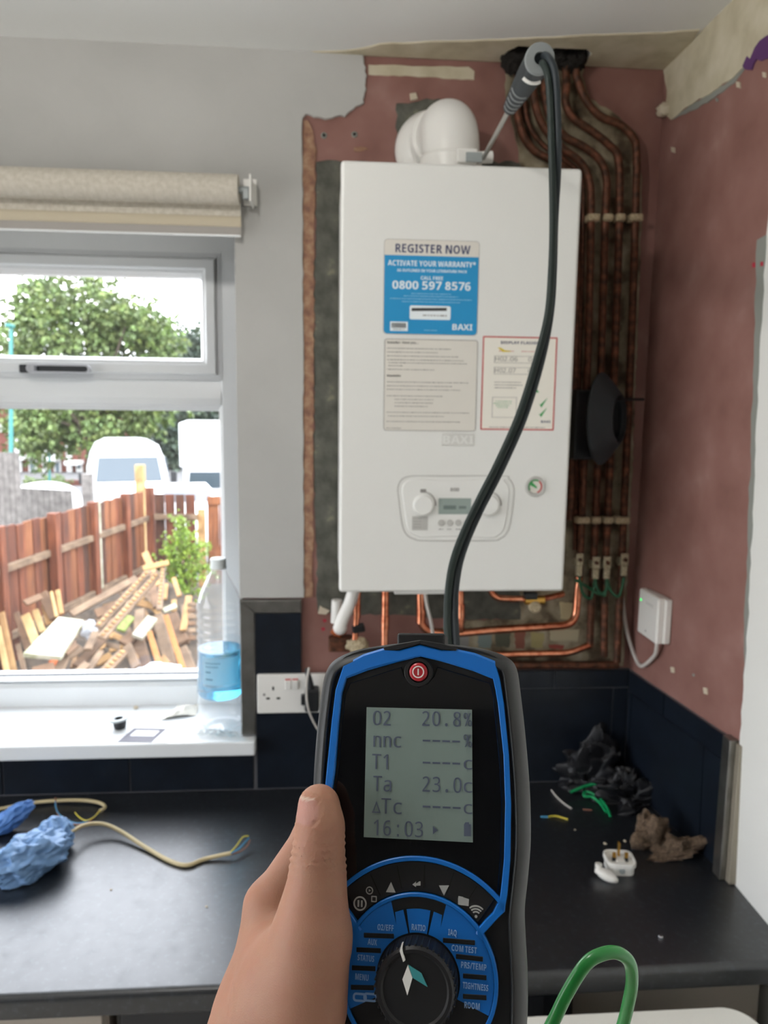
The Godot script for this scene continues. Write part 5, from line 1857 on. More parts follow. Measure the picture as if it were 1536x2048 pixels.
func smooth_poly(p: PackedVector2Array, each := 5) -> PackedVector2Array:
	var a := []
	for q in p:
		a.append(q)
	a.append(p[0])
	var out := PackedVector2Array()
	var n := p.size()
	for i in n:
		for k in each:
			var t := float(k) / each
			var p0 := p[(i + n - 1) % n]
			var p1 := p[i]
			var p2 := p[(i + 1) % n]
			var p3 := p[(i + 2) % n]
			out.append(0.5 * ((2.0 * p1) + (p2 - p0) * t + (2.0 * p0 - 5.0 * p1 + 4.0 * p2 - p3) * t * t + (3.0 * p1 - p0 - 3.0 * p2 + p3) * t * t * t))
	return out

func analyser() -> void:
	place_dev()
	var t := thing("flue_gas_analyser", "hand held flue gas analyser with blue front, grey screen and black rubber boot", "analyser")
	t.transform = dev
	# ---- rubber boot: outline at its widest, lofted front to back
	var w0 := d2(838, 1500, -0.02)
	var mid := d2(838, 1700)
	var outl := [[841, 1284], [900, 1288], [968, 1298], [1012, 1313], [1033, 1336], [1042, 1390], [1052, 1480], [1060, 1580], [1062, 1680], [1056, 1760], [1050, 1820], [1052, 1880], [1056, 1960], [1054, 2060], [1040, 2180], [1000, 2240], [838, 2256],
		[690, 2240], [650, 2180], [634, 2060], [636, 1960], [640, 1880], [640, 1820], [634, 1760], [628, 1680], [628, 1580], [634, 1480], [644, 1390], [653, 1345], [672, 1318], [712, 1300], [782, 1288]]
	var ring := smooth_poly(dpoly(outl, -0.012), 4)
	var c := Vector2.ZERO
	for p in ring:
		c += p / ring.size()
	var rows := []
	for s in [[0.0, -0.0440, 0.5], [0.010, -0.0440, 0.0], [0.003, -0.0400, 0.0], [0.0, -0.0320, 0.0], [0.0, -0.0140, 0.0], [0.0008, -0.0070, 0.0], [0.0030, -0.0015, 0.0], [0.0060, 0.0012, 0.0], [0.0072, 0.0004, 0.0], [0.0074, -0.0030, 0.0]]:
		var line := []
		for i in ring.size():
			var e := (ring[(i + 1) % ring.size()] - ring[(i + ring.size() - 1) % ring.size()]).normalized()
			var nn := Vector2(e.y, -e.x)
			if nn.dot(ring[i] - c) < 0.0:
				nn = -nn
			var q: Vector2 = ring[i] - nn * s[0]
			if s[2] > 0.0:
				q = c
			line.append(Vector3(q.x, q.y, s[1]))
		rows.append(line)
	var b := MB.new()
	b.net(rows, true, true)
	var boot := part(t, "rubber_boot", b, M.boot_rubber)
	for y in [1898, 1944, 1990, 2031]:
		var p := dv(1034, y, -0.001)
		b = MB.new()
		b.lump(p + Vector3(-0.001, 0, -0.0005), Vector3(0.0014, 0.0012, 0.0014), noise(1, 0.001), 0.0, Basis.IDENTITY, 10, 8)
		part(boot, "grip_stud", b, M.black_plastic)
	# the boot's pale left edge comes from reflected light; none is drawn here
	# ---- body face
	var face := smooth_poly(dpoly([[841, 1288], [905, 1292], [962, 1302], [1000, 1320], [1016, 1352], [1028, 1450], [1038, 1580], [1040, 1700], [1030, 1800], [1026, 1900], [1030, 2050], [838, 2240], [648, 2050], [650, 1900], [652, 1800], [640, 1700], [640, 1580], [650, 1450], [664, 1352], [680, 1320], [718, 1302], [778, 1292]]), 3)
	b = MB.new()
	b.prism(face, -0.040, -0.0018)
	part(t, "body", b, M.bezel_black)
	b = MB.new()      # hose block on top
	var k0 := dv(800, 1280, -0.016)
	var k1 := dv(893, 1292, -0.016)
	b.rbox(Vector3((k0.x + k1.x) / 2.0, (k0.y + k1.y) / 2.0 - 0.002, -0.016), Vector3(k1.x - k0.x, 0.012, 0.022), 0.0012)
	part(t, "hose_block", b, M.bezel_black)
	# ---- blue surround: two sides and the top, then the curved bars round the keys
	var bo := dpoly([[646, 1700], [650, 1585], [654, 1543], [664, 1445], [672, 1380], [688, 1330], [728, 1308], [768, 1296], [800, 1301], [841, 1290], [884, 1301], [912, 1298], [950, 1306], [990, 1322], [1000, 1357], [1008, 1406], [1018, 1510], [1022.5, 1608], [1021, 1719], [1015, 1789], [1009, 1822]])
	var bi := dpoly([[660, 1700], [664, 1585], [670, 1543], [678, 1445], [684, 1385], [693, 1357], [735, 1341], [770, 1331], [803, 1322], [841, 1313], [880, 1322], [910, 1331], [946, 1342], [986, 1358], [991, 1380], [996, 1410], [1007, 1510], [1010.5, 1608], [1008, 1719], [1002, 1780], [997, 1812]])
	b = MB.new()
	b.band(bo, bi, -0.003, 0.0012, false, 0.12)
	part(t, "blue_surround", b, M.blue_case)
	# black top centre piece that overlaps the surround
	b = MB.new()
	b.prism(dpoly([[766, 1294], [800, 1287], [841, 1280], [884, 1287], [915, 1296], [912, 1302], [890, 1301], [841, 1288], [795, 1301], [770, 1301]]), -0.006, 0.0016, 0.0004)
	part(t, "top_lip", b, M.bezel_black)
	# ---- glossy window
	var gw := dpoly([[676, 1790], [666, 1700], [670, 1585], [676, 1543], [684, 1445], [690, 1390], [700, 1366], [790, 1338], [803, 1334], [808, 1352], [822, 1368], [838, 1374], [854, 1368], [868, 1352], [874, 1334], [888, 1338], [980, 1366], [987, 1390], [992, 1445], [1000, 1530], [1004, 1608], [1001, 1719], [995, 1795], [960, 1768], [915, 1744], [870, 1732], [832, 1729], [790, 1734], [745, 1747], [705, 1770]])
	b = MB.new()
	b.prism(gw, -0.004, -0.0004, 0.0003)
	part(t, "screen_window", b, M.screen_glass)
	# ---- liquid crystal panel with its readings
	var w := 0.14076 * 0.34
	var h := 0.16343 * 0.34
	b = MB.new()
	b.rbox(Vector3(0, 0, 0.0), Vector3(w, h, 0.0006))
	var lcd := part(t, "display_panel", b, M.lcd)
	var lines := [["O2", "20.8%"], ["nnc", "----%"], ["T1", "----c"], ["Ta", "23.0c"], [" Tc", "----c"], ["16:03", ""]]
	var ys := [1437, 1480, 1524, 1568, 1612, 1656]
	for i in 6:
		var p := dv(747, ys[i], 0.0004)
		if lines[i][0] == " Tc":
			words(lcd, "Tc", Vector3(dv(763, ys[i]).x, p.y, 0.0004), 0.0062, M.lcd_ink, 0.0092, true, false, true)
			var tb := MB.new()
			var q0 := dv(744, ys[i] + 13)
			tb.band(P2([[q0.x, q0.y], [q0.x + 0.0040, q0.y], [q0.x + 0.0020, q0.y + 0.0050]]), P2([[q0.x + 0.0008, q0.y + 0.0006], [q0.x + 0.0032, q0.y + 0.0006], [q0.x + 0.0020, q0.y + 0.0038]]), 0.0002, 0.0006)
			part(lcd, "delta_sign", tb, M.lcd_ink)
		else:
			var wd: float = {"O2": 0.0082, "nnc": 0.0126, "T1": 0.0072, "Ta": 0.0082, "16:03": 0.0218}[lines[i][0]]
			words(lcd, lines[i][0], Vector3(p.x, p.y, 0.0004), 0.0062, M.lcd_ink, wd, true, false, true)
		if lines[i][1]:
			var pr := dv(845, ys[i] + 1, 0.0004)
			if lines[i][1].begins_with("----"):
				var db := MB.new()
				for k in 4:
					db.rbox(Vector3(pr.x + 0.0018 + 0.0044 * k, pr.y, 0.0004), Vector3(0.0034, 0.0008, 0.0002))
				part(lcd, "dashes", db, M.lcd_ink)
				words(lcd, lines[i][1].substr(4), Vector3(dv(927, ys[i]).x, pr.y + 0.0002, 0.0004), 0.0052, M.lcd_ink, 0.0038, true, false, true)
			else:
				words(lcd, lines[i][1].substr(0, 4), Vector3(pr.x, pr.y, 0.0004), 0.0062, M.lcd_ink, 0.0172, true, false, true)
				words(lcd, lines[i][1].substr(4), Vector3(dv(927, ys[i]).x, pr.y, 0.0004), 0.0056, M.lcd_ink, 0.0038, true, false, true)
	b = MB.new()
	b.prism(dpoly([[866, 1652], [876, 1660], [866, 1668]]), 0.0002, 0.0006)
	b.prism(dpoly([[928, 1648], [931, 1648], [931, 1644], [938, 1644], [938, 1648], [942, 1648], [942, 1672], [928, 1672]]), 0.0002, 0.0006)
	part(lcd, "status_symbols", b, M.lcd_ink)
	# ---- power button
	var pc := d2(837, 1344)
	b = MB.new()
	b.lathe([Vector2(0.0, 0.0019), Vector2(0.0034, 0.0018), Vector2(0.0041, 0.0012), Vector2(0.0042, 0.0)], 36, Vector3(pc.x, pc.y, -0.0006), Basis(Vector3.RIGHT, PI / 2))
	var pw := part(t, "power_button", b, M.power_red)
	b = MB.new()
	b.band(disc(pc.x, pc.y, 0.00275, 32), disc(pc.x, pc.y, 0.0022, 32), 0.0008, 0.0015)
	b.rbox(Vector3(pc.x, pc.y, 0.0012), Vector3(0.0006, 0.0029, 0.0006))
	part(pw, "power_symbol", b, M.print_cream)
	b = MB.new()
	b.band(disc(pc.x, pc.y, 0.0066, 32), disc(pc.x, pc.y, 0.0045, 32), -0.0030, 0.0003, true, 0.15)
	part(t, "button_collar", b, M.bezel_black)
	# ---- keypad fan and dial
	var dc := d2(836, 1957)
	var k := 0.34 / F * 0.948             # metres for a pixel down here
	var arc := func(r: float, a0: float, a1: float, n: int) -> PackedVector2Array:
		var out := PackedVector2Array()
		for i in n + 1:
			var a := deg_to_rad(lerpf(a0, a1, float(i) / n))
			out.append(dc + Vector2(cos(a), sin(a)) * r * k)
		return out
	var R1 := 219.0
	b = MB.new()
	b.band(arc.call(228.0, 138, 42, 30), arc.call(R1, 138, 42, 30), -0.003, 0.0012, false, 0.15)
	b.band(dpoly([[1012, 1800], [1010, 1822], [990, 1842], [966, 1868], [975, 1886]]), dpoly([[995, 1806], [985, 1826], [972, 1838], [954, 1858], [952, 1866]]), -0.003, 0.0012, false, 0.12)
	b.band(dpoly([[676, 1790], [676, 1816], [690, 1834], [706, 1856], [698, 1880]]), dpoly([[690, 1796], [690, 1810], [702, 1826], [716, 1846], [724, 1858]]), -0.003, 0.0012, false, 0.12)
	part(t, "keypad_edging", b, M.blue_case)
	var fan: PackedVector2Array = arc.call(R1 - 1.0, 135, 45, 24)
	fan.append_array(arc.call(160.0, 42, 138, 24))
	b = MB.new()
	b.prism(fan, -0.004, -0.0002, 0.0003)
	var kp := part(t, "keypad", b, M.bezel_black)
	for a in [118.5, 102.5, 87.0, 70.5, 56.5]:
		var an := deg_to_rad(a)
		var s := MB.new()
		var dir := Vector2(cos(an), sin(an))
		s.band(PackedVector2Array([dc + dir * 168.0 * k, dc + dir * 212.0 * k]), PackedVector2Array([dc + dir * 168.0 * k + dir.orthogonal() * 0.0004, dc + dir * 212.0 * k + dir.orthogonal() * 0.0004]), -0.002, 0.0, false)
		part(kp, "key_gap", s, M.hole)
	icons(kp)
	b = MB.new()
	b.band(arc.call(159.0, 0, 354, 59), arc.call(151.0, 0, 354, 59), -0.004, 0.0012, true, 0.2)
	var ring_o := part(t, "dial_ring", b, M.blue_case)
	var fc: PackedVector2Array = arc.call(152.0, 0, 354, 59)
	b = MB.new()
	b.prism(fc, -0.004, -0.0002)
	part(t, "dial_base", b, M.bezel_black)
	# blue printed sectors with dark bars between
	b = MB.new()
	b.band(arc.call(150.0, 112, 205, 20), arc.call(84.0, 118, 205, 20), -0.002, 0.0002, false)
	b.band(arc.call(150.0, 68, -22, 20), arc.call(84.0, 62, -22, 20), -0.002, 0.0002, false)
	b.band(arc.call(128.0, 101, 79, 8), arc.call(84.0, 102, 78, 8), -0.002, 0.0002, false)
	b.band(arc.call(128.0, 112, 104, 4), arc.call(84.0, 120, 104, 4), -0.002, 0.0002, false)
	b.band(arc.call(128.0, 76, 68, 4), arc.call(84.0, 76, 60, 4), -0.002, 0.0002, false)
	var dfc := part(t, "dial_face", b, M.blue_case)
	for q in [["O2/EFF", 771, 1855, 33, 6], ["RATIO", 837, 1855, 28, 0], ["IAQ", 905, 1865, 17, -6], ["AUX", 745, 1884, 19, 0], ["COM TEST", 928, 1898, 50, -2], ["STATUS", 732, 1916, 34, 0], ["PRS/TEMP", 947, 1932, 50, -3], ["MENU", 724, 1954, 27, 0], ["TIGHTNESS", 951, 1973, 50, -3], ["ROOM", 944, 2011, 30, -2]]:
		var p := dv(q[1], q[2])
		words(dfc, q[0], Vector3(p.x, p.y, 0.0003), 0.0015, M.dial_print, q[3] * k, false, true, false, deg_to_rad(-2.0 + q[4] * 0.2))
	for q in [[728, 788, 1870, 1872], [713, 762, 1899, 1901], [704, 751, 1935, 1937], [702, 748, 1974, 1975], [886, 950, 1880, 1885], [912, 966, 1912, 1918], [926, 973, 1951, 1955], [926, 973, 1992, 1995]]:
		var p0 := dv(q[0], q[2])
		var p1 := dv(q[1], q[3])
		b = MB.new()
		var dd := (p1 - p0)
		b.rbox((p0 + p1) / 2.0 + Vector3(0, 0, 0.0002), Vector3(dd.length(), 0.0019, 0.0006), 0.0002, Basis(Vector3.BACK, atan2(dd.y, dd.x)))
		part(dfc, "dark_bar", b, M.bezel_black)
	# chain link symbol
	for q in [[720, 1994], [741, 1994]]:
		var p := dv(q[0], q[1])
		b = MB.new()
		b.band(rrect(p.x - 0.0030, p.y - 0.0017, p.x + 0.0030, p.y + 0.0017, 0.0014, 5), rrect(p.x - 0.0022, p.y - 0.0009, p.x + 0.0022, p.y + 0.0009, 0.0007, 5), 0.0, 0.0005)
		part(dfc, "link_symbol", b, M.dial_print)
	# knob
	b = MB.new()
	var kz := 0.0135
	b.lathe([Vector2(0, kz - 0.0012), Vector2(62 * k, kz - 0.0010), Vector2(66 * k, kz), Vector2(72 * k, kz), Vector2(77 * k, kz - 0.0016), Vector2(80 * k, 0.0)], 60, Vector3(dc.x, dc.y, 0.0), Basis(Vector3.RIGHT, PI / 2))
	var kn := part(t, "selector_knob", b, M.knob_black)
	b = MB.new()
	for i in 40:
		var a := TAU * i / 40.0
		b.rbox(Vector3(dc.x + cos(a) * 78.0 * k, dc.y + sin(a) * 78.0 * k, kz * 0.48), Vector3(0.0010, 0.0009, kz * 0.86), 0.0003, Basis(Vector3.BACK, a))
	part(kn, "knurling", b, M.knob_black)
	var top := kz - 0.0010
	b = MB.new()
	b.prism(dpoly([[804, 1885], [807, 1884], [805, 1896], [811, 1919], [807, 1922], [800, 1900]], top), top - 0.0004, top + 0.0013)
	part(kn, "pointer_line", b, M.print_cream)
	b = MB.new()
	b.prism(dpoly([[816, 1929], [825, 1955], [815, 1990], [805, 1958]], top), top - 0.0004, top + 0.0005)
	part(kn, "white_diamond", b, M.print_cream)
	b = MB.new()
	b.prism(dpoly([[817, 1929], [843, 1946], [855, 1973], [826, 1955]], top), top - 0.0004, top + 0.0005)
	part(kn, "teal_diamond", b, M.teal_print)

func icons(kp: Node3D) -> void:
	var z0 := -0.001
	var z1 := 0.0002
	var b := MB.new()
	b.prism(dpoly([[782, 1764], [791, 1785], [772, 1784]]), z0, z1)
	part(kp, "up_arrow", b, M.icon_grey)
	b = MB.new()
	b.prism(dpoly([[878, 1771], [898, 1771], [888, 1791]]), z0, z1)
	part(kp, "down_arrow", b, M.icon_grey)
	b = MB.new()
	b.prism(dpoly([[825, 1769], [832, 1763], [832, 1767], [838, 1767], [838, 1763], [841, 1763], [841, 1771], [832, 1771], [832, 1774]]), z0, z1)
	part(kp, "enter_arrow", b, M.icon_grey)
	b = MB.new()
	b.prism(dpoly([[916, 1797], [917, 1792], [926, 1794], [927, 1797], [938, 1798], [937, 1812], [916, 1809]]), z0, z1)
	part(kp, "folder_symbol", b, M.icon_grey)
	var q := d2(952, 1833)
	b = MB.new()
	b.prism(disc(q.x, q.y, 0.0006, 12), z0, z1)
	for r in [0.0016, 0.0027, 0.0038]:
		var o := PackedVector2Array()
		var i := PackedVector2Array()
		for s in 9:
			var a := deg_to_rad(130.0 - 86.0 * s / 8.0)
			o.append(q + Vector2(cos(a), sin(a)) * (r + 0.0006))
			i.append(q + Vector2(cos(a), sin(a)) * r)
		b.band(o, i, z0, z1, false)
	part(kp, "wireless_symbol", b, M.icon_grey)
	q = d2(720, 1807)
	b = MB.new()
	b.band(disc(q.x, q.y, 0.0029, 24), disc(q.x, q.y, 0.0023, 24), z0, z1)
	b.rbox(Vector3(q.x - 0.0007, q.y, 0.0), Vector3(0.0007, 0.0026, 0.0006))
	b.rbox(Vector3(q.x + 0.0008, q.y, 0.0), Vector3(0.0007, 0.0026, 0.0006))
	part(kp, "pump_symbol", b, M.icon_grey)
	q = d2(739, 1781)
	b = MB.new()
	b.band(disc(q.x, q.y, 0.0016, 20), disc(q.x, q.y, 0.0012, 20), z0, z1)
	b.prism(disc(q.x, q.y, 0.0006, 3), z0, z1)
	part(kp, "clock_symbol", b, M.icon_grey)
	q = d2(748, 1798)
	b = MB.new()
	b.band(rrect(q.x - 0.0012, q.y - 0.0012, q.x + 0.0012, q.y + 0.0012, 0.0002, 2), rrect(q.x - 0.0008, q.y - 0.0008, q.x + 0.0008, q.y + 0.0008, 0.0002, 2), z0, z1)
	part(kp, "square_symbol", b, M.icon_grey)

# ---------------------------------------------------------------- probe and hose
func probe() -> void:
	var t := thing("flue_probe", "grey handled flue probe stuck into the flue port, with its long twin hose", "probe")
	var a := onz(966, 318, 0.200)            # tip in the sampling port
	var cap := ond(1079, 118, 0.80)
	var hnd := ond(1020, 216, 1.06)
	var ax := (cap - hnd).normalized()
	var b := MB.new()
	b.tube([a, hnd + ax * 0.01], 0.0036, 14)
	part(t, "steel_rod", b, M.steel_rod)
	# handle, thin at the rod and thick at the cap
	var len_ := cap.distance_to(hnd)
	var path := []
	var rad := []
	for q in [[0.0, 0.0080], [0.02, 0.0098], [0.25, 0.0118], [0.5, 0.0136], [0.75, 0.0146], [0.93, 0.0150], [1.0, 0.0148]]:
		path.append(hnd + ax * len_ * q[0])
		rad.append(q[1])
	b = MB.new()
	b.tube(path, rad, 28)
	var ho := part(t, "handle", b, M.handle_grey)
	var to_eye := (EYE - hnd.lerp(cap, 0.5)).normalized()
	var front := (to_eye - ax * to_eye.dot(ax)).normalized()
	var side := ax.cross(front)
	for k in 5:
		var at := hnd + ax * len_ * (0.14 + 0.105 * k) 
		var rr := lerpf(0.0110, 0.0142, k / 4.0)
		b = MB.new()
		var line := []
		for s in 9:
			var an := lerpf(-0.8, 0.8, s / 8.0)
			line.append(at + front * (rr * cos(an)) + side * (rr * sin(an)) - ax * (0.006 * cos(an)))
		b.tube(line, 0.0013, 8)
		part(ho, "grip_rib", b, M.cap_grey)
	b = MB.new()
	var line2 := []
	for s in 9:
		var an := lerpf(-0.3, 1.0, s / 8.0)
		line2.append(cap - ax * 0.034 + front * (0.0152 * cos(an)) + side * (0.0152 * sin(an)))
	b.tube(line2, 0.0028, 10)
	part(ho, "white_mark", b, M.white_plastic)
	var s0 := ax.cross(Vector3.UP).normalized()
	var turn := Basis(s0, ax, s0.cross(ax))
	b = MB.new()
	b.lathe([Vector2(0.0145, -0.004), Vector2(0.0154, -0.003), Vector2(0.0154, 0.0015), Vector2(0.0145, 0.003), Vector2(0.0060, 0.0036), Vector2(0.0056, -0.001), Vector2(0.0, -0.001)], 36, cap, turn)
	part(t, "end_cap", b, M.cap_grey)
	# twin hose
	var pts := []
	for q in [[1082, 118, 0.815], [1092, 122, 0.785], [1103, 150, 0.775], [1108, 220, 0.775], [1110, 330, 0.775], [1108, 430, 0.775], [1105, 540, 0.775], [1098, 630, 0.77], [1078, 720, 0.765], [1044, 830, 0.755], [1000, 930, 0.745], [952, 1025, 0.735], [920, 1100, 0.725], [906, 1160, 0.715], [902, 1230, 0.70], [905, 1300, 0.68], [912, 1400, 0.65], [920, 1560, 0.60], [925, 1760, 0.55], [930, 1960, 0.52], [960, 2200, 0.50]]:
		pts.append(ond(q[0], q[1], q[2]))
	var mid := curve(pts, 8)
	var twist := [[0.0, 0.1], [0.10, 0.05], [0.16, 0.35], [0.27, 1.35], [0.34, 1.25], [0.42, 0.75], [0.55, 0.75], [0.65, 0.55], [0.75, 0.25], [1.0, 0.1]]
	var one := []
	var two := []
	for i in mid.size():
		var u := float(i) / (mid.size() - 1)
		var an := 0.0
		for s in twist.size() - 1:
			if u >= twist[s][0] and u <= twist[s + 1][0]:
				an = lerpf(twist[s][1], twist[s + 1][1], smoothstep(twist[s][0], twist[s + 1][0], u))
		var tg: Vector3 = (mid[mini(i + 1, mid.size() - 1)] - mid[maxi(i - 1, 0)]).normalized()
		var look: Vector3 = (EYE - mid[i]).normalized()
		var sd := tg.cross(look).normalized()
		if sd.dot(cb.x) < 0.0:
			sd = -sd
		var away := sd * cos(an) - look * sin(an)
		one.append(mid[i] - away * 0.0036)
		two.append(mid[i] + away * 0.0036)
	b = MB.new()
	b.tube(one, 0.0037, 12)
	part(t, "green_hose", b, M.hose_dark_green)
	b = MB.new()
	b.tube(two, 0.0037, 12)
	part(t, "grey_hose", b, M.hose_grey)
	# the green tube of the water trap, looping out under the analyser
	var lp := []
	for q in [[1000, 2260, 0.40], [1050, 2150, 0.395], [1104, 2048, 0.39], [1135, 1985, 0.39], [1172, 1928, 0.39], [1205, 1908, 0.392], [1236, 1906, 0.395], [1259, 1925, 0.40], [1264, 1962, 0.405], [1257, 2005, 0.41], [1243, 2060, 0.415], [1200, 2200, 0.42], [1080, 2300, 0.42]]:
		lp.append(ond(q[0], q[1], q[2]))
	b = MB.new()
	b.tube(curve(lp, 8), 0.0033, 14)
	var gh := solo("green_tube", b, M.hose_green, "bright green tube looping out from under the analyser", "tube")

# ---------------------------------------------------------------- the hand
var bones := []      # [a, ra, b, rb, blend]
var nail_at: Vector3
var thumb_ip: Vector3
func bone(a: Vector3, ra: float, b: Vector3, rb: float, k := 0.006) -> void:
	bones.append([a, ra, b, rb, k])

func hand_d(p: Vector3, near: Array) -> float:
	var d := 1.0
	for q in near:
		var ab: Vector3 = q[2] - q[0]
		var t := clampf((p - q[0]).dot(ab) / ab.length_squared(), 0.0, 1.0)
		var e: float = (p - q[0] - ab * t).length() - lerpf(q[1], q[3], t)
		var k: float = q[4]
		var h := clampf(0.5 + 0.5 * (d - e) / k, 0.0, 1.0)
		d = lerpf(d, e, h) - k * h * (1.0 - h)
	return d

func hand() -> void:
	var D := func(x: float, y: float, h: float) -> Vector3: return dv(x, y, h)
	# thumb along the left edge of the analyser
	var tip: Vector3 = D.call(638, 1612, 0.0095)
	var mid: Vector3 = D.call(640, 1655, 0.0110)
	var ip: Vector3 = D.call(637, 1706, 0.0115)
	var ph: Vector3 = D.call(634, 1765, 0.0110)
	var mc: Vector3 = D.call(624, 1850, 0.0100)
	var cm: Vector3 = D.call(572, 1990, -0.006)
	var wr: Vector3 = D.call(545, 2150, -0.022)
	thumb_ip = ip
	bone(tip, 0.0092, mid, 0.0099, 0.004)
	bone(mid, 0.0099, ip, 0.0101, 0.004)
	bone(ip, 0.0101, ph, 0.0107, 0.005)
	bone(ph, 0.0107, mc, 0.0136, 0.008)
	bone(mc, 0.0136, cm, 0.0200, 0.010)
	bone(cm, 0.0200, wr, 0.0265, 0.014)
	bone(D.call(634, 1910, 0.0115), 0.0118, D.call(614, 2020, 0.006), 0.016, 0.012)     # ball of the thumb
	# palm and knuckles
	var im: Vector3 = D.call(541, 1812, -0.026)
	var mm: Vector3 = D.call(560, 1880, -0.042)
	var rm: Vector3 = D.call(575, 1960, -0.050)
	var lm: Vector3 = D.call(590, 2035, -0.052)
	var w2: Vector3 = D.call(530, 2150, -0.030)
	bone(im, 0.0122, D.call(520, 2010, -0.026), 0.0165, 0.012)
	bone(D.call(520, 2010, -0.026), 0.0165, w2, 0.024, 0.014)
	bone(mm, 0.0115, w2, 0.021, 0.012)
	bone(rm, 0.0110, w2, 0.020, 0.012)
	bone(lm, 0.0105, w2, 0.020, 0.012)
	bone(D.call(560, 1905, -0.016), 0.0125, D.call(606, 1930, 0.002), 0.0120, 0.012)    # web
	# fingers round the back of the case
	for f in [[im, [[628, 1668, -0.053, 0.0095], [745, 1640, -0.0545, 0.0085], [830, 1622, -0.0540, 0.0075]]], [mm, [[655, 1780, -0.060, 0.0100], [780, 1745, -0.0550, 0.0088], [875, 1725, -0.0540, 0.0078]]], [rm, [[660, 1890, -0.062, 0.0095], [790, 1850, -0.0550, 0.0082], [875, 1830, -0.0535, 0.0072]]], [lm, [[660, 1985, -0.060, 0.0085], [770, 1950, -0.0545, 0.0073], [840, 1935, -0.0530, 0.0064]]]]:
		var a: Vector3 = f[0]
		var ra := 0.0112
		for s in f[1]:
			var q: Vector3 = D.call(s[0], s[1], s[2])
			bone(a, ra, q, s[3], 0.005)
			a = q
			ra = s[3]
	# forearm
	var inv := dev.basis.inverse()
	var el: Vector3 = (wr + w2) / 2.0 + inv * Vector3(-0.05, -0.20, 0.10)
	bone((wr + w2) / 2.0, 0.0275, el, 0.038, 0.02)
	nail_at = D.call(629, 1608, 0.0)
	var t := thing("person", "left hand of a person holding up the analyser, bare thumb on its edge", "person")
	t.transform = dev
	part(t, "hand_and_forearm", hand_mesh(0.0013), M.skin)

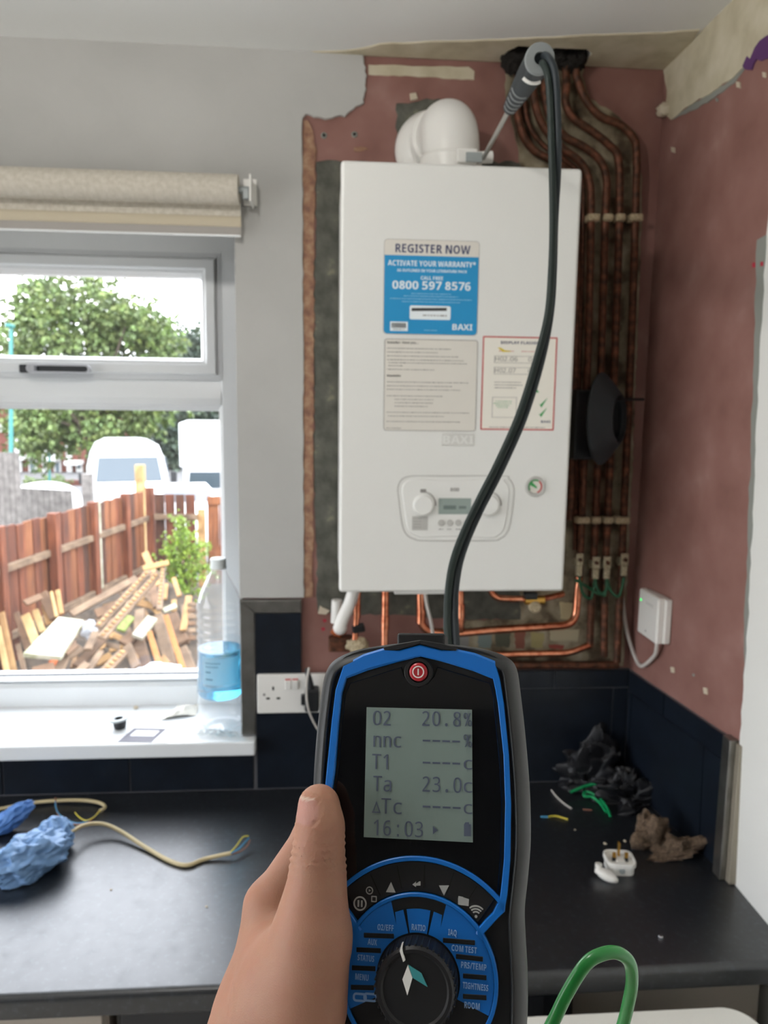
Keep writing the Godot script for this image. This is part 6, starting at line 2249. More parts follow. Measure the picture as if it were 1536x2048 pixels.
func hand_mesh(cell: float) -> MB:
	var lo := Vector3.ONE * 9.0
	var hi := -lo
	for q in bones:
		for i in [0, 2]:
			lo = lo.min(q[i] - Vector3.ONE * (q[i + 1] + 0.012))
			hi = hi.max(q[i] + Vector3.ONE * (q[i + 1] + 0.012))
	var N := 8
	var B := cell * N
	var dim := ((hi - lo) / B).ceil()
	var verts := {}
	var edges := []
	var pos := []
	var half := B * 0.87
	var corner := []
	for bz in int(dim.z):
		for by in int(dim.y):
			for bx in int(dim.x):
				var o := lo + Vector3(bx, by, bz) * B
				var m := o + Vector3.ONE * (B / 2.0)
				var near := []
				for q in bones:
					var ab: Vector3 = q[2] - q[0]
					var t := clampf((m - q[0]).dot(ab) / ab.length_squared(), 0.0, 1.0)
					if (m - q[0] - ab * t).length() - lerpf(q[1], q[3], t) < half + 0.016:
						near.append(q)
				if near.is_empty() or absf(hand_d(m, near)) > half + 0.001:
					continue
				var g := PackedFloat32Array()
				g.resize((N + 1) * (N + 1) * (N + 1))
				var at := 0
				for k in N + 1:
					for j in N + 1:
						for i in N + 1:
							g[at] = hand_d(o + Vector3(i, j, k) * cell, near)
							at += 1
				var S := N + 1
				for k in N:
					for j in N:
						for i in N:
							var q := i + S * (j + S * k)
							var v := [g[q], g[q + 1], g[q + S], g[q + S + 1], g[q + S * S], g[q + S * S + 1], g[q + S * S + S], g[q + S * S + S + 1]]
							var neg := 0
							for s in v:
								if s < 0.0:
									neg += 1
							if neg == 0 or neg == 8:
								continue
							var sum := Vector3.ZERO
							var cnt := 0
							for e in [[0, 1], [2, 3], [4, 5], [6, 7], [0, 2], [1, 3], [4, 6], [5, 7], [0, 4], [1, 5], [2, 6], [3, 7]]:
								var va: float = v[e[0]]
								var vb: float = v[e[1]]
								if (va < 0.0) != (vb < 0.0):
									var s := va / (va - vb)
									var pa := Vector3(e[0] & 1, (e[0] >> 1) & 1, e[0] >> 2)
									var pb := Vector3(e[1] & 1, (e[1] >> 1) & 1, e[1] >> 2)
									sum += pa.lerp(pb, s)
									cnt += 1
							var gx := bx * N + i
							var gy := by * N + j
							var gz := bz * N + k
							var key := gx + 2048 * (gy + 2048 * gz)
							verts[key] = pos.size()
							var p := o + (Vector3(i, j, k) + sum / cnt) * cell
							var nn := Vector3(hand_d(p + Vector3(5e-4, 0, 0), near) - hand_d(p - Vector3(5e-4, 0, 0), near), hand_d(p + Vector3(0, 5e-4, 0), near) - hand_d(p - Vector3(0, 5e-4, 0), near), hand_d(p + Vector3(0, 0, 5e-4), near) - hand_d(p - Vector3(0, 0, 5e-4), near)).normalized()
							pos.append([p, nn])
							if (v[0] < 0.0) != (v[1] < 0.0):
								edges.append([key, 2048, 2048 * 2048])
							if (v[0] < 0.0) != (v[2] < 0.0):
								edges.append([key, 1, 2048 * 2048])
							if (v[0] < 0.0) != (v[4] < 0.0):
								edges.append([key, 1, 2048])
	var cols := []
	var nz := noise(301, 60.0)
	var nz2 := noise(302, 220.0)
	for i in pos.size():
		var r := skin_at(pos[i][0], pos[i][1], nz, nz2)
		pos[i][0] = r[0]
		cols.append(r[1])
	# normals again after the fine relief
	var acc := []
	acc.resize(pos.size())
	acc.fill(Vector3.ZERO)
	var tris := []
	for e in edges:
		var a: int = verts.get(e[0], -1)
		var b: int = verts.get(e[0] - e[1], -1)
		var c: int = verts.get(e[0] - e[1] - e[2], -1)
		var d: int = verts.get(e[0] - e[2], -1)
		if a < 0 or b < 0 or c < 0 or d < 0:
			continue
		for s in [[a, b, c], [a, c, d]]:
			var g: Vector3 = (pos[s[1]][0] - pos[s[0]][0]).cross(pos[s[2]][0] - pos[s[0]][0])
			if g.dot(pos[s[0]][1]) < 0.0:
				g = -g
			for q in s:
				acc[q] += g
			tris.append(s)
	var m := MB.new()
	m.tint = true
	for s in tris:
		var before := m.v.size()
		m.tri(pos[s[0]][0], pos[s[1]][0], pos[s[2]][0], acc[s[0]].normalized(), acc[s[1]].normalized(), acc[s[2]].normalized())
		# colours follow the order the corners were written in
		for i in 3:
			var p := m.v[before + i]
			for q in s:
				if pos[q][0] == p:
					m.c[before + i] = cols[q]
	return m

func skin_at(p: Vector3, n: Vector3, nz: FastNoiseLite, nz2: FastNoiseLite) -> Array:
	var skin := Color(0.41, 0.215, 0.142)
	var red := Color(0.40, 0.175, 0.122)
	var c := skin.lerp(red, clampf(0.3 + 0.8 * nz.get_noise_3dv(p), 0.0, 1.0) * 0.5)
	c = c.lerp(Color(0.455, 0.258, 0.17), clampf(nz2.get_noise_3dv(p), 0.0, 1.0) * 0.35)
	var off := 0.0
	# creases over the thumb joint
	var dy := p.y - thumb_ip.y
	if absf(p.x - thumb_ip.x) < 0.014 and p.z > thumb_ip.z - 0.004 and absf(dy) < 0.012:
		var wv := sin(dy * 2100.0 + 1.3 * sin((p.x - thumb_ip.x) * 300.0)) * exp(-pow(dy / 0.007, 2.0))
		off += 0.00055 * wv
	# nail, turned to the left
	var u := (p.x - nail_at.x) / 0.0066
	var v := (p.y - nail_at.y) / 0.0057
	if n.z > 0.15 and absf(u) < 1.5 and absf(v) < 1.5 and p.z > 0.004:
		var e := pow(pow(absf(u), 3.0) + pow(absf(v), 3.0), 1.0 / 3.0)
		if e < 0.93:
			c = Color(0.45, 0.235, 0.185) if v < 0.72 else Color(0.52, 0.39, 0.31)
			off += 0.00005
		elif e < 1.12:
			var q := 1.0 - absf(e - 1.02) / 0.10
			off -= 0.0008 * clampf(q, 0.0, 1.0)
		else:
			off += 0.0002 * (1.0 - clampf((e - 1.12) / 0.3, 0.0, 1.0))
	return [p + n * off, c]

# ---------------------------------------------------------------- the garden behind the window
const GY := -0.25
func gpx(x: float, y: float) -> Array:             # from the enlarged view of the heap to picture points
	return [x / 3.657, 1100.0 + y / 3.657]

func heap(x: float, y: float, lift := 0.0) -> Vector3:   # a point on the sloping heap
	var p := gpx(x, y)
	var d: float = 5.2 + (1350.0 - p[1]) / 210.0 * 1.1 * lerpf(0.45, 1.0, clampf((x - 200.0) / 500.0, 0.0, 1.0))
	return ond(p[0], p[1], d - lift * 1.1)

func plank(a: Vector3, b: Vector3, w: float, thick: float, m: Material, label: String, group: String, called := "timber_offcut", roll := 0.0) -> MeshInstance3D:
	var ax := (b - a).normalized()
	var up := Vector3(0, 0.5, 0.86)
	up = (up - ax * up.dot(ax)).normalized()
	var sd := ax.cross(up)
	var tn := Basis(ax, up, -sd) if false else Basis(ax, up, ax.cross(up))
	tn = Basis(ax, roll) * tn
	var mb := MB.new()
	mb.rbox((a + b) / 2.0, Vector3(a.distance_to(b), thick, w), 0.005, tn)
	return solo(called, mb, m, label, "plank", group)

func crosses(a: Vector2, b: Vector2, w: float, c: Vector2, d: Vector2, v: float) -> bool:
	var p := Geometry2D.get_closest_points_between_segments(a, b, c, d)
	return p[0].distance_to(p[1]) < (w + v) * 0.64

func garden() -> void:
	var b := MB.new()
	var rows := []
	for i in 13:
		var z := -0.3 - i * 0.55
		var line := []
		for k in 11:
			var x := -3.2 + 0.4 * k
			line.append(Vector3(x, GY, z))
		rows.append(line)
	b.net(rows, false, true)
	b.rbox(Vector3(-1.2, GY - 0.3, -3.6), Vector3(4.0, 0.55, 6.7))
	solo("garden_ground", b, M.earth, "bare earth of the small back garden", "ground", "", "structure")
	# rubble core of the heap
	b = MB.new()
	rows = []
	var nz := noise(401, 1.6)
	for i in 11:
		var line := []
		for k in 21:
			var hx := 150.0 + 66.0 * k
			var ht := lerpf(560.0, 190.0, clampf((hx - 300.0) / 800.0, 0.0, 1.0)) + maxf(0.0, hx - 1150.0) * 0.7
			var p := heap(hx, lerpf(980.0, ht, i / 10.0), -0.12)
			p.y += 0.05 * nz.get_noise_2d(p.x, p.z)
			line.append(p)
		rows.append(line)
	b.net(rows, false, false)
	solo("rubble_heap", b, M.earth, "dark mound of soil and rubble under the broken timber", "heap", "", "stuff")
	# ---- left fence: boards, rails and posts
	var A := Vector3(-2.66, 0.8, -2.6)
	var B := Vector3(-1.915, 0.8, -6.78)
	var f := thing("wooden_fence", "reddish brown board fence with posts and rails receding along the garden", "fence")
	var dir := (B - A).normalized()
	var nrm := dir.cross(Vector3.UP).normalized()
	if nrm.x < 0.0:
		nrm = -nrm
	var rng := RandomNumberGenerator.new()
	rng.seed = 5
	var long := A.distance_to(B)
	var tn := Basis(dir, Vector3.UP, dir.cross(Vector3.UP))
	var n := int(long / 0.112)
	for i in n:
		var c := A + dir * (0.056 + 0.112 * i) - nrm * (0.012 + 0.006 * (i % 2))
		c.y = (0.8 + GY) / 2.0
		var mb := MB.new()
		mb.rbox(c, Vector3(0.104, 0.8 - GY + rng.randf_range(-0.015, 0.015), 0.018), 0.003, tn)
		part(f, "board", mb, M["fence_red_%d" % rng.randi_range(0, 3)])
	for y in [0.50, -0.02]:
		var mb := MB.new()
		mb.rbox(A + dir * (long / 2.0) + nrm * 0.018 + Vector3(0, y - 0.8, 0), Vector3(long, 0.055, 0.038), 0.004, tn)
		part(f, "rail", mb, M.timber_2)
	for p in [Vector3(-2.40, 0, -4.10), Vector3(-2.248, 0, -4.79), Vector3(-2.15, 0, -5.52), Vector3(-2.03, 0, -6.185), Vector3(-1.915, 0, -6.76), Vector3(-2.52, 0, -3.4)]:
		var mb := MB.new()
		mb.rbox(Vector3(p.x, (0.83 + GY) / 2.0, p.z) + nrm * 0.03, Vector3(0.075, 0.83 - GY, 0.075), 0.004, tn)
		part(f, "post", mb, M.fence_red_1)
	var pale := MB.new()
	pale.rbox(Vector3(-2.130, (0.84 + GY) / 2.0, -5.62) + nrm * 0.035, Vector3(0.032, 0.84 - GY, 0.02), 0.003, tn)
	part(f, "pale_batten", pale, M.painted_board)
	# ---- back fence and gate
	var g := thing("back_fence", "dark reddish fence with gaps between its boards across the garden end", "fence")
	for i in 4:
		var x := -1.785 + 0.11 * i
		var mb := MB.new()
		mb.rbox(Vector3(x, (0.76 + GY) / 2.0, -6.76 + 0.012 * i), Vector3(0.102 if i != 2 else 0.096, 0.76 - GY, 0.018), 0.003)
		part(g, "board", mb, M["fence_red_%d" % [2, 0, 2, 0][i]])
	for y in [0.52, 0.0]:
		span(g, "rail", Vector3(-1.835, y - 0.03, -6.715), Vector3(-1.377, y + 0.03, -6.685), M.timber_2, 0.004)
	span(g, "gate_post", Vector3(-1.375, GY, -6.76), Vector3(-1.30, 0.60, -6.68), M.timber_1, 0.004)
	var gate := thing("garden_gate", "orange brown board gate at the end of the garden", "gate")
	for i in 5:
		span(gate, "board", Vector3(-1.27 + 0.125 * i, GY + 0.03, -6.72), Vector3(-1.27 + 0.125 * i + 0.121, 0.74, -6.70), M["fence_red_%d" % [3, 1, 3, 1, 3][i]], 0.003)
	for y in [0.70, 0.10]:
		span(gate, "ledge", Vector3(-1.27, y - 0.045, -6.70), Vector3(-0.64, y + 0.045, -6.675), M.fence_red_3, 0.003)
	# ---- heap of broken timber: every piece is laid on those that were there before it
	var px := 5.6 / F / 3.657                              # metres for one unit of the enlarged view
	var list := [
		[10, 460, 110, 930, 45, 1], [-20, 560, 60, 930, 40, 3], [130, 690, 190, 930, 35, 2],
		[120, 460, 205, 730, 42, 4], [320, 400, 362, 545, 46, 1], [310, 315, 400, 500, 70, 4], [420, 295, 450, 470, 34, 1], [180, 390, 300, 340, 52, 4],
		[520, 470, 1000, 205, 56, 2], [700, 470, 870, 400, 70, 4], [1060, 20, 1160, 260, 56, 1],
		[1000, 382, 1112, 408, 52, 1], [1025, 440, 1012, 620, 72, 2], [1010, 660, 1065, 860, 85, 4], [1150, 480, 1262, 880, 78, 2], [1262, 470, 1345, 680, 78, 4], [1330, 720, 1405, 890, 74, 2],
		[1270, 205, 1312, 340, 36, 1], [1340, 590, 1382, 340, 50, 1], [830, 622, 892, 650, 42, 1], [900, 690, 975, 620, 75, 4], [780, 690, 872, 712, 32, 2], [700, 830, 812, 770, 52, 1],
		[560, 855, 760, 640, 62, 4], [640, 885, 742, 740, 42, 2], [860, 905, 935, 878, 32, 3], [490, 785, 600, 720, 52, 2], [950, 795, 1002, 770, 52, 1], [1180, 785, 1225, 845, 52, 1],
		[1370, 400, 1430, 398, 30, 2], [1370, 445, 1430, 442, 30, 4], [1372, 490, 1432, 486, 32, 2], [1375, 540, 1432, 536, 32, 4], [1375, 590, 1432, 586, 32, 2], [1378, 645, 1432, 640, 34, 4],
		[1050, 300, 1140, 400, 40, 2], [1110, 250, 1150, 420, 60, 4], [420, 900, 480, 780, 60, 2], [560, 905, 640, 830, 50, 2], [930, 700, 1000, 860, 60, 2], [1080, 880, 1190, 860, 60, 4], [240, 900, 400, 860, 70, 4], [640, 730, 700, 600, 50, 2], [470, 760, 560, 690, 45, 4]]
	var spec := []
	for q in list:
		var tone: String = {1: "light brown", 2: "grey brown", 3: "pale cream brown", 4: "dark brown"}[q[5]]
		spec.append([q[0], q[1], q[2], q[3], q[4], M["timber_%d" % q[5]], tone + " timber offcut lying in the heap below the fence", "broken timber in the garden heap, " + tone, "timber_offcut", 0])
	var full := spec.duplicate()
	for q in [[185, 475, 262, 680, 62], [258, 440, 312, 600, 46], [375, 305, 415, 490, 22]]:
		full.append([q[0], q[1], q[2], q[3], q[4], M.timber_3, "pale worn pallet slat leaning against the fence", "pale pallet slats", "pallet_slat", 0])
	full.append([880, 590, 955, 490, 62, M.mossy_board, "green mossy board inside the heap", "", "mossy_board", 0])
	for q in [[1002, 640, 1115, 500, 78], [1195, 445, 1290, 405, 40]]:
		full.append([q[0], q[1], q[2], q[3], q[4], M.painted_board, "cream painted timber end in the heap", "cream timber ends", "painted_offcut", 0])
	for q in [[1092, 600, 1165, 840, 38], [1212, 480, 1345, 890, 38]]:
		full.append([q[0], q[1], q[2], q[3], q[4], M.orange_timber, "narrow orange brown lath lying across the heap", "orange laths on the heap", "orange_lath", 0])
	for q in [[715, 565, 1095, 150, 52, "long carved moulding running up to the top of the heap, upper one"], [740, 645, 1165, 165, 58, "long carved moulding running up to the top of the heap, lower one"], [1195, 120, 1165, 440, 38, "short upright toothed moulding under the heap's top cap"], [745, 915, 905, 745, 66, "broad toothed moulding at the foot of the heap"]]:
		full.append([q[0], q[1], q[2], q[3], q[4], M.timber_2, q[5], "", "carved_moulding", 1])
	full.append([1045, 135, 1235, 92, 40, M.timber_1, "short cap board across the top of the heap", "", "cap_board", 0])
	full.append([305, 765, 522, 500, 190, M.painted_board, "broad off white mossy board lying on the timber heap", "", "broad_pale_board", 2])
	# small broken pieces in the gaps
	var small := []
	for k in 700:
		if small.size() >= 74:
			break
		var hx := rng.randf_range(380.0, 1400.0)
		var ht := lerpf(620.0, 250.0, clampf((hx - 380.0) / 700.0, 0.0, 1.0)) + maxf(0.0, hx - 1150.0) * 0.6
		var hy := rng.randf_range(ht, 930.0)
		var an := (-0.85 if hx < 900.0 else 1.15) + rng.randf_range(-0.7, 0.7)
		var ln := rng.randf_range(50.0, 130.0)
		var w := rng.randf_range(20.0, 44.0)
		var v := Vector2(cos(an), sin(an)) * ln / 2.0
		var c := Vector2(hx, hy)
		var free := true
		for o in small:
			free = free and not crosses(c - v, c + v, w, Vector2(o[0], o[1]), Vector2(o[2], o[3]), o[4])
		if free:
			var kind: int = [1, 2, 4, 2, 1, 0][k % 6]
			var tone: String = ["mid brown", "light brown", "grey brown", "", "dark brown"][kind]
			small.append([c.x - v.x, c.y - v.y, c.x + v.x, c.y + v.y, w, M["timber_%d" % kind], "small broken %s piece of wood scattered in the heap" % tone, "small broken wood, " + tone, "broken_piece", 0])
	full = small + full
	var laid := []
	for q in full:
		var lay := 0
		for o in laid:
			if crosses(Vector2(q[0], q[1]), Vector2(q[2], q[3]), q[4], Vector2(o[0], o[1]), Vector2(o[2], o[3]), o[4]):
				lay = maxi(lay, o[5] + 1)
		laid.append([q[0], q[1], q[2], q[3], q[4], lay])
		var lift := -0.06 + 0.062 * lay
		var w: float = q[4] * px
		var a := heap(q[0], q[1], lift)
		var e := heap(q[2], q[3], lift)
		var thick := clampf(w * 0.4, 0.02, 0.04)
		if q[9] == 2:
			b = MB.new()
			b.slab([heap(170, 755, lift), heap(445, 778, lift), heap(612, 512, lift), heap(430, 488, lift)], 0.03)
			solo(q[8], b, q[5], q[6], "board")
			continue
		var pl := plank(a, e, w, thick, q[5], q[6], q[7], q[8])
		if q[9] == 1:
			var ax := (e - a).normalized()
			var up := Vector3(0, 0.5, 0.86)
			up = (up - ax * up.dot(ax)).normalized()
			var cnt := int(a.distance_to(e) / 0.045)
			var mb := MB.new()
			mb.rbox(Vector3.ZERO, Vector3(0.026, 0.014, w * 0.42), 0.004, Basis(ax, up, ax.cross(up)))
			var tooth := mb.made()
			for k in cnt:
				put(pl, "tooth", tooth, M.timber_1, a + ax * (0.022 + 0.045 * k) + up * (thick / 2.0 + 0.005))
	b = MB.new()
	b.lump(heap(425, 830, 0.0), Vector3(0.06, 0.035, 0.04), noise(402, 0.02), 0.5, Basis.IDENTITY, 20, 12)
	solo("rusty_lump", b, M.rust, "small rusty orange lump below the pale panel", "debris")
	b = MB.new()
	b.lump(heap(1140, 905, 0.42), Vector3(0.15, 0.06, 0.07), noise(403, 0.012), 0.35, Basis(Vector3.BACK, 0.1), 36, 22)
	solo("plastic_sack", b, M.plastic_sack, "crumpled pale grey plastic sack at the foot of the heap", "sack")
	b = MB.new()
	b.lump(heap(655, 585, 0.30), Vector3(0.05, 0.07, 0.04), noise(404, 0.02), 0.5, Basis.IDENTITY, 24, 16)
	solo("white_rag", b, M.plastic_sack, "scrap of white plastic caught between the mouldings", "rag")
	# ---- shrub by the gate
	var sh := thing("leafy_shrub", "young bright green leafy shrub growing behind the heap", "shrub")
	var base := Vector3(-1.45, GY, -6.2)
	var pos := []
	for q in [[362, 1050], [356, 1075], [340, 1095], [348, 1110], [372, 1100], [392, 1098], [404, 1090], [335, 1120], [365, 1130], [385, 1120], [350, 1150], [372, 1160], [398, 1130], [415, 1135], [360, 1180], [380, 1185], [340, 1145], [362, 1062], [366, 1090], [354, 1128]]:
		pos.append(ond(q[0], q[1], 7.35))
	for q in [[0, 1], [3, 2], [6, 5], [12, 9], [13, 12]]:
		var mb := MB.new()
		mb.tube(curve([base, base.lerp(pos[q[1]], 0.6) + Vector3(0, 0.05, 0), pos[q[0]]], 5), [0.012, 0.012, 0.011, 0.010, 0.009, 0.008, 0.007, 0.006, 0.005, 0.004, 0.003], 6)
		part(sh, "stem", mb, M.bark)
	leaves(sh, "leaves", pos, 0.11, 26, 0.032, M.leaf_1, 501, 0.65, 1.3)

func leaves(parent: Node3D, called: String, centres: Array, spread: float, each: int, size: float, m: Material, seed_: int, low := 0.55, high := 1.25) -> void:
	var mb := MB.new()
	mb.tint = false
	for s in 4:      # a spray of four folded leaves
		var tn := Basis(Vector3.UP, s * 1.7 + 0.4) * Basis(Vector3.RIGHT, 0.5 + 0.3 * s)
		var pts := [Vector3(0, 0, 0), Vector3(0.42, 0.08, 0.5), Vector3(0.0, -0.04, 1.15), Vector3(-0.42, 0.08, 0.5)]
		for i in 4:
			pts[i] = tn * (pts[i] * size) + tn * Vector3(0, 0, size * 0.25)
		mb.flat(pts[0], pts[1], pts[2], tn * Vector3.UP)
		mb.flat(pts[0], pts[2], pts[3], tn * Vector3.UP)
	var mesh := mb.made()
	mesh.surface_set_material(0, m)
	var rng := RandomNumberGenerator.new()
	rng.seed = seed_
	var mm := MultiMesh.new()
	mm.transform_format = MultiMesh.TRANSFORM_3D
	mm.use_colors = true
	mm.mesh = mesh
	mm.instance_count = centres.size() * each
	var at := 0
	for c in centres:
		for i in each:
			var d := Vector3(rng.randfn(), rng.randfn(), rng.randfn()) * spread * 0.55
			var bs := Basis.from_euler(Vector3(rng.randf_range(-0.9, 0.9), rng.randf() * TAU, rng.randf_range(-0.9, 0.9))) * Basis.from_scale(Vector3.ONE * rng.randf_range(0.7, 1.3))
			mm.set_instance_transform(at, Transform3D(bs, c + d))
			var k := rng.randf_range(low, high)
			mm.set_instance_color(at, Color(k * rng.randf_range(0.9, 1.15), k, k * rng.randf_range(0.7, 1.1)))
			at += 1
	var o := MultiMeshInstance3D.new()
	o.name = called
	o.multimesh = mm
	o.set_meta("kind", "stuff")
	parent.add_child(o, true)

# ---------------------------------------------------------------- the street beyond
func tree(called: String, label: String, crown: Array, depth: float, spread: float, each: int, size: float, m: Material, foot: Array, seed_: int, r := 0.16) -> void:
	var t := thing(called, label, "tree")
	var pts := []
	var rng := RandomNumberGenerator.new()
	rng.seed = seed_ + 9
	for q in crown:
		pts.append(ond(q[0], q[1], depth + rng.randf_range(-1.5, 1.5)))
	var base := ond(foot[0], foot[1], depth)
	var fork := ond(foot[2], foot[3], depth)
	var b := MB.new()
	b.tube(curve([base - Vector3(0, 1.2, 0), base, base.lerp(fork, 0.5) + Vector3(0.05, 0, 0), fork], 5), [r * 1.2, r * 1.18, r * 1.15, r * 1.1, r * 1.05, r, r, r * 0.97, r * 0.95, r * 0.93, r * 0.9, r * 0.86, r * 0.82, r * 0.78, r * 0.74, r * 0.7], 10)
	part(t, "trunk", b, M.bark)
	for i in mini(pts.size(), 14):
		var e: Vector3 = pts[(i * 5) % pts.size()]
		b = MB.new()
		b.tube(curve([fork, fork.lerp(e, 0.45) + Vector3(0, 0.15, 0), e], 4), [r * 0.5, r * 0.45, r * 0.4, r * 0.34, r * 0.28, r * 0.22, r * 0.18, r * 0.12, r * 0.06], 6)
		part(t, "branch", b, M.bark)
	leaves(t, "foliage", pts, spread, each, size, m, seed_)

func street() -> void:
	# falling ground beyond the fence
	var b := MB.new()
	b.slab([Vector3(-60, -0.30, -7.0), Vector3(60, -0.30, -7.0), Vector3(60, -1.9, -17.0), Vector3(-60, -1.9, -17.0)], 0.3)
	b.slab([Vector3(-60, -1.9, -17.0), Vector3(60, -1.9, -17.0), Vector3(60, -2.1, -110.0), Vector3(-60, -2.1, -110.0)], 0.3)
	solo("street_ground", b, M.tarmac, "tarmac ground of the street falling away behind the garden", "ground", "", "structure")
	b = MB.new()
	b.rbox(Vector3(-12.5, -0.25, 5.0), Vector3(20, 0.2, 10.4))
	solo("rear_yard", b, M.paving, "paved yard outside the garden doors", "ground", "", "structure")
	b = MB.new()
	var la := ond(100, 1010, 15.0)
	b.rbox(Vector3(la.x + 1.6, -1.25, -12.2), Vector3(3.0, 0.6, 1.0), 0.1)
	solo("grass_verge", b, M.lawn, "strip of bright grass beside the grey fence", "grass", "", "stuff")
	# grey neighbour fence
	var gf := thing("grey_fence", "weathered grey board fence with tall end panel next to the red fence", "fence")
	for i in 5:
		var p := ond(-12 + 11 * i, 905, 8.6)
		var q := ond(-12 + 11 * i, 1080, 8.6)
		span(gf, "tall_board", Vector3(p.x - 0.03, q.y - 0.5, p.z - 0.02), Vector3(p.x + 0.028, p.y, p.z), M.grey_timber, 0.003)
	for i in 9:
		var p := ond(46 + 11.5 * i, 976 + 0.6 * i, 9.4)
		var q := ond(46 + 11.5 * i, 1080, 9.4)
		span(gf, "board", Vector3(p.x - 0.034, q.y - 0.5, p.z - 0.02), Vector3(p.x + 0.033, p.y, p.z), M.grey_timber, 0.003)
	for x in [[172, 948, 30, 8.9], [278, 930, 24, 9.3]]:
		var p := ond(x[0], x[1], x[3])
		var q := ond(x[0], 1060, x[3])
		span(gf, "post", Vector3(p.x - 0.055, q.y - 0.6, p.z - 0.1), Vector3(p.x + 0.055, p.y, p.z), M.grey_timber if x[0] < 200 else M.timber_3, 0.004)
	# vans and a lorry
	van()
	lorry()
	car()
	houses()
	# street lamps
	for q in [[22, 655, 915, 20.0, "teal painted street lamp post behind the tall grey fence"], [99, 895, 985, 30.0, "far thin teal street lamp post before the brick houses"]]:
		var lp := thing("street_lamp", q[4], "lamp post")
		var lo := ond(q[0], q[2], q[3])
		var hi := ond(q[0], q[1], q[3])
		var r := 0.055
		b = MB.new()
		b.tube([lo - Vector3(0, 1.2, 0), lo, hi], [r * 1.1, r, r * 0.8], 10)
		part(lp, "pole", b, M.post_teal)
		b = MB.new()
		b.rbox(hi + Vector3(0.0, 0.04, 0.06), Vector3(0.14, 0.09, 0.3), 0.02)
		part(lp, "lantern_head", b, M.post_teal)
	# trees
	var crown := []
	for q in [[60, 590], [90, 575], [120, 580], [45, 625], [75, 615], [110, 610], [140, 625], [155, 600], [40, 660], [70, 655], [20, 690], [50, 695], [95, 690], [130, 690], [160, 680], [185, 640], [205, 605], [225, 630], [215, 665], [240, 655], [262, 620], [280, 640], [290, 665], [250, 690], [220, 700], [190, 700], [310, 650], [325, 680], [305, 700], [335, 705], [20, 730], [60, 740], [110, 740], [160, 740], [210, 745], [260, 740], [310, 745], [30, 790], [80, 790], [130, 795], [180, 790], [230, 795], [280, 790], [320, 790], [50, 830], [90, 835], [130, 840], [170, 835], [210, 840], [250, 835], [290, 830], [310, 820], [60, 865], [90, 875], [120, 870], [215, 870], [250, 865], [150, 860], [40, 850], [75, 890], [195, 870], [185, 560], [100, 650]]:
		crown.append(q)
	tree("broad_tree", "big broad green tree filling the window above the white van", crown, 26.0, 0.62, 95, 0.16, M.leaf_0, [178, 960, 182, 880], 601, 0.20)
	crown = []
	for q in [[330, 690], [345, 700], [360, 690], [375, 705], [390, 700], [340, 760], [380, 760], [420, 770], [340, 830], [365, 835], [395, 830], [425, 825], [440, 835], [330, 870], [355, 880], [330, 910], [350, 920], [350, 950], [340, 860], [420, 850], [400, 690], [395, 710], [365, 860], [350, 890], [335, 940], [310, 850]]:
		crown.append(q)
	tree("dark_tree", "dark blue green trees standing behind the van and the lorry", crown, 44.0, 1.1, 90, 0.26, M.leaf_2, [345, 985, 350, 930], 602, 0.3)
	crown = []
	for q in [[100, 967], [112, 964], [125, 969], [60, 968], [75, 970], [88, 972]]:
		crown.append(q)
	tree("garden_hedge", "low clipped hedge in front of the brick houses", crown, 31.5, 0.3, 60, 0.12, M.leaf_0, [95, 990, 95, 975], 603, 0.05)

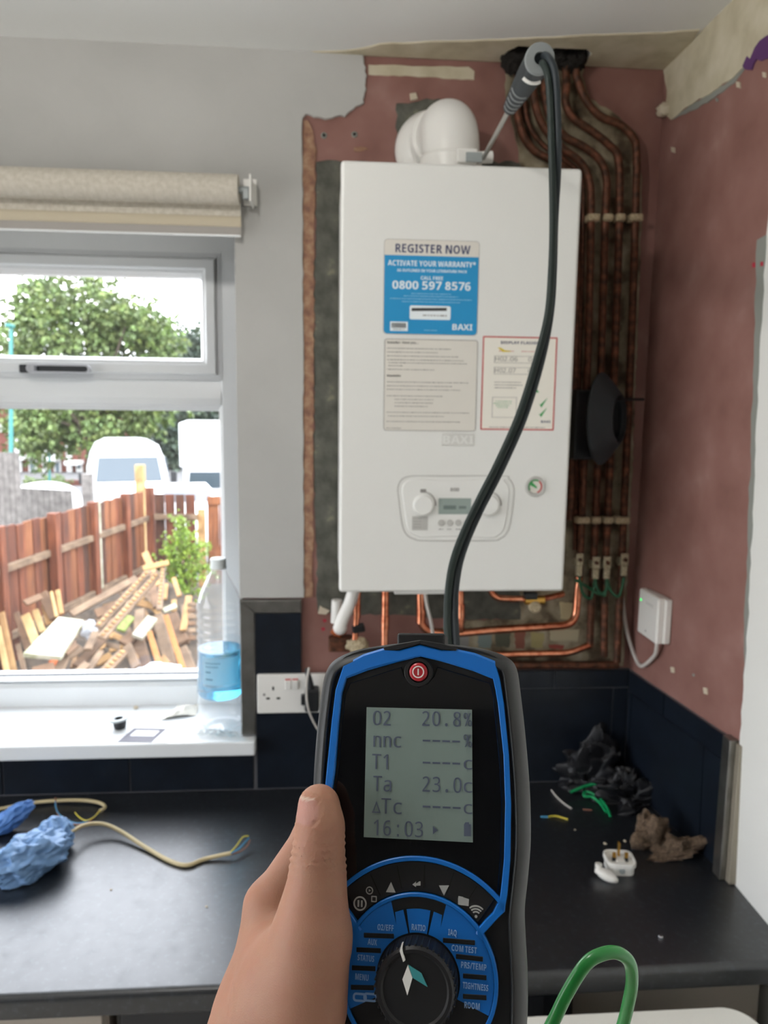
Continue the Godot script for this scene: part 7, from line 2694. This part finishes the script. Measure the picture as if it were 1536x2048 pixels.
func houses() -> void:
	var z := -40.0
	var h := thing("terraced_house", "row of red brick terraced houses with white porches and windows", "house")
	var lo := onz(-60, 985, z)
	var hi := onz(215, 800, z)
	span(h, "brick_wall", Vector3(lo.x - 6.0, -2.2, z - 6.0), Vector3(hi.x + 0.6, 2.4, z), M.brick_red)
	var b := MB.new()
	var rx0 := lo.x - 6.3
	var rx1 := hi.x + 0.9
	b.slab([Vector3(rx0, 2.35, z + 0.4), Vector3(rx1, 2.35, z + 0.4), Vector3(rx1, 3.2, z - 3.0), Vector3(rx0, 3.2, z - 3.0)], 0.15)
	b.slab([Vector3(rx0, 3.2, z - 3.0), Vector3(rx1, 3.2, z - 3.0), Vector3(rx1, 2.35, z - 6.4), Vector3(rx0, 2.35, z - 6.4)], 0.15)
	part(h, "roof", b, M.roof_tile)
	for q in [[57, 913, 76, 958], [108, 917, 124, 958], [152, 922, 166, 950]]:      # ground floor windows
		var p := onz(q[0], q[1], z)
		var e := onz(q[2], q[3], z)
		var w := span(h, "window_frame", Vector3(p.x, e.y, z), Vector3(e.x, p.y, z + 0.08), M.house_white, 0.01)
		span(w, "pane", Vector3(p.x + 0.08, e.y + 0.35, z + 0.06), Vector3(e.x - 0.08, p.y - 0.2, z + 0.10), M.window_dark)
	for q in [[30, 877, 46, 955], [84, 890, 98, 955], [132, 876, 146, 950]]:        # white panelled bays and doors
		var p := onz(q[0], q[1], z)
		var e := onz(q[2], q[3], z)
		span(h, "white_panel", Vector3(p.x, e.y, z), Vector3(e.x, p.y, z + 0.12), M.house_white, 0.01)
	for q in [[-2, 848, 15, 865], [155, 873, 164, 892], [176, 882, 182, 900]]:
		var p := onz(q[0], q[1], z)
		var e := onz(q[2], q[3], z)
		span(h, "upper_window", Vector3(p.x, e.y, z), Vector3(e.x, p.y, z + 0.08), M.house_white, 0.01)
	for q in [[38, 909, 62, 918], [98, 908, 124, 920], [140, 920, 168, 928]]:
		var p := onz(q[0], q[1], z)
		var e := onz(q[2], q[3], z)
		span(h, "porch_canopy", Vector3(p.x, e.y, z), Vector3(e.x, p.y, z + 1.0), M.house_white, 0.02)
	var gw := thing("garden_wall", "low red brick garden wall in front of the houses", "wall")
	var p0 := onz(100, 960, -33.0)
	var p1 := onz(190, 976, -33.0)
	span(gw, "brickwork", Vector3(p0.x, -2.2, -33.2), Vector3(p1.x, p0.y, -33.0), M.brick_red)
	var pc := thing("parked_silver_car", "pale parked car roof showing over the grey fence", "car")
	var a := ond(70, 978, 15.5)
	b = MB.new()
	b.lump(a + Vector3(0, -0.30, -0.4), Vector3(0.72, 0.40, 1.1), noise(1, 0.001), 0.0, Basis.IDENTITY, 28, 16)
	part(pc, "body_shell", b, M.house_white)
	b = MB.new()
	b.rbox(a + Vector3(0, -0.72, -0.4), Vector3(1.5, 0.6, 3.0), 0.2)
	part(pc, "lower_body", b, M.house_white)

func shell(profile: Array, width: float, bevel: float) -> MB:        # side outline in z and y, drawn out along x with rounded flanks
	var b := MB.new()
	b.prism(P2(profile), -width / 2.0, width / 2.0, bevel)
	return b

const SIDE := Basis(Vector3(0, 0, 1), Vector3(0, 1, 0), Vector3(-1, 0, 0))
func van() -> void:
	var t := thing("white_van", "white high roofed van facing the garden, parked under the tree", "van")
	var at := ond(262, 985, 19.0)
	var s := 1.0
	t.position = Vector3(at.x, at.y - 0.95, at.z)
	t.rotation.y = 0.30
	# front outline, rounded at the roof, drawn out backwards
	var b := MB.new()
	var roof := ond(262, 890, 19.0).y - t.position.y
	var hw := 0.98
	var o := PackedVector2Array([Vector2(-hw, 0.35), Vector2(hw, 0.35), Vector2(hw, 1.3), Vector2(hw * 0.90, roof - 0.35), Vector2(hw * 0.78, roof - 0.04), Vector2(hw * 0.55, roof), Vector2(-hw * 0.45, roof), Vector2(-hw * 0.74, roof - 0.14), Vector2(-hw * 0.90, roof - 0.45), Vector2(-hw, 1.25)])
	b.prism(o, -4.6, -0.75, 0.12)
	part(t, "body_shell", b, M.van_white)
	b = MB.new()      # bonnet
	b.prism(P2([[-0.75, 0.35], [0.0, 0.35], [0.08, 0.6], [0.05, 0.95], [-0.25, 1.12], [-0.85, 1.3], [-0.85, 0.35]]), -hw * 0.98, hw * 0.98, 0.08)
	var bo := part(t, "bonnet", b, M.van_white)
	bo.transform = Transform3D(Basis(Vector3(0, 0, 1), Vector3(0, 1, 0), Vector3(1, 0, 0)), Vector3.ZERO)
	b = MB.new()
	b.slab([Vector3(-0.80, 1.20, -0.42), Vector3(0.80, 1.20, -0.42), Vector3(0.72, 1.78, -0.72), Vector3(-0.72, 1.78, -0.72)], 0.05)
	part(t, "windscreen", b, M.windscreen)
	b = MB.new()
	b.slab([Vector3(-0.90, 1.14, -0.50), Vector3(0.90, 1.14, -0.50), Vector3(0.80, 1.86, -0.80), Vector3(-0.80, 1.86, -0.80)], 0.06)
	part(t, "cab_front", b, M.van_white)
	b = MB.new()
	b.slab([Vector3(hw + 0.005, 1.25, -1.75), Vector3(hw + 0.005, 1.25, -0.85), Vector3(hw * 0.95, 1.75, -1.05), Vector3(hw * 0.95, 1.75, -1.75)], 0.03)
	part(t, "side_window", b, M.windscreen)
	for k in [-1, 1]:
		b = MB.new()
		b.rbox(Vector3(k * (hw + 0.14), 1.25, -0.75), Vector3(0.16, 0.28, 0.10), 0.03)
		part(t, "mirror", b, M.tyre)
		b = MB.new()
		b.rbox(Vector3(k * 0.78, 0.82, 0.04), Vector3(0.26, 0.2, 0.08), 0.03)
		part(t, "headlamp", b, M.lamp_glass)
		for zz in [-0.7, -3.9]:
			b = MB.new()
			b.tube([Vector3(k * (hw - 0.2), 0.34, zz), Vector3(k * (hw + 0.01), 0.34, zz)], 0.34, 20)
			part(t, "wheel", b, M.tyre)

func lorry() -> void:
	var t := thing("box_lorry", "white box lorry with a low cab parked right of the van", "lorry")
	var a := ond(400, 985, 22.0)
	var top := ond(400, 845, 22.0).y
	t.position = Vector3(ond(425, 985, 22.0).x, a.y - 0.9, a.z)
	t.rotation.y = 0.12
	var h := top - t.position.y
	span(t, "cargo_box", Vector3(-0.95, h - 1.34, -4.6), Vector3(1.25, h - 0.02, -0.7), M.van_white, 0.06)
	span(t, "cab", Vector3(-0.85, 0.35, -2.2), Vector3(1.15, h - 1.30, -0.5), M.van_white, 0.08)
	var b := MB.new()
	b.slab([Vector3(-0.70, h - 1.92, -0.47), Vector3(1.0, h - 1.92, -0.47), Vector3(0.95, h - 1.44, -0.48), Vector3(-0.65, h - 1.44, -0.48)], 0.03)
	part(t, "windscreen", b, M.windscreen)
	for k in [-0.8, 1.1]:
		b = MB.new()
		b.tube([Vector3(k - 0.12, 0.4, -1.0), Vector3(k + 0.12, 0.4, -1.0)], 0.4, 18)
		part(t, "wheel", b, M.tyre)

func car() -> void:
	var t := thing("white_car", "white car with its bonnet showing over the back fence", "car")
	var a := ond(385, 985, 12.5)
	t.position = Vector3(a.x, a.y - 1.14, a.z)
	t.rotation.y = 0.25
	var b := MB.new()
	b.rbox(Vector3(0, 0.55, -1.6), Vector3(1.15, 0.62, 3.6), 0.16)
	part(t, "body_shell", b, M.van_white)
	b = MB.new()
	b.prism(P2([[-2.6, 0.82], [-1.0, 0.82], [-1.5, 1.06], [-2.2, 1.08]]), -0.5, 0.5, 0.08)
	var c := part(t, "cabin", b, M.van_white)
	c.transform = Transform3D(Basis(Vector3(0, 0, 1), Vector3(0, 1, 0), Vector3(1, 0, 0)), Vector3.ZERO)
	b = MB.new()
	b.slab([Vector3(-0.44, 0.86, -1.0), Vector3(0.44, 0.86, -1.0), Vector3(0.38, 1.04, -1.42), Vector3(-0.38, 1.04, -1.42)], 0.02)
	part(t, "windscreen", b, M.windscreen)
	for k in [-1, 1]:
		b = MB.new()
		b.rbox(Vector3(k * 0.44, 0.62, 0.16), Vector3(0.2, 0.12, 0.08), 0.03)
		part(t, "headlamp", b, M.lamp_glass)
		for zz in [-0.5, -2.7]:
			b = MB.new()
			b.tube([Vector3(k * 0.44, 0.28, zz), Vector3(k * 0.59, 0.28, zz)], 0.28, 18)
			part(t, "wheel", b, M.tyre)
